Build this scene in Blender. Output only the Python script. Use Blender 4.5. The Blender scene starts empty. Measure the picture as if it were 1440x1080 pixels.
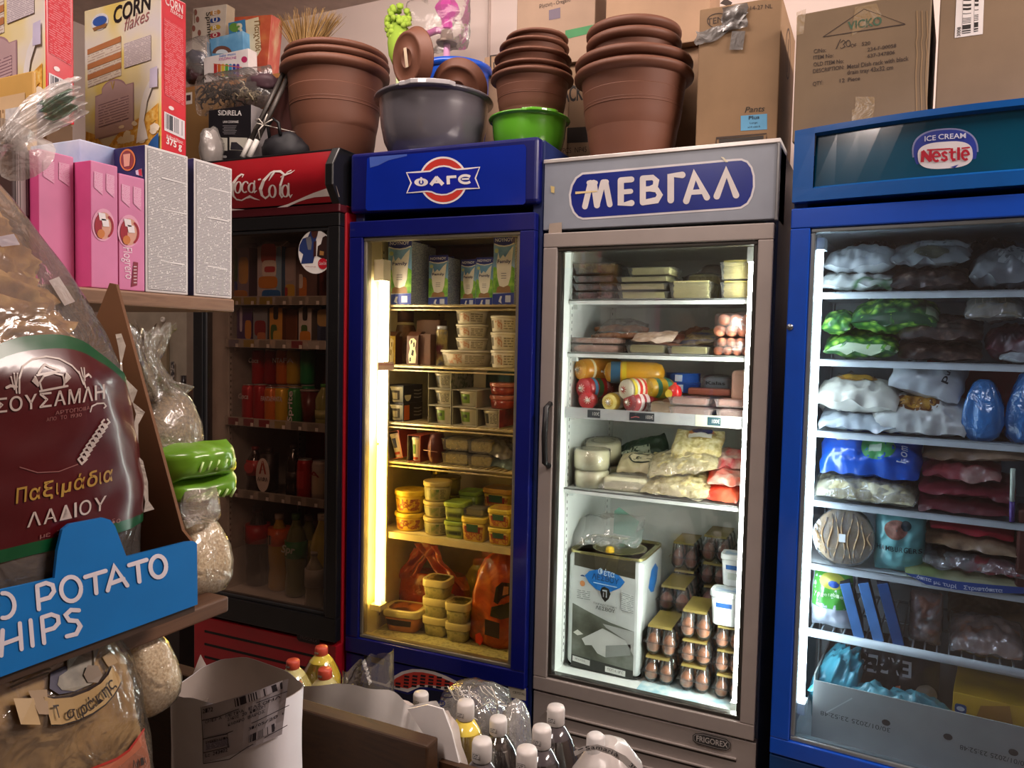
import bpy,bmesh,math,random
from mathutils import Vector as V,Matrix as MX,noise
random.seed(7)
PI=math.pi
sc=bpy.context.scene
col=sc.collection

# ---------------------------------------------------------------- camera
CAMZ=1.417
YAW,PITCH,ROLL,FOC=math.radians(25.88),math.radians(-2.99),math.radians(1.2545),1071.3
_r=V((math.cos(YAW),math.sin(YAW),0))
_f=V((-math.sin(YAW)*math.cos(PITCH),math.cos(YAW)*math.cos(PITCH),math.sin(PITCH)))
_u=_r.cross(_f)
CR=_r*math.cos(ROLL)+_u*math.sin(ROLL)
CU=_u*math.cos(ROLL)-_r*math.sin(ROLL)
CO=V((0,0,CAMZ))
cam=bpy.data.cameras.new('camera')
cam.sensor_width=36; cam.lens=FOC/1440*36; cam.clip_start=.02
camo=bpy.data.objects.new('camera',cam); col.objects.link(camo)
mw=MX((CR,CU,-_f)).transposed().to_4x4(); mw.translation=CO
camo.matrix_world=mw
sc.camera=camo

# ---------------------------------------------------------------- world, exposure
sc.view_settings.view_transform='Standard'; sc.view_settings.look='None'
sc.view_settings.gamma=1; sc.view_settings.use_curve_mapping=False
sc.view_settings.exposure=0.0
wd=bpy.data.worlds.new('world'); sc.world=wd; wd.use_nodes=True
wd.node_tree.nodes['Background'].inputs[0].default_value=(.9,.75,.68,1)
wd.node_tree.nodes['Background'].inputs[1].default_value=.02
def room_light(name,loc,size,power,color,rot=(0,0,0)):
    l=bpy.data.lights.new(name,'AREA'); l.shape='RECTANGLE'; l.size,l.size_y=size
    l.energy=power; l.color=color
    o=bpy.data.objects.new(name,l); o.location=loc; o.rotation_euler=rot; col.objects.link(o)
# two ceiling strip lights of the shop, above the aisle
room_light('ceiling_strip_light',(-1.0,-.35,2.93),(.3,1.2),44,(1,.84,.76))
room_light('ceiling_strip_light',(1.25,1.65,2.93),(.3,1.3),78,(1,.84,.76),(0,math.radians(35),0))
room_light('ceiling_strip_light',(-1.3,1.75,2.93),(1.6,.25),21,(1,.84,.76),(math.radians(48),0,0))

# ---------------------------------------------------------------- picture <-> place
def ray(u,v):
    return _f*FOC+CR*(u-720)-CU*(v-540)
def hit(u,v,p0,n):
    r=ray(u,v); n=V(n)
    return CO+r*((V(p0)-CO).dot(n)/r.dot(n))
def atx(u,v,X):return hit(u,v,(X,0,0),(1,0,0))
def aty(u,v,Y):return hit(u,v,(0,Y,0),(0,1,0))
def atz(u,v,Z):return hit(u,v,(0,0,Z),(0,0,1))
class Frame:
    """a fridge's own axes: x along its front, y into it, z up"""
    def __init__(s,x,y,q,k):
        s.o=V((x*k,y*k,0)); s.q=math.radians(q)
        s.a=V((math.cos(s.q),math.sin(s.q),0)); s.b=V((-math.sin(s.q),math.cos(s.q),0)); s.k=k
    def P(s,x,y,z):return s.o+s.a*x+s.b*y+V((0,0,z))
    def at(s,u,v,d):
        w=hit(u,v,s.P(0,d,0),s.b)-s.o
        return w.dot(s.a),w.z
    def z(s,zz):return CAMZ+(zz-CAMZ)*s.k
    def slot(s,ul,ur,vt,vb,d):
        um,vm=(ul+ur)/2,(vt+vb)/2
        return s.at(ul,vm,d)[0],s.at(ur,vm,d)[0],s.at(um,vb,d)[1],s.at(um,vt,d)[1]
    def cosv(s,u,v=300):
        r=ray(u,v); r.z=0; return abs(r.normalized().dot(s.b))
    def px(s,d,ox=0,oy=0,k=1):
        def fn(p):
            x,z=s.at(ox+p[0]/k,oy+p[1]/k,d); return V((x,d,z))
        return fn
FC=Frame(-2.1845,1.9557,2.0,1.033)
FA=Frame(-1.5616,2.0265,2.23,1.03)
FM=Frame(-.9526,2.1983,0,.9735)
FN=Frame(-.224,2.1198,-4.5,1.0)

# ---------------------------------------------------------------- materials
def lin(h,a=1):
    h=h.lstrip('#'); c=[int(h[i:i+2],16)/255 for i in(0,2,4)]
    return tuple(x/12.92 if x<=.04045 else((x+.055)/1.055)**2.4 for x in c)+(a,)
_M={}
class NT:
    def __init__(s,m):
        s.t=m.node_tree; s.t.nodes.clear(); s.out=s.n('ShaderNodeOutputMaterial')
    def n(s,k,**kw):
        x=s.t.nodes.new(k)
        for a,b in kw.items():setattr(x,a,b)
        return x
    def l(s,a,b):s.t.links.new(a,b)
    def noise(s,scale,detail=3,vec=None,dist=0):
        x=s.n('ShaderNodeTexNoise'); x.inputs['Scale'].default_value=scale; x.inputs['Detail'].default_value=detail
        x.inputs['Distortion'].default_value=dist
        if vec is None:vec=s.n('ShaderNodeTexCoord').outputs['Object']
        s.l(vec,x.inputs['Vector']); return x.outputs['Fac']
    def ramp(s,fac,stops,const=False):
        x=s.n('ShaderNodeValToRGB'); e=x.color_ramp.elements
        if const:x.color_ramp.interpolation='CONSTANT'
        while len(e)<len(stops):e.new(.5)
        for el,(p,c)in zip(e,stops):el.position=p; el.color=lin(c)if isinstance(c,str)else c
        s.l(fac,x.inputs[0]); return x.outputs[0]
    def math(s,op,a,b=None,c=None):
        x=s.n('ShaderNodeMath',operation=op)
        for i,w in enumerate((a,b,c)):
            if w is None:continue
            if isinstance(w,(int,float)):x.inputs[i].default_value=w
            else:s.l(w,x.inputs[i])
        return x.outputs[0]
    def mix(s,fac,a,b):
        x=s.n('ShaderNodeMix',data_type='RGBA')
        s.l(fac,x.inputs[0])if not isinstance(fac,(int,float))else setattr(x.inputs[0],'default_value',fac)
        for w,i in((a,6),(b,7)):
            if isinstance(w,str):x.inputs[i].default_value=lin(w)
            else:s.l(w,x.inputs[i])
        return x.outputs[2]
    def bump(s,h,strength,dist=.002):
        x=s.n('ShaderNodeBump'); x.inputs['Strength'].default_value=strength; x.inputs['Distance'].default_value=dist
        s.l(h,x.inputs['Height']); return x.outputs[0]
def newmat(name):
    m=bpy.data.materials.new(name); m.use_nodes=True; return m,NT(m)
def pbsdf(n,color,rough=.5,metal=0,spec=.5,coat=0,sss=0):
    p=n.n('ShaderNodeBsdfPrincipled')
    if isinstance(color,str):p.inputs['Base Color'].default_value=lin(color)
    else:n.l(color,p.inputs['Base Color'])
    p.inputs['Roughness'].default_value=rough; p.inputs['Metallic'].default_value=metal
    p.inputs['Specular IOR Level'].default_value=spec; p.inputs['Coat Weight'].default_value=coat
    p.inputs['Coat Roughness'].default_value=.08
    return p
def m(c,rough=.5,metal=0,var=.05,vs=14,bump=None,coat=0,spec=.5):
    """plain surface with a little uneven tone"""
    key=('m',c,rough,metal,var,vs,bump,coat,spec)
    if key in _M:return _M[key]
    mm,n=newmat('surface_'+c.strip('#')); f=n.noise(vs,2)
    b=lin(c)
    lo=tuple(max(0,x*(1-var*2))for x in b[:3])+(1,); hi=tuple(min(1,x*(1+var*2))for x in b[:3])+(1,)
    p=pbsdf(n,n.ramp(f,[(.3,lo),(.7,hi)]),rough,metal,spec,coat)
    if bump:n.l(n.bump(n.noise(bump[0],4),bump[1]),p.inputs['Normal'])
    n.l(p.outputs[0],n.out.inputs[0]); _M[key]=mm; return mm
def mott(stops,scale,rough=.5,detail=4,bump=0,dist=0,kind='noise',coat=0,const=False,stretch=None):
    """mottled surface: a colour ramp over noise or cells"""
    key=('mott',tuple(stops),scale,rough,detail,bump,dist,kind,coat,const,stretch)
    if key in _M:return _M[key]
    mm,n=newmat('mottled_'+stops[0][1].strip('#'))
    vec=n.n('ShaderNodeTexCoord').outputs['Object']
    if stretch:
        mp=n.n('ShaderNodeMapping'); mp.inputs['Scale'].default_value=stretch; n.l(vec,mp.inputs[0]); vec=mp.outputs[0]
    if kind=='noise':f=n.noise(scale,detail,vec,dist)
    else:
        x=n.n('ShaderNodeTexVoronoi'); x.inputs['Scale'].default_value=scale; n.l(vec,x.inputs['Vector'])
        if kind=='cell':
            sp=n.n('ShaderNodeSeparateColor'); n.l(x.outputs['Color'],sp.inputs[0]); f=sp.outputs[0]
        else:f=x.outputs['Distance']
    p=pbsdf(n,n.ramp(f,stops,const),rough,0,.5,coat)
    if bump:n.l(n.bump(f,bump,.004),p.inputs['Normal'])
    n.l(p.outputs[0],n.out.inputs[0]); _M[key]=mm; return mm
def lines(base,ink,pitch,dens=.5,rough=.5,vert=False,word=90,lo=.42):
    """rows of small print, in metres of the face's own UV"""
    key=('lines',base,ink,pitch,dens,rough,vert,word,lo)
    if key in _M:return _M[key]
    mm,n=newmat('small_print'); uv=n.n('ShaderNodeUVMap').outputs[0]
    sp=n.n('ShaderNodeSeparateXYZ'); n.l(uv,sp.inputs[0])
    a,b=(sp.outputs[1],sp.outputs[0])if vert else(sp.outputs[0],sp.outputs[1])
    row=n.math('DIVIDE',b,pitch); fr=n.math('FRACT',row); fl=n.math('FLOOR',row)
    cb=n.n('ShaderNodeCombineXYZ'); n.l(n.math('MULTIPLY',a,word),cb.inputs[0]); n.l(n.math('MULTIPLY',fl,7.31),cb.inputs[1])
    w=n.n('ShaderNodeTexNoise'); w.inputs['Scale'].default_value=1; w.inputs['Detail'].default_value=3; n.l(cb.outputs[0],w.inputs['Vector'])
    on=n.math('MULTIPLY',n.math('LESS_THAN',fr,dens),n.math('GREATER_THAN',w.outputs['Fac'],lo))
    p=pbsdf(n,n.mix(on,base,ink),rough)
    n.l(p.outputs[0],n.out.inputs[0]); _M[key]=mm; return mm
def bars(base,ink,pitch=.0016,rough=.5):
    key=('bars',base,ink,pitch)
    if key in _M:return _M[key]
    mm,n=newmat('barcode'); uv=n.n('ShaderNodeUVMap').outputs[0]
    sp=n.n('ShaderNodeSeparateXYZ'); n.l(uv,sp.inputs[0])
    cb=n.n('ShaderNodeCombineXYZ'); n.l(n.math('FLOOR',n.math('DIVIDE',sp.outputs[0],pitch)),cb.inputs[0])
    w=n.n('ShaderNodeTexWhiteNoise',noise_dimensions='1D'); n.l(n.math('FLOOR',n.math('DIVIDE',sp.outputs[0],pitch)),w.inputs['W'])
    p=pbsdf(n,n.mix(n.math('GREATER_THAN',w.outputs['Value'],.5),base,ink),rough)
    n.l(p.outputs[0],n.out.inputs[0]); _M[key]=mm; return mm
def emit(c,k):
    key=('emit',c,k)
    if key in _M:return _M[key]
    mm,n=newmat('lit_tube'); e=n.n('ShaderNodeEmission'); e.inputs[0].default_value=lin(c); e.inputs[1].default_value=k
    n.l(e.outputs[0],n.out.inputs[0]); _M[key]=mm; return mm
def pane(tint='ffffff',base=.05,rough=.0,edge=.6):
    """thin clear sheet: light goes straight through, some is mirrored at the surface"""
    key=('pane',tint,base,rough,edge)
    if key in _M:return _M[key]
    mm,n=newmat('clear_pane'); t=n.n('ShaderNodeBsdfTransparent'); t.inputs[0].default_value=lin(tint)
    g=n.n('ShaderNodeBsdfGlossy'); g.inputs['Roughness'].default_value=rough; g.inputs[0].default_value=(1,1,1,1)
    lw=n.n('ShaderNodeFresnel'); lw.inputs[0].default_value=1.45
    f=n.math('MINIMUM',n.math('MULTIPLY_ADD',lw.outputs[0],edge,base),1)
    x=n.n('ShaderNodeMixShader'); n.l(f,x.inputs[0]); n.l(t.outputs[0],x.inputs[1]); n.l(g.outputs[0],x.inputs[2])
    n.l(x.outputs[0],n.out.inputs[0]); _M[key]=mm; return mm
def film(c='ffffff',op=.2,rough=.15,bump=(40,.5),tint='ffffff',gl=.12):
    """plastic film: part see-through, part milky or coloured, with crinkled shine"""
    key=('film',c,op,rough,bump,tint,gl)
    if key in _M:return _M[key]
    mm,n=newmat('plastic_film'); t=n.n('ShaderNodeBsdfTransparent'); t.inputs[0].default_value=lin(tint)
    p=pbsdf(n,c,rough,0,.6)
    bp=n.bump(n.noise(bump[0],3,None,1.5),bump[1],.006); n.l(bp,p.inputs['Normal'])
    x=n.n('ShaderNodeMixShader'); x.inputs[0].default_value=op
    n.l(t.outputs[0],x.inputs[1]); n.l(p.outputs[0],x.inputs[2])
    g=n.n('ShaderNodeBsdfGlossy'); g.inputs['Roughness'].default_value=rough; n.l(bp,g.inputs['Normal'])
    lw=n.n('ShaderNodeLayerWeight'); lw.inputs[0].default_value=.25; n.l(bp,lw.inputs['Normal'])
    y=n.n('ShaderNodeMixShader'); n.l(n.math('MULTIPLY_ADD',lw.outputs['Fresnel'],.8,gl*.3),y.inputs[0])
    n.l(x.outputs[0],y.inputs[1]); n.l(g.outputs[0],y.inputs[2])
    n.l(y.outputs[0],n.out.inputs[0]); _M[key]=mm; return mm
def wood(a,b,scale=6,rough=.5,stretch=(1,12,12)):
    return mott([(.25,a),(.5,b),(.75,a)],scale,rough,6,0,1.2,stretch=stretch)
def card(c='a08062',rough=.75):
    key=('card',c,rough)
    if key in _M:return _M[key]
    mm,n=newmat('cardboard'); f=n.noise(5,5)
    vec=n.n('ShaderNodeTexCoord').outputs['Object']; mp=n.n('ShaderNodeMapping'); mp.inputs['Scale'].default_value=(140,140,1)
    n.l(vec,mp.inputs[0]); g=n.noise(1,2,mp.outputs[0])
    b=lin(c); lo=tuple(x*.84 for x in b[:3])+(1,); hi=tuple(min(1,x*1.1)for x in b[:3])+(1,)
    p=pbsdf(n,n.ramp(f,[(.3,lo),(.7,hi)]),rough); n.l(n.bump(g,.15,.001),p.inputs['Normal'])
    n.l(p.outputs[0],n.out.inputs[0]); _M[key]=mm; return mm

# ---------------------------------------------------------------- mesh building
def rotm(rx=0,ry=0,rz=0,loc=(0,0,0),s=1):
    mt=MX.Translation(V(loc))@MX.Rotation(rz,4,'Z')@MX.Rotation(ry,4,'Y')@MX.Rotation(rx,4,'X')
    return mt@MX.Scale(s,4)if s!=1 else mt
class MB:
    def __init__(s):s.v=[]; s.f=[]; s.mi=[]; s.uv={}; s.ms=[]; s.sm=[]; s.X=None
    def mat(s,mt):
        if mt not in s.ms:s.ms.append(mt)
        return s.ms.index(mt)
    def add(s,vs,fs,mt,uvs=None,smooth=False,xf=None):
        k=len(s.v); i=s.mat(mt)
        for p in vs:
            p=V(p)
            if xf is not None:p=xf@p
            if s.X is not None:p=s.X@p
            s.v.append(p)
        for j,f in enumerate(fs):
            if uvs:s.uv[len(s.f)]=uvs[j]
            s.f.append([k+a for a in f]); s.mi.append(i); s.sm.append(smooth)
        return s
    def box(s,x0,x1,y0,y1,z0,z1,mt,xf=None,front=None,right=None,left=None,top=None):
        vs=[(x0,y0,z0),(x1,y0,z0),(x1,y1,z0),(x0,y1,z0),(x0,y0,z1),(x1,y0,z1),(x1,y1,z1),(x0,y1,z1)]
        a,b,h=abs(x1-x0),abs(y1-y0),abs(z1-z0)
        def q(w,t):return[(0,0),(w,0),(w,t),(0,t)]
        fs=[((0,1,5,4),front,q(a,h)),((1,2,6,5),right,q(b,h)),((2,3,7,6),None,q(a,h)),((3,0,4,7),left,q(b,h)),
              ((4,5,6,7),top,q(a,b)),((3,2,1,0),None,q(a,b))]
        k=len(s.v); s.add(vs,[],mt,xf=xf)
        for f,o,uv in fs:
            s.uv[len(s.f)]=uv; s.f.append([k+a for a in f]); s.mi.append(s.mat(o or mt)); s.sm.append(False)
        return s
    def quad(s,a,b,c,d,mt,xf=None):
        w,h=(V(b)-V(a)).length,(V(d)-V(a)).length
        return s.add([a,b,c,d],[(0,1,2,3)],mt,[[(0,0),(w,0),(w,h),(0,h)]],xf=xf)
    def fq(s,x0,x1,z0,z1,y,mt,xf=None):
        """a printed patch on a face that looks towards -y"""
        return s.quad((x0,y,z0),(x1,y,z0),(x1,y,z1),(x0,y,z1),mt,xf)
    def rq(s,y0,y1,z0,z1,x,mt,xf=None):
        """a printed patch on a face that looks towards +x"""
        return s.quad((x,y0,z0),(x,y1,z0),(x,y1,z1),(x,y0,z1),mt,xf)
    def poly(s,pts,mt,xf=None):return s.add(pts,[list(range(len(pts)))],mt,xf=xf)
    def disc(s,c,rx,rz,mt,n=24,e=2,xf=None,rot=0,ax='y'):
        P=[]
        for i in range(n):
            t=2*PI*i/n; ct,st=math.cos(t),math.sin(t)
            a=rx*math.copysign(abs(ct)**(2/e),ct); b=rz*math.copysign(abs(st)**(2/e),st)
            a,b=a*math.cos(rot)-b*math.sin(rot),a*math.sin(rot)+b*math.cos(rot)
            P.append((c[0]+a,c[1],c[2]+b)if ax=='y' else((c[0],c[1]+a,c[2]+b)if ax=='x' else(c[0]+a,c[1]+b,c[2])))
        return s.poly(P,mt,xf)
    def prism(s,pts,dv,mt,xf=None,smooth=False):
        """extrude a closed outline (3-D points) by the vector dv"""
        n=len(pts); vs=[V(p)for p in pts]+[V(p)+V(dv)for p in pts]
        fs=[list(range(n)),list(range(2*n-1,n-1,-1))]+[[i,(i+1)%n,n+(i+1)%n,n+i][::-1]for i in range(n)]
        return s.add(vs,fs,mt,xf=xf,smooth=smooth)
    def lathe(s,prof,mt,n=28,e=2,sx=1,sy=1,xf=None,smooth=True,mats=None,wob=0,seed=0):
        vs=[]
        for j,(r,z)in enumerate(prof):
            for i in range(n):
                t=2*PI*i/n; ct,st=math.cos(t),math.sin(t)
                k=1
                if wob:k=1+wob*(noise.noise(V((ct*1.6+seed,st*1.6,z*9+seed)))-.45*abs(noise.noise(V((ct*4+seed,st*4,z*16)))))
                vs.append((k*sx*r*math.copysign(abs(ct)**(2/e),ct),k*sy*r*math.copysign(abs(st)**(2/e),st),z))
        for j in range(len(prof)-1):
            pass
        k=len(s.v); s.add(vs,[],mt,xf=xf)
        for j in range(len(prof)-1):
            mi=s.mat(mats[j]if mats and mats[j]else mt)
            for i in range(n):
                a,b=j*n+i,j*n+(i+1)%n
                s.f.append([k+a,k+b,k+b+n,k+a+n]); s.mi.append(mi); s.sm.append(smooth)
        for j,rev in((0,True),(len(prof)-1,False)):
            if prof[j][0]>1e-5:
                f=[k+j*n+i for i in range(n)]; s.f.append(f[::-1]if rev else f); s.mi.append(s.mat((mats and mats[min(j,len(prof)-2)])or mt)); s.sm.append(False)
        return s
    def band(s,r0,r1,z0,z1,a0,a1,mt,n=10,e=2,sx=1,sy=1,off=.0006,xf=None,uvk=None):
        """a printed patch around part of a lathe wall (angles in degrees, 0 = +x, -90 = front)"""
        vs,fs,uvs=[],[],[]
        for i in range(n+1):
            t=math.radians(a0+(a1-a0)*i/n); ct,st=math.cos(t),math.sin(t)
            d=(math.copysign(abs(ct)**(2/e),ct),math.copysign(abs(st)**(2/e),st))
            for r,z in((r0,z0),(r1,z1)):vs.append(((sx*r+off)*d[0],(sy*r+off)*d[1],z))
        L=math.radians(abs(a1-a0))*max(r0,r1)
        for i in range(n):
            fs.append((2*i,2*i+2,2*i+3,2*i+1)); uvs.append([(L*i/n,0),(L*(i+1)/n,0),(L*(i+1)/n,z1-z0),(L*i/n,z1-z0)])
        return s.add(vs,fs,mt,uvs,True,xf)
    def tube(s,pts,r,mt,n=8,xf=None,cap=True):
        pts=[V(p)for p in pts]; vs=[]; prev=None
        for i,p in enumerate(pts):
            t=(pts[min(i+1,len(pts)-1)]-pts[max(i-1,0)]).normalized()
            if prev is None:prev=t.cross(V((0,0,1))if abs(t.z)<.9 else V((1,0,0))).normalized()
            prev=(prev-t*prev.dot(t)).normalized(); w=t.cross(prev)
            rr=r[i]if isinstance(r,(list,tuple))else r
            vs+=[p+(prev*math.cos(2*PI*j/n)+w*math.sin(2*PI*j/n))*rr for j in range(n)]
        fs=[(i*n+j,i*n+(j+1)%n,(i+1)*n+(j+1)%n,(i+1)*n+j)for i in range(len(pts)-1)for j in range(n)]
        if cap:fs+=[list(range(n))[::-1],list(range((len(pts)-1)*n,len(pts)*n))]
        return s.add(vs,fs,mt,smooth=True,xf=xf)
    def stroke(s,pts,w,mt,fn,cap=True,th=0):
        """a pen stroke on a plane; pts (x, y[, width]) go through fn to 3-D"""
        P=[V((p[0],p[1]))for p in pts]; W=[(p[2]if len(p)>2 else w)/2 for p in pts]
        L,R=[],[]
        for i,p in enumerate(P):
            t=P[min(i+1,len(P)-1)]-P[max(i-1,0)]
            if t.length<1e-9:t=V((1,0))
            t.normalize(); nn=V((-t.y,t.x)); kk=1
            if 0<i<len(P)-1:
                t1=(P[i]-P[i-1]).normalized(); kk=1/max(.55,abs(t1.dot(t)))
            L.append(p+nn*W[i]*kk); R.append(p-nn*W[i]*kk)
        s.k=getattr(s,'k',0)+1; c0=fn(P[0]); nv=(fn(P[0]+V((3e-3,0)))-c0).cross(fn(P[0]+V((0,3e-3)))-c0).normalized()
        if nv.x-nv.y<0:nv=-nv
        f0=fn; kk_=(s.k%14)*3e-5; e=[nv*kk_,nv*(kk_+1e-5),nv*(kk_+2e-5)]; fn=lambda p:f0(p)+e[0]
        vs=[fn(q)for q in L]+[fn(q)for q in R]; n=len(P)
        s.add(vs,[(i,i+1,n+i+1,n+i)for i in range(n-1)],mt)
        if cap:
            for i in(0,n-1):
                if W[i]>0:s.poly([e[1 if i else 2]+f0((P[i].x+W[i]*math.cos(2*PI*j/12),P[i].y+W[i]*math.sin(2*PI*j/12)))for j in range(12)],mt)
        return s
    def shape(s,pts,mt,fn):return s.poly([fn(p)for p in pts],mt)
    def text(s,body,mt,p0,p1,up,bold=0,shear=0,ratio=None,wide=1,ext=0,space=1):
        """lettering that starts at p0 and ends at p1, standing along 'up' (its length is the height of a capital)"""
        c=bpy.data.curves.new('lettering','FONT'); c.body=body; c.size=1; c.offset=bold; c.shear=shear; c.resolution_u=3; c.space_character=space
        o=bpy.data.objects.new('lettering',c); me=o.to_mesh()
        vs=[v.co.copy()for v in me.vertices]; fs=[list(p.vertices)for p in me.polygons]
        o.to_mesh_clear(); bpy.data.objects.remove(o); bpy.data.curves.remove(c)
        if not vs:return s
        x0,x1=min(v.x for v in vs),max(v.x for v in vs)
        p0,p1,up=V(p0),V(p1),V(up); xd=(p1-p0)/(x1-x0); yd=up/.7
        k=(lambda v:p0+xd*(v.x-x0)+yd*v.y)
        return s.add([k(v)for v in vs],fs,mt)
    def ftext(s,body,mt,x0,x1,z,h,y,**k):
        return s.text(body,mt,(x0,y,z),(x1,y,z),(0,0,h),**k)
    def rtext(s,body,mt,y0,y1,z,h,x,**k):
        return s.text(body,mt,(x,y0,z),(x,y1,z),(0,0,h),**k)
    def grid(s,fn,nu,nv,mt,smooth=True,xf=None,closeu=False,uvs=None):
        vs=[fn(i/(nu if closeu else nu-1),j/(nv-1))for j in range(nv)for i in range(nu)]
        fs=[(j*nu+i,j*nu+(i+1)%nu,(j+1)*nu+(i+1)%nu,(j+1)*nu+i)for j in range(nv-1)for i in range(nu if closeu else nu-1)]
        return s.add(vs,fs,mt,smooth=smooth,xf=xf)
    def pillow(s,w,h,t,mt,seed=0,nx=16,ny=14,cr=.012,p=2.6,xf=None,back=None,flap=.06,lump=0,ls=20,cre=0):
        """a filled bag lying in its x-z plane, thickness along y, crimped at both ends"""
        for sgn,mm in((-1,mt),(1,back or mt)):
            def fn(a,b):
                x,z=(a*2-1),(b*2-1)
                zz=max(0,(abs(z)-(1-flap*2))/(flap*2))if abs(z)>1-flap*2 else 0
                prof=max(0,(1-abs(x)**p))**.6*max(0,(1-(min(1,abs(z)/(1-flap)))**(p+.6)))**.6
                q=V((x*w*9+seed*3.1,z*h*9,seed*1.7+sgn*.0))
                r=noise.noise(q*1.3)*.5+noise.noise(q*3.1)*.5
                pinch=1-.06*(1-abs(x))*0-.05*abs(z)**4
                y=sgn*t/2*prof*(1+.25*r-cre*abs(noise.noise(q*1.7+V((3,1,2))))-cre*.6*abs(noise.noise(q*3.6)))+cr*noise.noise(q*1.9+V((0,0,5)))*(.25+zz)+(lump*noise.noise(V((x*w*ls,z*h*ls,seed)))*prof*sgn if lump else 0)
                return V((x*w/2*pinch+cr*.5*noise.noise(V((z*h*14,seed,3)))*abs(x),y,z*h/2+cr*.6*noise.noise(V((x*w*14,seed,9)))*abs(z)))
            s.grid((lambda a,b:fn(a,b))if sgn<0 else(lambda a,b:fn(1-a,b)),nx,ny,mm,xf=xf)
        return s
    def blob(s,rx,ry,rz,mt,seed=0,amp=.15,fr=2.2,xf=None,sub=3,flat=True,e=1):
        b=bmesh.new(); bmesh.ops.create_icosphere(b,subdivisions=sub,radius=1)
        vs=[]
        for v in b.verts:
            c=v.co; q=c*fr+V((seed*2.7,seed,-seed))
            k=1+amp*(noise.noise(q)+.5*noise.noise(q*2.3)+.3*noise.noise(q*5))
            c=c*k
            if flat and c.z<-.72:c.z=-.72-(c.z+.72)*-.1
            vs.append((c.x*rx,c.y*ry,(c.z+.72 if flat else c.z)*rz))
        s.add(vs,[[v.index for v in f.verts]for f in b.faces],mt,smooth=True,xf=xf); b.free(); return s
    def build(s,name,parent=None,bev=0,seg=2,loc=None,rz=0,sub=0,solid=0):
        me=bpy.data.meshes.new(name); me.from_pydata(s.v,[],s.f)
        for mt in s.ms:me.materials.append(mt)
        me.polygons.foreach_set('material_index',s.mi); me.polygons.foreach_set('use_smooth',s.sm)
        if s.uv:
            ul=me.uv_layers.new(name='uv')
            for p in me.polygons:
                u=s.uv.get(p.index)
                if u:
                    for li,c in zip(p.loop_indices,u):ul.data[li].uv=c
        me.update(); o=bpy.data.objects.new(name,me); col.objects.link(o)
        if parent is not None:o.parent=parent
        if loc is not None:o.location=loc
        if rz:o.rotation_euler.z=rz
        if bev:
            b=o.modifiers.new('soft_edges','BEVEL'); b.width=bev; b.segments=seg; b.limit_method='ANGLE'; b.angle_limit=math.radians(50)
        if solid:
            b=o.modifiers.new('thickness','SOLIDIFY'); b.thickness=solid
        if sub:
            b=o.modifiers.new('smooth','SUBSURF'); b.levels=b.render_levels=sub
        return o
def tag(o,label,cat,group=None):
    o['label']=label; o['category']=cat; o['kind']='thing'
    if group:o['group']=group
    return o
def thing(name,label,cat,loc=(0,0,0),rz=0,group=None,rx=0,ry=0):
    o=bpy.data.objects.new(name,None); o.empty_display_size=.05; col.objects.link(o)
    o.location=loc; o.rotation_euler=(rx,ry,rz); return tag(o,label,cat,group)
def dup(root,loc,rz,label,group=None,s=None,rx=None):
    r=root.copy(); col.objects.link(r); r.location=loc; r.rotation_euler=(root.rotation_euler.x if rx is None else rx,root.rotation_euler.y,rz); r['label']=label
    if group:r['group']=group
    if s is not None:r.scale=(s,s,s)if isinstance(s,(int,float))else s
    for ch in list(root.children):
        c=ch.copy(); col.objects.link(c); c.parent=r
        for g in ch.children:
            d=g.copy(); col.objects.link(d); d.parent=c
    return r
def struct(o):o['kind']='structure'; return o
def off(pts,k):
    """grow a closed 2-D outline by k"""
    n=len(pts); a=sum(pts[i][0]*pts[(i+1)%n][1]-pts[(i+1)%n][0]*pts[i][1]for i in range(n)); sg=1 if a>0 else-1
    out=[]
    for i in range(n):
        p,q,r=V(pts[i-1]),V(pts[i]),V(pts[(i+1)%n])
        t=((q-p).normalized()+(r-q).normalized()).normalized(); out.append((q.x+sg*t.y*k,q.y-sg*t.x*k))
    return out
def arc(cx,cy,rx,ry,a0,a1,n=10):
    return[(cx+rx*math.cos(math.radians(a0+(a1-a0)*i/n)),cy+ry*math.sin(math.radians(a0+(a1-a0)*i/n)))for i in range(n+1)]
# ================================================================ the room
WY,XL,XR,YF,H=2.98,-3.75,1.7,-1.9,3.0
plaster=m('e4d3cb',.8,var=.02,vs=3,bump=(60,.04))
struct(MB().box(XL,XR,WY,WY+.12,0,H,plaster).build('wall_back'))
struct(MB().box(XL-.12,XL,1.0,WY,0,H,plaster).build('wall_left'))
struct(MB().box(XL-.12,XL,YF,1.0,0,H,m('4e443e',.8)).build('wall_left'))  # unseen stretch, coloured dark to subdue its reflection in the drinks fridge door
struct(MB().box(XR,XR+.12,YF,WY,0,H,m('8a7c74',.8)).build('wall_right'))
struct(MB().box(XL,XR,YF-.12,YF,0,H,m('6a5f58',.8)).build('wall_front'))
struct(MB().box(XL-.12,XR+.12,YF-.12,WY+.12,H,H+.1,m('cdbfb6',.8)).build('ceiling'))
struct(MB().box(XL-.12,XR+.12,YF-.12,WY+.12,-.1,0,mott([(.3,'6f655c'),(.7,'857a70')],4,.5)).build('floor'))
p0=aty(687,78,WY);
o=MB().tube([(p0.x,WY-.006,2.1),(p0.x+.004,WY-.006,p0.z),(p0.x,WY-.006,H)],.006,m('b9a79e',.6)).build('wall_cable')
tag(o,'thin pale cable running up the plaster wall behind the basins','cable')

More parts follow.
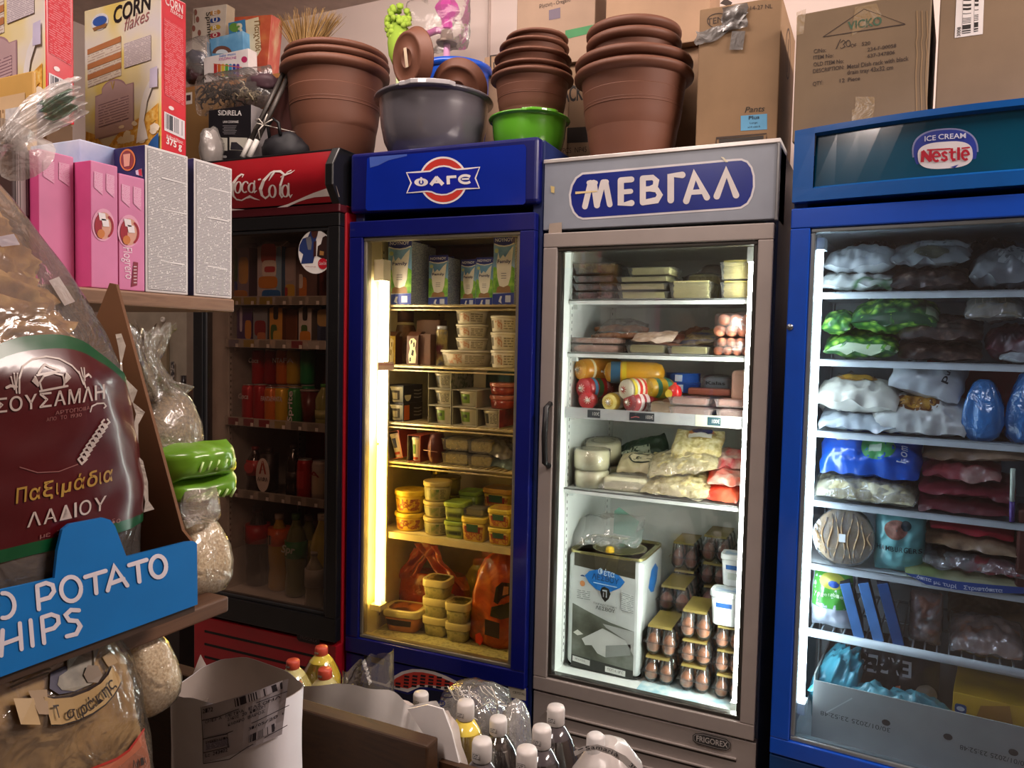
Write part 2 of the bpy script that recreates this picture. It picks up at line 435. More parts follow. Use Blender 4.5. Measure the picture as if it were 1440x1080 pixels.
# ================================================================ fridges
white_liner=m('e9ece8',.35,var=.02)
rubber=m('17171a',.6)
def shelf_z(fr,pts,d=.08):
    return sum(fr.at(u,v,d)[1]for u,v in pts)/len(pts)
def carcass(fr,W,H,D,body,liner,root,z0,z1,s0=.04,back=.56,lip=.0,side=None):
    """outer walls and the white inside box of a glass-door fridge"""
    b=MB(); t=.035
    sd=side or body
    b.box(0,t,0,D,.06,H,sd); b.box(W-t,W,0,D,.06,H,sd); b.box(t,W-t,D-.03,D,.06,H,sd)
    b.box(t,W-t,0,D-.03,H-.03,H,body); b.box(t,W-t,0,D-.03,z1,z1+.03,body); b.box(t,W-t,.01,D-.03,z0-.04,z0,body)
    for x in(.03,W-.09):
        for y in(.05,D-.1):b.box(x,x+.06,y,y+.05,0,.06,rubber)
    b.build('cabinet',root,bev=.004)
    c=MB(); g=.002
    c.quad((t+g,.005,z0+g),(W-t-g,.005,z0+g),(W-t-g,back,z0+g),(t+g,back,z0+g),liner)
    c.quad((t+g,.005,z1-g),(t+g,back,z1-g),(W-t-g,back,z1-g),(W-t-g,.005,z1-g),liner)
    c.quad((t+g,.005,z0),(t+g,back,z0),(t+g,back,z1),(t+g,.005,z1),liner)
    c.quad((W-t-g,back,z0),(W-t-g,.005,z0),(W-t-g,.005,z1),(W-t-g,back,z1),liner)
    c.quad((t,back,z0),(W-t,back,z0),(W-t,back,z1),(t,back,z1),liner)
    # slotted uprights that hold the shelf clips
    for x in(t+g,W-t-g-.004):
        for y in(.1,back-.06):
            c.box(x,x+.004,y,y+.018,z0+.02,z1-.02,liner)
            k=0
            zz=z0+.05
            while zz<z1-.05:
                c.rq(y+.006,y+.011,zz,zz+.009,x+.0045 if x<W/2 else x-.0005,rubber); zz+=.022
    c.build('inner_lining',root)
def door(root,W,z0,z1,gl,gr,gz0,gz1,mt,inner,glass,y=0,th=.035,gasket=None,profile=0):
    f=MB(); a=y-th
    f.box(0,W,a,y-.004,gz1,z1,mt); f.box(0,W,a,y-.004,z0,gz0,mt); f.box(0,gl,a,y-.004,gz0,gz1,mt); f.box(gr,W,a,y-.004,gz0,gz1,mt)
    e=.012
    for(x0,x1,q0,q1)in((gl,gr,gz1-e,gz1),(gl,gr,gz0,gz0+e),(gl,gl+e,gz0+e,gz1-e),(gr-e,gr,gz0+e,gz1-e)):
        f.box(x0,x1,a+.008,y+.004,q0,q1,inner)
    d=f.build('door',root,bev=.003)
    g=MB().box(gl+e,gr-e,a+.014,a+.018,gz0+e,gz1-e,glass).build('glass_pane',d)
    return d
def wire_shelf(root,W,z,y0,y1,mt,rod=.0025,name='shelf',x0=.04):
    s=MB(); x1=W-x0
    for y in(y0,(y0+y1)/2,y1):s.tube([(x0,y,z-.005),(x1,y,z-.005)],.004,mt,6)
    n=26
    for i in range(n+1):
        x=x0+.004+(x1-x0-.008)*i/n; s.tube([(x,y0-.002,z-.0015),(x,y1,z-.0015)],rod,mt,5)
    s.tube([(x0,y0,z-.018),(x1,y0,z-.018)],.003,mt,6)
    return s.build(name,root)
def flat_shelf(root,W,z,y0,y1,mt,th=.014,x0=.038,lip=0):
    s=MB().box(x0,W-x0,y0,y1,z-.006,z,mt).box(x0,W-x0,y0,y0+.012,z-th,z+lip,mt)
    for x in(x0+.002,W-x0-.02):  # hanging clips
        s.box(x,x+.018,y0+.03,y0+.05,z-.03,z-.006,mt)
    return s.build('shelf',root,bev=.0015)

# ---- the drinks fridge on the far left
fr=FC; W=.6221*fr.k
TZ=fr.z
z=dict(t=TZ(2.024),hb=TZ(1.844),dt=TZ(1.821),gt=TZ(1.779),gb=TZ(.512),db=TZ(.433))
cokef=thing('drinks_fridge','red and black glass-door drinks fridge with white script on its sign','fridge',fr.o,fr.q)
blk=m('131315',.35,coat=.3); red=m('9a1420',.3,coat=.4,var=.03)
wine=m('4a0a14',.4)
carcass(fr,W,z['t']-.03,.58,blk,m('b9b5ae',.5),cokef,z['gb']-.03,z['gt']+.02,side=red)
door(cokef,W,z['db'],z['dt'],.045,W-.045,z['gb'],z['gt'],blk,m('2a2a2c',.4),pane('efe4dc',.012,.01,.35))
hd=MB()
hz0,hz1=z['hb'],z['t']
# bulging red sign with black cheeks
def bulge(a,b):return V((.012+(W-.044)*a,-.03-.03*math.sin(PI*b)*1.0+.0*a,hz0+.012+(hz1-hz0-.02)*b))
hd.grid(bulge,8,10,red)
hd.build('sign_panel',cokef)
hb=MB().box(0,W,-.03,.3,hz1-.012,hz1,blk).box(0,W,-.035,.3,hz0-.022,hz0+.006,wine).box(0,W,-.02,.2,hz0,hz1-.012,blk)
hb.prism([(W-.032,-.03,hz0),(W-.032,-.072,hz0+.06),(W-.032,-.072,hz1-.06),(W-.032,-.035,hz1),(W-.032,.2,hz1),(W-.032,.2,hz0)],(.032,0,0),blk)
hb.build('sign_housing',cokef,bev=.004)
def cokepx(p):
    q=fr.px(-.05,290,200,6)(p); b=min(1,max(0,(q.z-hz0-.012)/(hz1-hz0-.02)))
    return V((q.x,-.0315-.03*math.sin(PI*b),q.z))
lg=MB(); wm=m('e8dcd6',.4)
wave_t=[(60,535),(130,548),(200,556),(300,562),(400,560),(480,555),(560,545),(660,515),(760,478),(830,452),(900,427),(1010,393),(1104,370)]
wave_b=[(60,585),(130,595),(200,600),(300,600),(400,590),(480,583),(560,570),(660,535),(760,495),(830,475),(900,460),(1010,452),(1108,456)]
for i in range(len(wave_t)-1):lg.poly([cokepx(p)for p in(wave_b[i],wave_b[i+1],wave_t[i+1],wave_t[i])],wm)
def el(cx,cy,rx,ry,sh,w0,w1,a0=0,a1=360,n=20):
    o=[]
    for i in range(n+1):
        a=math.radians(a0+(a1-a0)*i/n); x,y=rx*math.cos(a),ry*math.sin(a)
        o.append((cx+x-sh*y,cy+y,w0+(w1-w0)*abs(math.cos(a))))
    return o
S=lambda pts,w=12:lg.stroke(pts,w,wm,cokepx)
S([(322,300,6),(330,278,10),(312,274,13),(285,296,18),(250,350,24),(232,410,26),(232,455,18),(250,482,12),(290,488,9),(330,470,10),(368,458,20),(400,474,14),(438,485,3)])
S(el(285,385,24,46,.25,8,17)); S(el(345,382,25,44,.25,8,17,315,60,16)); S(el(398,388,24,38,.25,8,17)); S([(428,335,14),(414,400,16),(416,425,12),(436,412,6)])
S([(462,322,12),(476,318,14)])
S([(548,330,4),(588,270,8),(585,248,10),(560,262,16),(505,330,24),(470,400,28),(470,448,22),(490,470,14),(520,455,10),(545,420,7)])
S([(548,330,3),(570,285,12),(595,250,16),(640,250,20),(680,280,16),(730,265,10),(762,240,3)]); S([(730,242,10),(700,258,8),(690,285,6)])
S(el(565,415,26,48,.25,8,18)); S([(650,300,8),(672,285,10),(640,370,18),(622,440,18),(628,462,12),(648,450,6)]); S(el(672,412,26,46,.25,8,18)); S([(712,355,14),(694,430,17),(700,460,12),(722,440,5)])
lg.build('script_lettering',cokef)
# lower red grille
kp=MB().box(0,W,-.03,.02,.1,z['db']-.012,red)
for i in range(6):
    zz=z['db']-.07-.048*i; kp.box(.05,W-.06,-.0305,-.02,zz,zz+.013,m('0a0708',.6))
kp.build('grille_panel',cokef,bev=.003)
bd=MB(); bz=z['db']-.05; kb=fr.px(-.0335,200,820,4)
bd.poly([kb(p)for p in((880,285),(985,308),(998,322),(996,345),(985,350),(880,325),(870,312),(870,292))],m('1a1012',.4))
bd.text('FRIGOREX',m('8c7a78',.4),kb((888,312)),kb((984,336)),kb((888,294))-kb((888,312)))
bd.build('maker_badge',cokef)
cz=[shelf_z(fr,ps)for ps in([(335,423),(471,425)],[(326,481),(471,490)],[(323,590),(469,608)],[(325,693),(467,713)])]
sm=m('8f8a82',.4); steel=m('b4b0a8',.3,.8)
for i,zz in enumerate(cz):
    sh=flat_shelf(cokef,W,zz,.09,.5,sm,.012)
    r=MB().box(.04,W-.04,.082,.086,zz-.012,zz+.02,film('c9c0b4',.5,.2,(30,.1)))
    cols_=[('8e7c30','8e7c30','8e7c30','7c766c','7c766c','7c766c','7c766c'),('6e6878','94803a','7c766c','7c766c','7a3438','a8a49a','a8a49a'),('7a3a40','7a3a40','7a2a30','8a7c50','6e6860','7c766c','7c766c'),('6e4850','7c766c','6e6860','7c766c','6e6860','7c766c','7c766c')][i]
    for k in range(7):
        xx=.055+k*.074; r.fq(xx,xx+(.06 if i==0 else.05),zz-.010,zz+.016,.0815,m(cols_[k],.5))
        r.fq(xx+.035,xx+.048,zz-.011,zz+.002,.081,m('d8d4cc',.5))
    r.build('price_rail',sh)
st=MB(); kp=fr.px(-.0232,310,310,8)
st.poly([kp(p)for p in arc(1072,355,195,245,0,360,36)[:-1]],m('efe9e4',.4))
st2=MB(); kp2=fr.px(-.0238,310,310,8); kp3=fr.px(-.0242,310,310,8); kp4=fr.px(-.0246,310,310,8)
sh_=lambda pts,c,f=None:st.shape(pts,m(c,.45),f or kp2)
sh_([(1010,125),(1100,118),(1090,170),(1075,215),(1078,300),(1060,400),(1040,480),(905,488),(930,380),(885,340),(890,280),(925,205),(985,185)],'23356a')
sh_([(960,190),(1015,180),(1030,250),(1020,330),(985,330),(970,260)],'6a6a72',kp3); sh_([(1020,120),(1100,115),(1085,180),(1050,205),(1025,170)],'4a241c',kp3)
sh_([(1150,190),(1185,170),(1225,200),(1252,340),(1245,420),(1190,440),(1150,430),(1085,400),(1095,290),(1130,265)],'2e1712')
sh_([(1118,340),(1165,350),(1160,395),(1115,390)],'a8743c',kp3); sh_([(1050,240),(1080,230),(1075,400),(1045,410)],'3a1414',kp4)
sh_(arc(1150,487,53,62,0,360,24)[:-1],'c01428',kp3)
st.text('Coca-Cola',m('f0e0e0',.4),kp4((1110,500)),kp4((1190,497)),kp4((1110,465))-kp4((1110,500)),shear=.2)
st.text('ΜΟΙΡΑΣΟΥ ΜΙΑ',m('a86a5a',.4),kp4((955,522)),kp4((1075,530)),kp4((955,508))-kp4((955,522)))
so=st.build('round_sticker')
so.location=fr.o; so.rotation_euler.z=fr.q; tag(so,'round white sticker of two people holding drinks on the dark fridge door','sticker')

# ---- the blue yoghurt fridge
fr=FA; W=.6557*fr.k; TZ=fr.z
z=dict(t=TZ(2.0145),hb=TZ(1.825),dt=TZ(1.7985),gt=TZ(1.747),gb=TZ(.443),db=TZ(.39))
fage=thing('dairy_fridge','dark blue glass-door fridge with a red ring and banner on its sign','fridge',fr.o,fr.q)
blue=m('0a1468',.28,coat=.4,var=.03); navy=m('0a1260',.3,coat=.3); vinyl=m('0c2896',.2,coat=.5,var=.06,vs=5)
carcass(fr,W,z['t']-.004,.6,navy,m('cfc7a2',.5),fage,z['gb']-.02,z['gt']+.03,side=m('1a2a5c',.4))
gl,gr=.0508*fr.k,W-.0585*fr.k
dr=door(fage,W-.012,z['db'],z['dt'],gl,gr,z['gb'],z['gt'],blue,m('9a9484',.3,.6),pane('fffaf0',.03,0,.8))
hd=MB().box(0,W-.006,-.035,.1,z['hb'],z['t'],navy); hd.build('sign_housing',fage,bev=.012,seg=3)
hp=MB(); k=fr.px(-.0362,490,190,4.8)
hp.shape(off([(140,150),(1185,62),(1200,80),(1195,455),(1180,468),(130,510),(115,495),(125,160)],0),vinyl,k)
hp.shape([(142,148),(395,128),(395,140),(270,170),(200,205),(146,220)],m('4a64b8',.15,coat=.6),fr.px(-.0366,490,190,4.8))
hp.build('sign_panel',fage)
lg=MB(); k1,k2,k3,k4=[fr.px(-.0364-.0004*i,490,190,4.8)for i in range(1,5)]
wh,rd,bl=m('ece4e4',.4),m('c8352c',.4),m('10209a',.3)
lg.shape(arc(640,305,163,160,0,360,48)[:-1],wh,k1); lg.shape(arc(640,305,150,147,0,360,48)[:-1],rd,k2)
ban=[(388,251),(480,243)]+[(548,238),(580,217),(610,207),(645,203),(680,208),(708,220),(735,226),(800,221),(890,213),(862,290),(888,361),(800,366),(732,371),(700,392),(665,405),(630,408),(590,402),(560,388),(530,384),(390,393),(418,322)]
lg.shape(ban,wh,k3)
ib=off(ban,-11); lg.shape(ib,bl,k4)
k5,k6=fr.px(-.0386,490,190,4.8),fr.px(-.039,490,190,4.8)
T=lambda pts,w=17:lg.stroke(pts,w,wh,k5,cap=False)
lg.shape(arc(491,318,46,27,0,360,24)[:-1],wh,k5); lg.shape(arc(491,318,17,16,0,360,16)[:-1],bl,k6); lg.stroke([(491,284),(491,326)],12,wh,fr.px(-.0392,490,190,4.8),cap=False)
T([(556,337),(597,283)],24); T([(590,283),(638,334)],26); T([(570,320),(625,318)],12)
T([(675,332),(672,278)],22); T([(664,284),(728,280)],18)
T(arc(790,298,42,26,-40,-320,14),17); T([(765,297),(815,295)],12)
lg.build('ring_and_banner_logo',fage)
lp=MB().box(0,W-.012,-.03,.02,.08,z['db']-.006,blue)
lp.build('lower_panel',fage,bev=.003)
gp=MB(); q1,q2,q3=[fr.px(-.0306-.0005*i,440,860,4.8)for i in range(3)]
top=[(495,490),(540,440),(600,405),(670,388),(740,390),(820,405),(900,435),(960,465),(1010,492)]
gp.shape(top+[(1060,520),(1000,560),(900,535),(800,510),(720,510),(640,545),(540,520),(370,470),(365,455)],m('d8d2d0',.4),q1)
gp.shape([(518,490),(560,450),(615,422),(680,408),(740,410),(815,425),(890,455),(960,487),(985,505),(860,505),(780,495),(710,495),(640,520),(560,505)],m('c23a2e',.45),q2)
for r in range(4):
    for c_ in range(8):
        x,y=555+c_*55+r*2,500-r*22+abs(c_-3)*4+c_*1.5
        if 530+r*22<x<930-r*20:gp.shape([(x,y),(x+34,y+5),(x+36,y-8),(x+2,y-13)],m('14101c',.6),q3)
gp.shape([(345,472),(440,505),(640,560),(700,540),(800,530),(900,545),(1000,575),(1060,590),(1060,900),(345,900)],m('0a0f2c',.5),fr.px(-.0303,440,860,4.8))
gp.build('vent_grille',fage)
bd=MB(); bd.shape([(1318,498),(1438,520),(1438,602),(1315,575)],m('b9b4a4',.4),q1); bd.text('CRYSTAL',m('26241f',.5),q2((1350,552)),q2((1432,567)),q2((1350,535))-q2((1350,552)))
bd.build('maker_badge',fage); MB().shape([(393,302),(480,322),(478,362),(395,342)],m('6b5638',.5),q1).build('thermometer',fage); MB().shape([(345,290),(368,296),(368,332),(345,326)],m('0b0e24',.5),q1).build('lock',fage)
az=[shelf_z(fr,ps)for ps in([(546,427),(733,429)],[(544,510),(731,522)],[(544,592),(730,607)],[(544,645),(729,668)],[(538,745),(727,774)])]
wire=m('c2b690',.35,.5)
for zz in az[:4]:wire_shelf(fage,W,zz,.085,.52,wire)
s5=MB().box(.04,W-.04,.085,.5,az[4]-.006,az[4],m('d8cda0',.4)).box(.04,W-.04,.08,.09,az[4]-.022,az[4],m('d0c498',.4)).build('shelf',fage)
afl=z['gb']-.02
MB().quad((.045,.03,afl+.004),(W-.045,.03,afl+.004),(W-.045,.55,afl+.004),(.045,.55,afl+.004),mott([(.35,'8f9078'),(.55,'b9b894'),(.7,'6a6a58')],60,.5)).build('floor_mat',fage)
# its tube light behind the left door post
tl=MB(); a0=fr.at(534,395,.05); a1=fr.at(530,848,.05)
x_=.0745
tl.box(x_-.02,x_+.022,.03,.075,a1[1]-.02,a1[1],m('cfc8b0',.4)).box(x_-.02,x_+.018,.03,.075,a0[1],a0[1]+.07,m('d8d4c8',.4)).box(x_-.018,x_+.016,.07,.08,a1[1],a0[1],m('d8d2b8',.4))
t_=tl.build('lamp_holder',fage)
zm=(a0[1]+a1[1])/2
MB().tube([(x_,.05,zm+.006),(x_,.05,(zm+a0[1])/2),(x_,.05,a0[1])],.0095,emit('fff0d8',42),12).build('light_tube',t_)
MB().tube([(x_,.05,a1[1]),(x_,.05,(zm+a1[1])/2),(x_,.05,zm-.006)],.0095,emit('ffd66e',42),12).build('light_tube',t_)
q_=MB(); k_=fr.px(.022,520,480,6.26); q_.poly([k_(p)for p in((72,180),(215,182),(212,250),(70,258))],m('a89088',.5)); q_.poly([V((0,-.0006,0))+k_(p)for p in((80,196),(208,198),(206,212),(80,212))],m('8a5a54',.5)); q_.build('price_tag',fage)

# ---- the grey and white fridge in the middle
fr=FM; W=.6815*fr.k; TZ=fr.z
z=dict(t=TZ(1.983),hb=TZ(1.7654),dt=TZ(1.7591),gt=TZ(1.7148),gb=TZ(.372),db=TZ(.3274))
mev=thing('dairy_fridge','grey and white glass-door fridge with six white capitals on a blue sign','fridge',fr.o,fr.q)
alu=m('a79d98',.35,.25,var=.02); pale=m('9298a4',.35,var=.03)
carcass(fr,W,z['t']-.01,.6,m('3f4654',.4),white_liner,mev,z['gb']-.02,z['gt']+.02,side=m('4a586e',.4))
gl,gr=.0459*fr.k,W-.046*fr.k
door(mev,W-.006,z['db'],z['dt'],gl,gr,z['gb'],z['gt'],alu,m('55534f',.3,.7),pane('ffffff',.025,0,.7))
hd=MB().box(-.004,W,-.03,.12,z['hb']+.004,z['t']-.006,pale).box(-.006,W+.002,-.034,.12,z['t']-.012,z['t'],m('d6d0cc',.3,.3)).box(W-.006,W+.002,-.034,-.02,z['hb'],z['t']-.012,m('8a8a8c',.3,.5))
hd.build('sign_housing',mev,bev=.002)
lg=MB(); k1,k2,k3=[fr.px(-.0306-.0004*i,760,190,4)for i in range(3)]
cap=[(300,217),(238,222),(205,245),(182,285),(171,335),(176,390),(192,430),(215,455),(240,464),(340,458),(1080,407),(1125,402),(1160,380),(1182,342),(1195,290),(1194,230),(1182,185),(1160,155),(1130,143),(1080,146)]
lg.shape(off(cap,12),m('dcd8dc',.4),k1); lg.shape(cap,m('0f2583',.25,coat=.3,var=.03),k2)
T=lambda pts,w:lg.stroke(pts,w,m('e2dad8',.4),k3)
T([(250,402),(282,268)],32); T([(272,268),(310,268)],26); T([(300,268),(318,395)],34); T([(318,395),(352,264)],30); T([(352,262),(372,262)],26); T([(366,264),(390,390)],32)
T([(452,256),(452,387),(512,382)],35); T([(452,254),(512,249)],33); T([(452,321),(508,316)],28)
T([(576,244),(576,379)],34); T([(576,242),(632,238),(652,256),(646,288),(616,302),(576,305)],30); T([(616,302),(655,308),(672,336),(655,366),(576,380)],30)
T([(733,366),(733,228),(798,224)],37)
T([(820,371),(868,222),(936,350)],36); T([(848,322),(905,318)],28)
T([(992,344),(1046,206),(1100,338)],37)
for q_,c_ in(([(196,318),(315,312),(322,318),(196,332)],'e8cf9a'),([(1014,122),(1030,124),(1056,152),(1042,152)],'e0d8c0'),([(57,285),(80,290),(78,326),(60,322)],'d8c080'),([(50,498),(120,490),(120,556),(45,560)],'a8988a')):
    lg.shape(q_,m(c_,.6),fr.px(-.032,760,190,4))
lg.build('sign_lettering',mev)
# handle on the left post
hx=fr.at(769,612,-.05)[0]; h0=fr.at(769,656,-.05)[1]; h1=fr.at(771,568,-.05)[1]
MB().tube([(hx+.003,-.036,h1),(hx,-.06,h1-.012),(hx-.002,-.064,(h0+h1)/2),(hx,-.06,h0+.012),(hx+.003,-.036,h0)],.009,m('1a1a1c',.4),10).build('handle',mev)
lp=MB().box(0,W,-.028,.02,.09,z['db']-.008,alu)
for i in range(6):
    zz=z['db']-.075-.045*i; lp.box(.045,W-.05,-.0285,-.015,zz,zz+.010,m('2c2624',.6)); lp.box(.045,W-.05,-.036,-.028,zz+.010,zz+.016,alu)
lp.build('grille_panel',mev,bev=.002)
bd=MB(); q=fr.px(-.0365,620,900,3); q2_=fr.px(-.037,620,900,3)
oval=[(1075,393),(1110,394),(1205,418),(1222,434),(1220,458),(1205,467),(1165,462),(1080,438),(1063,425),(1062,402)]
bd.shape(oval,m('2e2d2d',.4),q); bd.shape(off(oval,-4),m('8d8785',.4),q2_); bd.shape(off(oval,-7),m('343333',.4),fr.px(-.0374,620,900,3))
q3=fr.px(-.0378,620,900,3); bd.text('FRIGOREX',m('b4aeaa',.4),q3((1078,425)),q3((1210,455)),q3((1078,402))-q3((1078,425)),bold=.012); bd.build('maker_badge',mev)
mz=[shelf_z(fr,ps)for ps in([(807,420),(1049,420)],[(803,495),(1045,501)],[(801,574),(1039,596)],[(797,685),(1036,714)])]
shw=m('dfe3e0',.35)
for i,zz in enumerate(mz):
    s_=flat_shelf(mev,W,zz,.085,.5,shw,.016)
    if i==2:
        r=MB().box(.04,W-.04,.076,.079,zz-.022,zz+.012,film('dfe2e4',.55,.2,(30,.1)))
        for ul,ur,bg,fg in((826,844,'3a4047','d8dad8'),(885,920,'34393f','d8d2cc'),(995,1014,'31505a','e8eeea')):
            a=fr.at(ul,585,.075)[0]; b=fr.at(ur,585,.075)[0]
            zc=zz-.005
            r.fq(a,b,zc-.012,zc+.012,.0752,m(bg,.4)); r.ftext('100€',m(fg,.4),b-.025,b-.003,zc-.005,.011,.0748)
            if ur-ul>25:r.stroke([(a+.006,zc-.004),(a+.02,zc),(a+.03,zc-.002)],.003,m('b05a5a',.5),lambda p:V((p[0],.0747,p[1])))
        a=fr.at(978,590,.075)[0]; b=fr.at(1038,592,.075)[0]; r.fq(a,b,zz-.021,zz+.011,.0755,m('d9dcc0',.5))
        r.build('price_rail',s_)
mfl=z['gb']-.02
MB().quad((.3,.04,mfl+.004),(W-.05,.04,mfl+.004),(W-.05,.5,mfl+.004),(.3,.5,mfl+.004),mott([(.4,'9cc4d0'),(.6,'dfe8e6')],18,.4)).build('floor_mat',mev)
tl=MB(); tx=fr.at(1050,650,.04)[0]
zb,zt=z['gb']+.02,z['gt']-.05
tl.box(tx-.018,tx+.03,.03,.08,zb-.03,zb,shw).box(tx-.018,tx+.03,.03,.08,zt,zt+.04,shw).box(tx-.018,tx+.03,.062,.08,zb,zt,shw)
t_=tl.build('lamp_holder',mev)
MB().tube([(tx,.045,zb),(tx,.045,(zb+zt)/2),(tx,.045,zt)],.0125,emit('f6fff6',66),12).build('light_tube',t_)

# ---- the bright blue freezer on the right
fr=FN; W=.80; TZ=fr.z
z=dict(t=TZ(1.9776),hb=TZ(1.7962),dt=TZ(1.7791),gt=TZ(1.7282),gb=TZ(.3913),db=TZ(.3469))
nes=thing('ice_cream_freezer','bright blue glass-door freezer with an oval ice cream sign','freezer',fr.o,fr.q)
br=m('0a58a8',.28,coat=.35,var=.03); br2=m('0a49b8',.28,coat=.35,var=.03); teal=m('054a66',.15,coat=.6,var=.08,vs=4)
carcass(fr,W,z['t']-.06,.6,m('0a3f78',.35),m('c3c9cf',.35),nes,z['gb']-.03,z['gt']+.015,side=m('0a3f78',.35))
gl,gr=.0482,W-.06
door(nes,W,z['db'],z['dt'],gl,gr,z['gb'],z['gt'],br2,m('8f989c',.3,.6),pane('eef6ff',.03,0,.8))
# bowed sign box: front curves forward towards the middle, leaning outwards at the top
def bow(a):return.03*(1-(2*a-1)**2)
hb=MB(); n=16; t0,t1=z['hb'],z['t']
def face(a,b,dd=0):return V((W*a,-.03-bow(a)*(.55+.45*b)+dd,t0+(t1-t0)*b+.006*math.sin(PI*a)*b))
def sect(a):return[(W*a,.3,t0),face(a,0),face(a,.03),face(a,.17),face(a,.2,.012),face(a,.9,.02),face(a,.92),face(a,1),(W*a,.3,t1)]
A=[i/n for i in range(n+1)]; prof=[sect(a)for a in A]; L=len(prof[0])
ends=[i for i in range(n)]
for i in range(n):
    for j in range(L-1):
        inner_=(j in(3,4,5))and not(i==0 or i==n-1)
        pts=[prof[i][j],prof[i+1][j],prof[i+1][j+1],prof[i][j+1]]
        if(i==0 or i==n-1)and j in(3,4,5):
            def fl(a,jj):return[face(a,.17),face(a,.2),face(a,.9),face(a,.92)][jj-3]
            pts=[fl(A[i],j),fl(A[i+1],j),fl(A[i+1],j+1),fl(A[i],j+1)]
        hb.add(pts,[(0,1,2,3)],teal if(inner_ and j==4)else br)
hb.poly(prof[0][::-1],br); hb.poly(prof[-1],br)
hb.build('sign_housing',nes)
k_=fr.px(0,1100,160,4.235)
def nf(dd):
    def fn(p):
        d=-.08
        for _ in range(4):
            x,zz=fr.at(1100+p[0]/4.235,160+p[1]/4.235,d); a=x/W; b=(zz-t0)/(t1-t0); d=face(a,b,.016-dd).y
        return V((x,d,zz))
    return fn
def supel(cx,cy,rx,ry,e,rot,n=44):
    o=[]
    for i in range(n):
        t=2*PI*i/n; x=rx*math.copysign(abs(math.cos(t))**(2/e),math.cos(t)); y=ry*math.copysign(abs(math.sin(t))**(2/e),math.sin(t))
        c,s=math.cos(rot),math.sin(rot); o.append((cx+x*c-y*s,cy+x*s+y*c))
    return o
lg=MB(); rot=-.07
def fan(pts,mt,fn,c):
    cc=fn(c); P=[fn(p)for p in pts]
    for r0,r1 in((0,.35),(.35,.7),(.7,1)):
        for i in range(len(P)):
            a,b=pts[i],pts[(i+1)%len(pts)]; g=lambda p,r:fn((c[0]+(p[0]-c[0])*r,c[1]+(p[1]-c[1])*r))
            lg.add([g(a,r0),g(b,r0),g(b,r1),g(a,r1)]if r0 else[cc,g(b,r1),g(a,r1)],[(0,1,2,3)if r0 else(0,1,2)],mt)
fan(supel(971,226,198,139,2.5,rot),m('8e94c4',.4),nf(.001),(971,226)); fan(supel(971,226,188,130,2.5,rot),m('2a3c9c',.35,var=.12,vs=9),nf(.002),(971,226))
fan(supel(971,246,164,80,2.9,rot),m('e4dfe4',.4),nf(.0032),(971,246))
lg.shape([(1000,318),(1050,302),(1030,322)],m('2a3c9c',.35),nf(.004))
f4=nf(.0045); R=m('b3122f',.4)
T=lambda pts,w=15:lg.stroke(pts,w,R,f4,cap=False)
T([(834,288),(838,222)],20); T([(834,222),(885,282)],24); T([(880,284),(884,214)],18); T([(862,216),(1002,208)],9)
T(el(918,255,20,27,0,14,14,0,-310,14)); T([(900,254),(938,252)],9)
T([(982,236),(968,228),(954,236),(960,250),(978,258),(980,270),(964,278),(946,270)],13)
T([(1010,205),(1010,262),(1018,275),(1032,272)],16); T([(992,229),(1034,227)],10)
T([(1050,200),(1050,275)],17)
T(el(1091,246,20,27,0,14,14,0,-310,14)); T([(1072,246),(1110,244)],9); T([(1068,206),(1118,200)],9)
for ch,x,y,x2,y2 in(('ICE',848,164,915,156),('CREAM',930,152,1094,144)):
    f5=nf(.004); a,b=f5((x,y)),f5((x2,y2)); lg.text(ch,m('d8dcf0',.4),a,b,f5((x,y-30))-a,bold=.012)
lg.build('oval_logo',nes)
lp=MB().box(0,W,-.03,.02,.08,z['db']-.006,m('0a3c74',.35)); lp.build('lower_panel',nes,bev=.003)
MB().tube([(.009,-.036,fr.at(1118,460,-.036)[1]),(.009,-.040,fr.at(1118,460,-.036)[1])],.008,m('8a9096',.3,.8),14).build('door_lock',nes)
hz_=fr.at(1103,1064,-.036)[1]
nz=[shelf_z(fr,ps)for ps in([(1158,413),(1259,407)],[(1154,505),(1440,513)],[(1147,605),(1222,611)],[(1144,705),(1275,716)],[(1141,801),(1440,829)],[(1138,888),(1440,941)])]
nsh=m('ccd2d6',.35)
for i,zz in enumerate(nz):
    if i==5:wire_shelf(nes,W,zz,.085,.5,m('9aa2a8',.35,.5)); MB().tube([(.04,.078,zz-.006),(W-.04,.078,zz-.006)],.011,nsh,10).build('shelf_rim',nes)
    else:flat_shelf(nes,W,zz,.085,.5,nsh,.018)
nfl=z['gb']-.03
tl=MB(); tx=.052; zb,zt=fr.at(1125,985,.05)[1],fr.at(1153,352,.05)[1]
tl.box(tx-.012,tx+.022,.03,.08,zb-.03,zb,nsh).box(tx-.012,tx+.022,.03,.08,zt,zt+.03,nsh).box(tx-.012,tx,.06,.08,zb,zt,nsh)
t_=tl.build('lamp_holder',nes)
MB().tube([(tx+.005,.055,zb),(tx+.005,.055,(zb+zt)/2),(tx+.005,.055,zt)],.0125,emit('f6fffa',21),12).build('light_tube',t_)
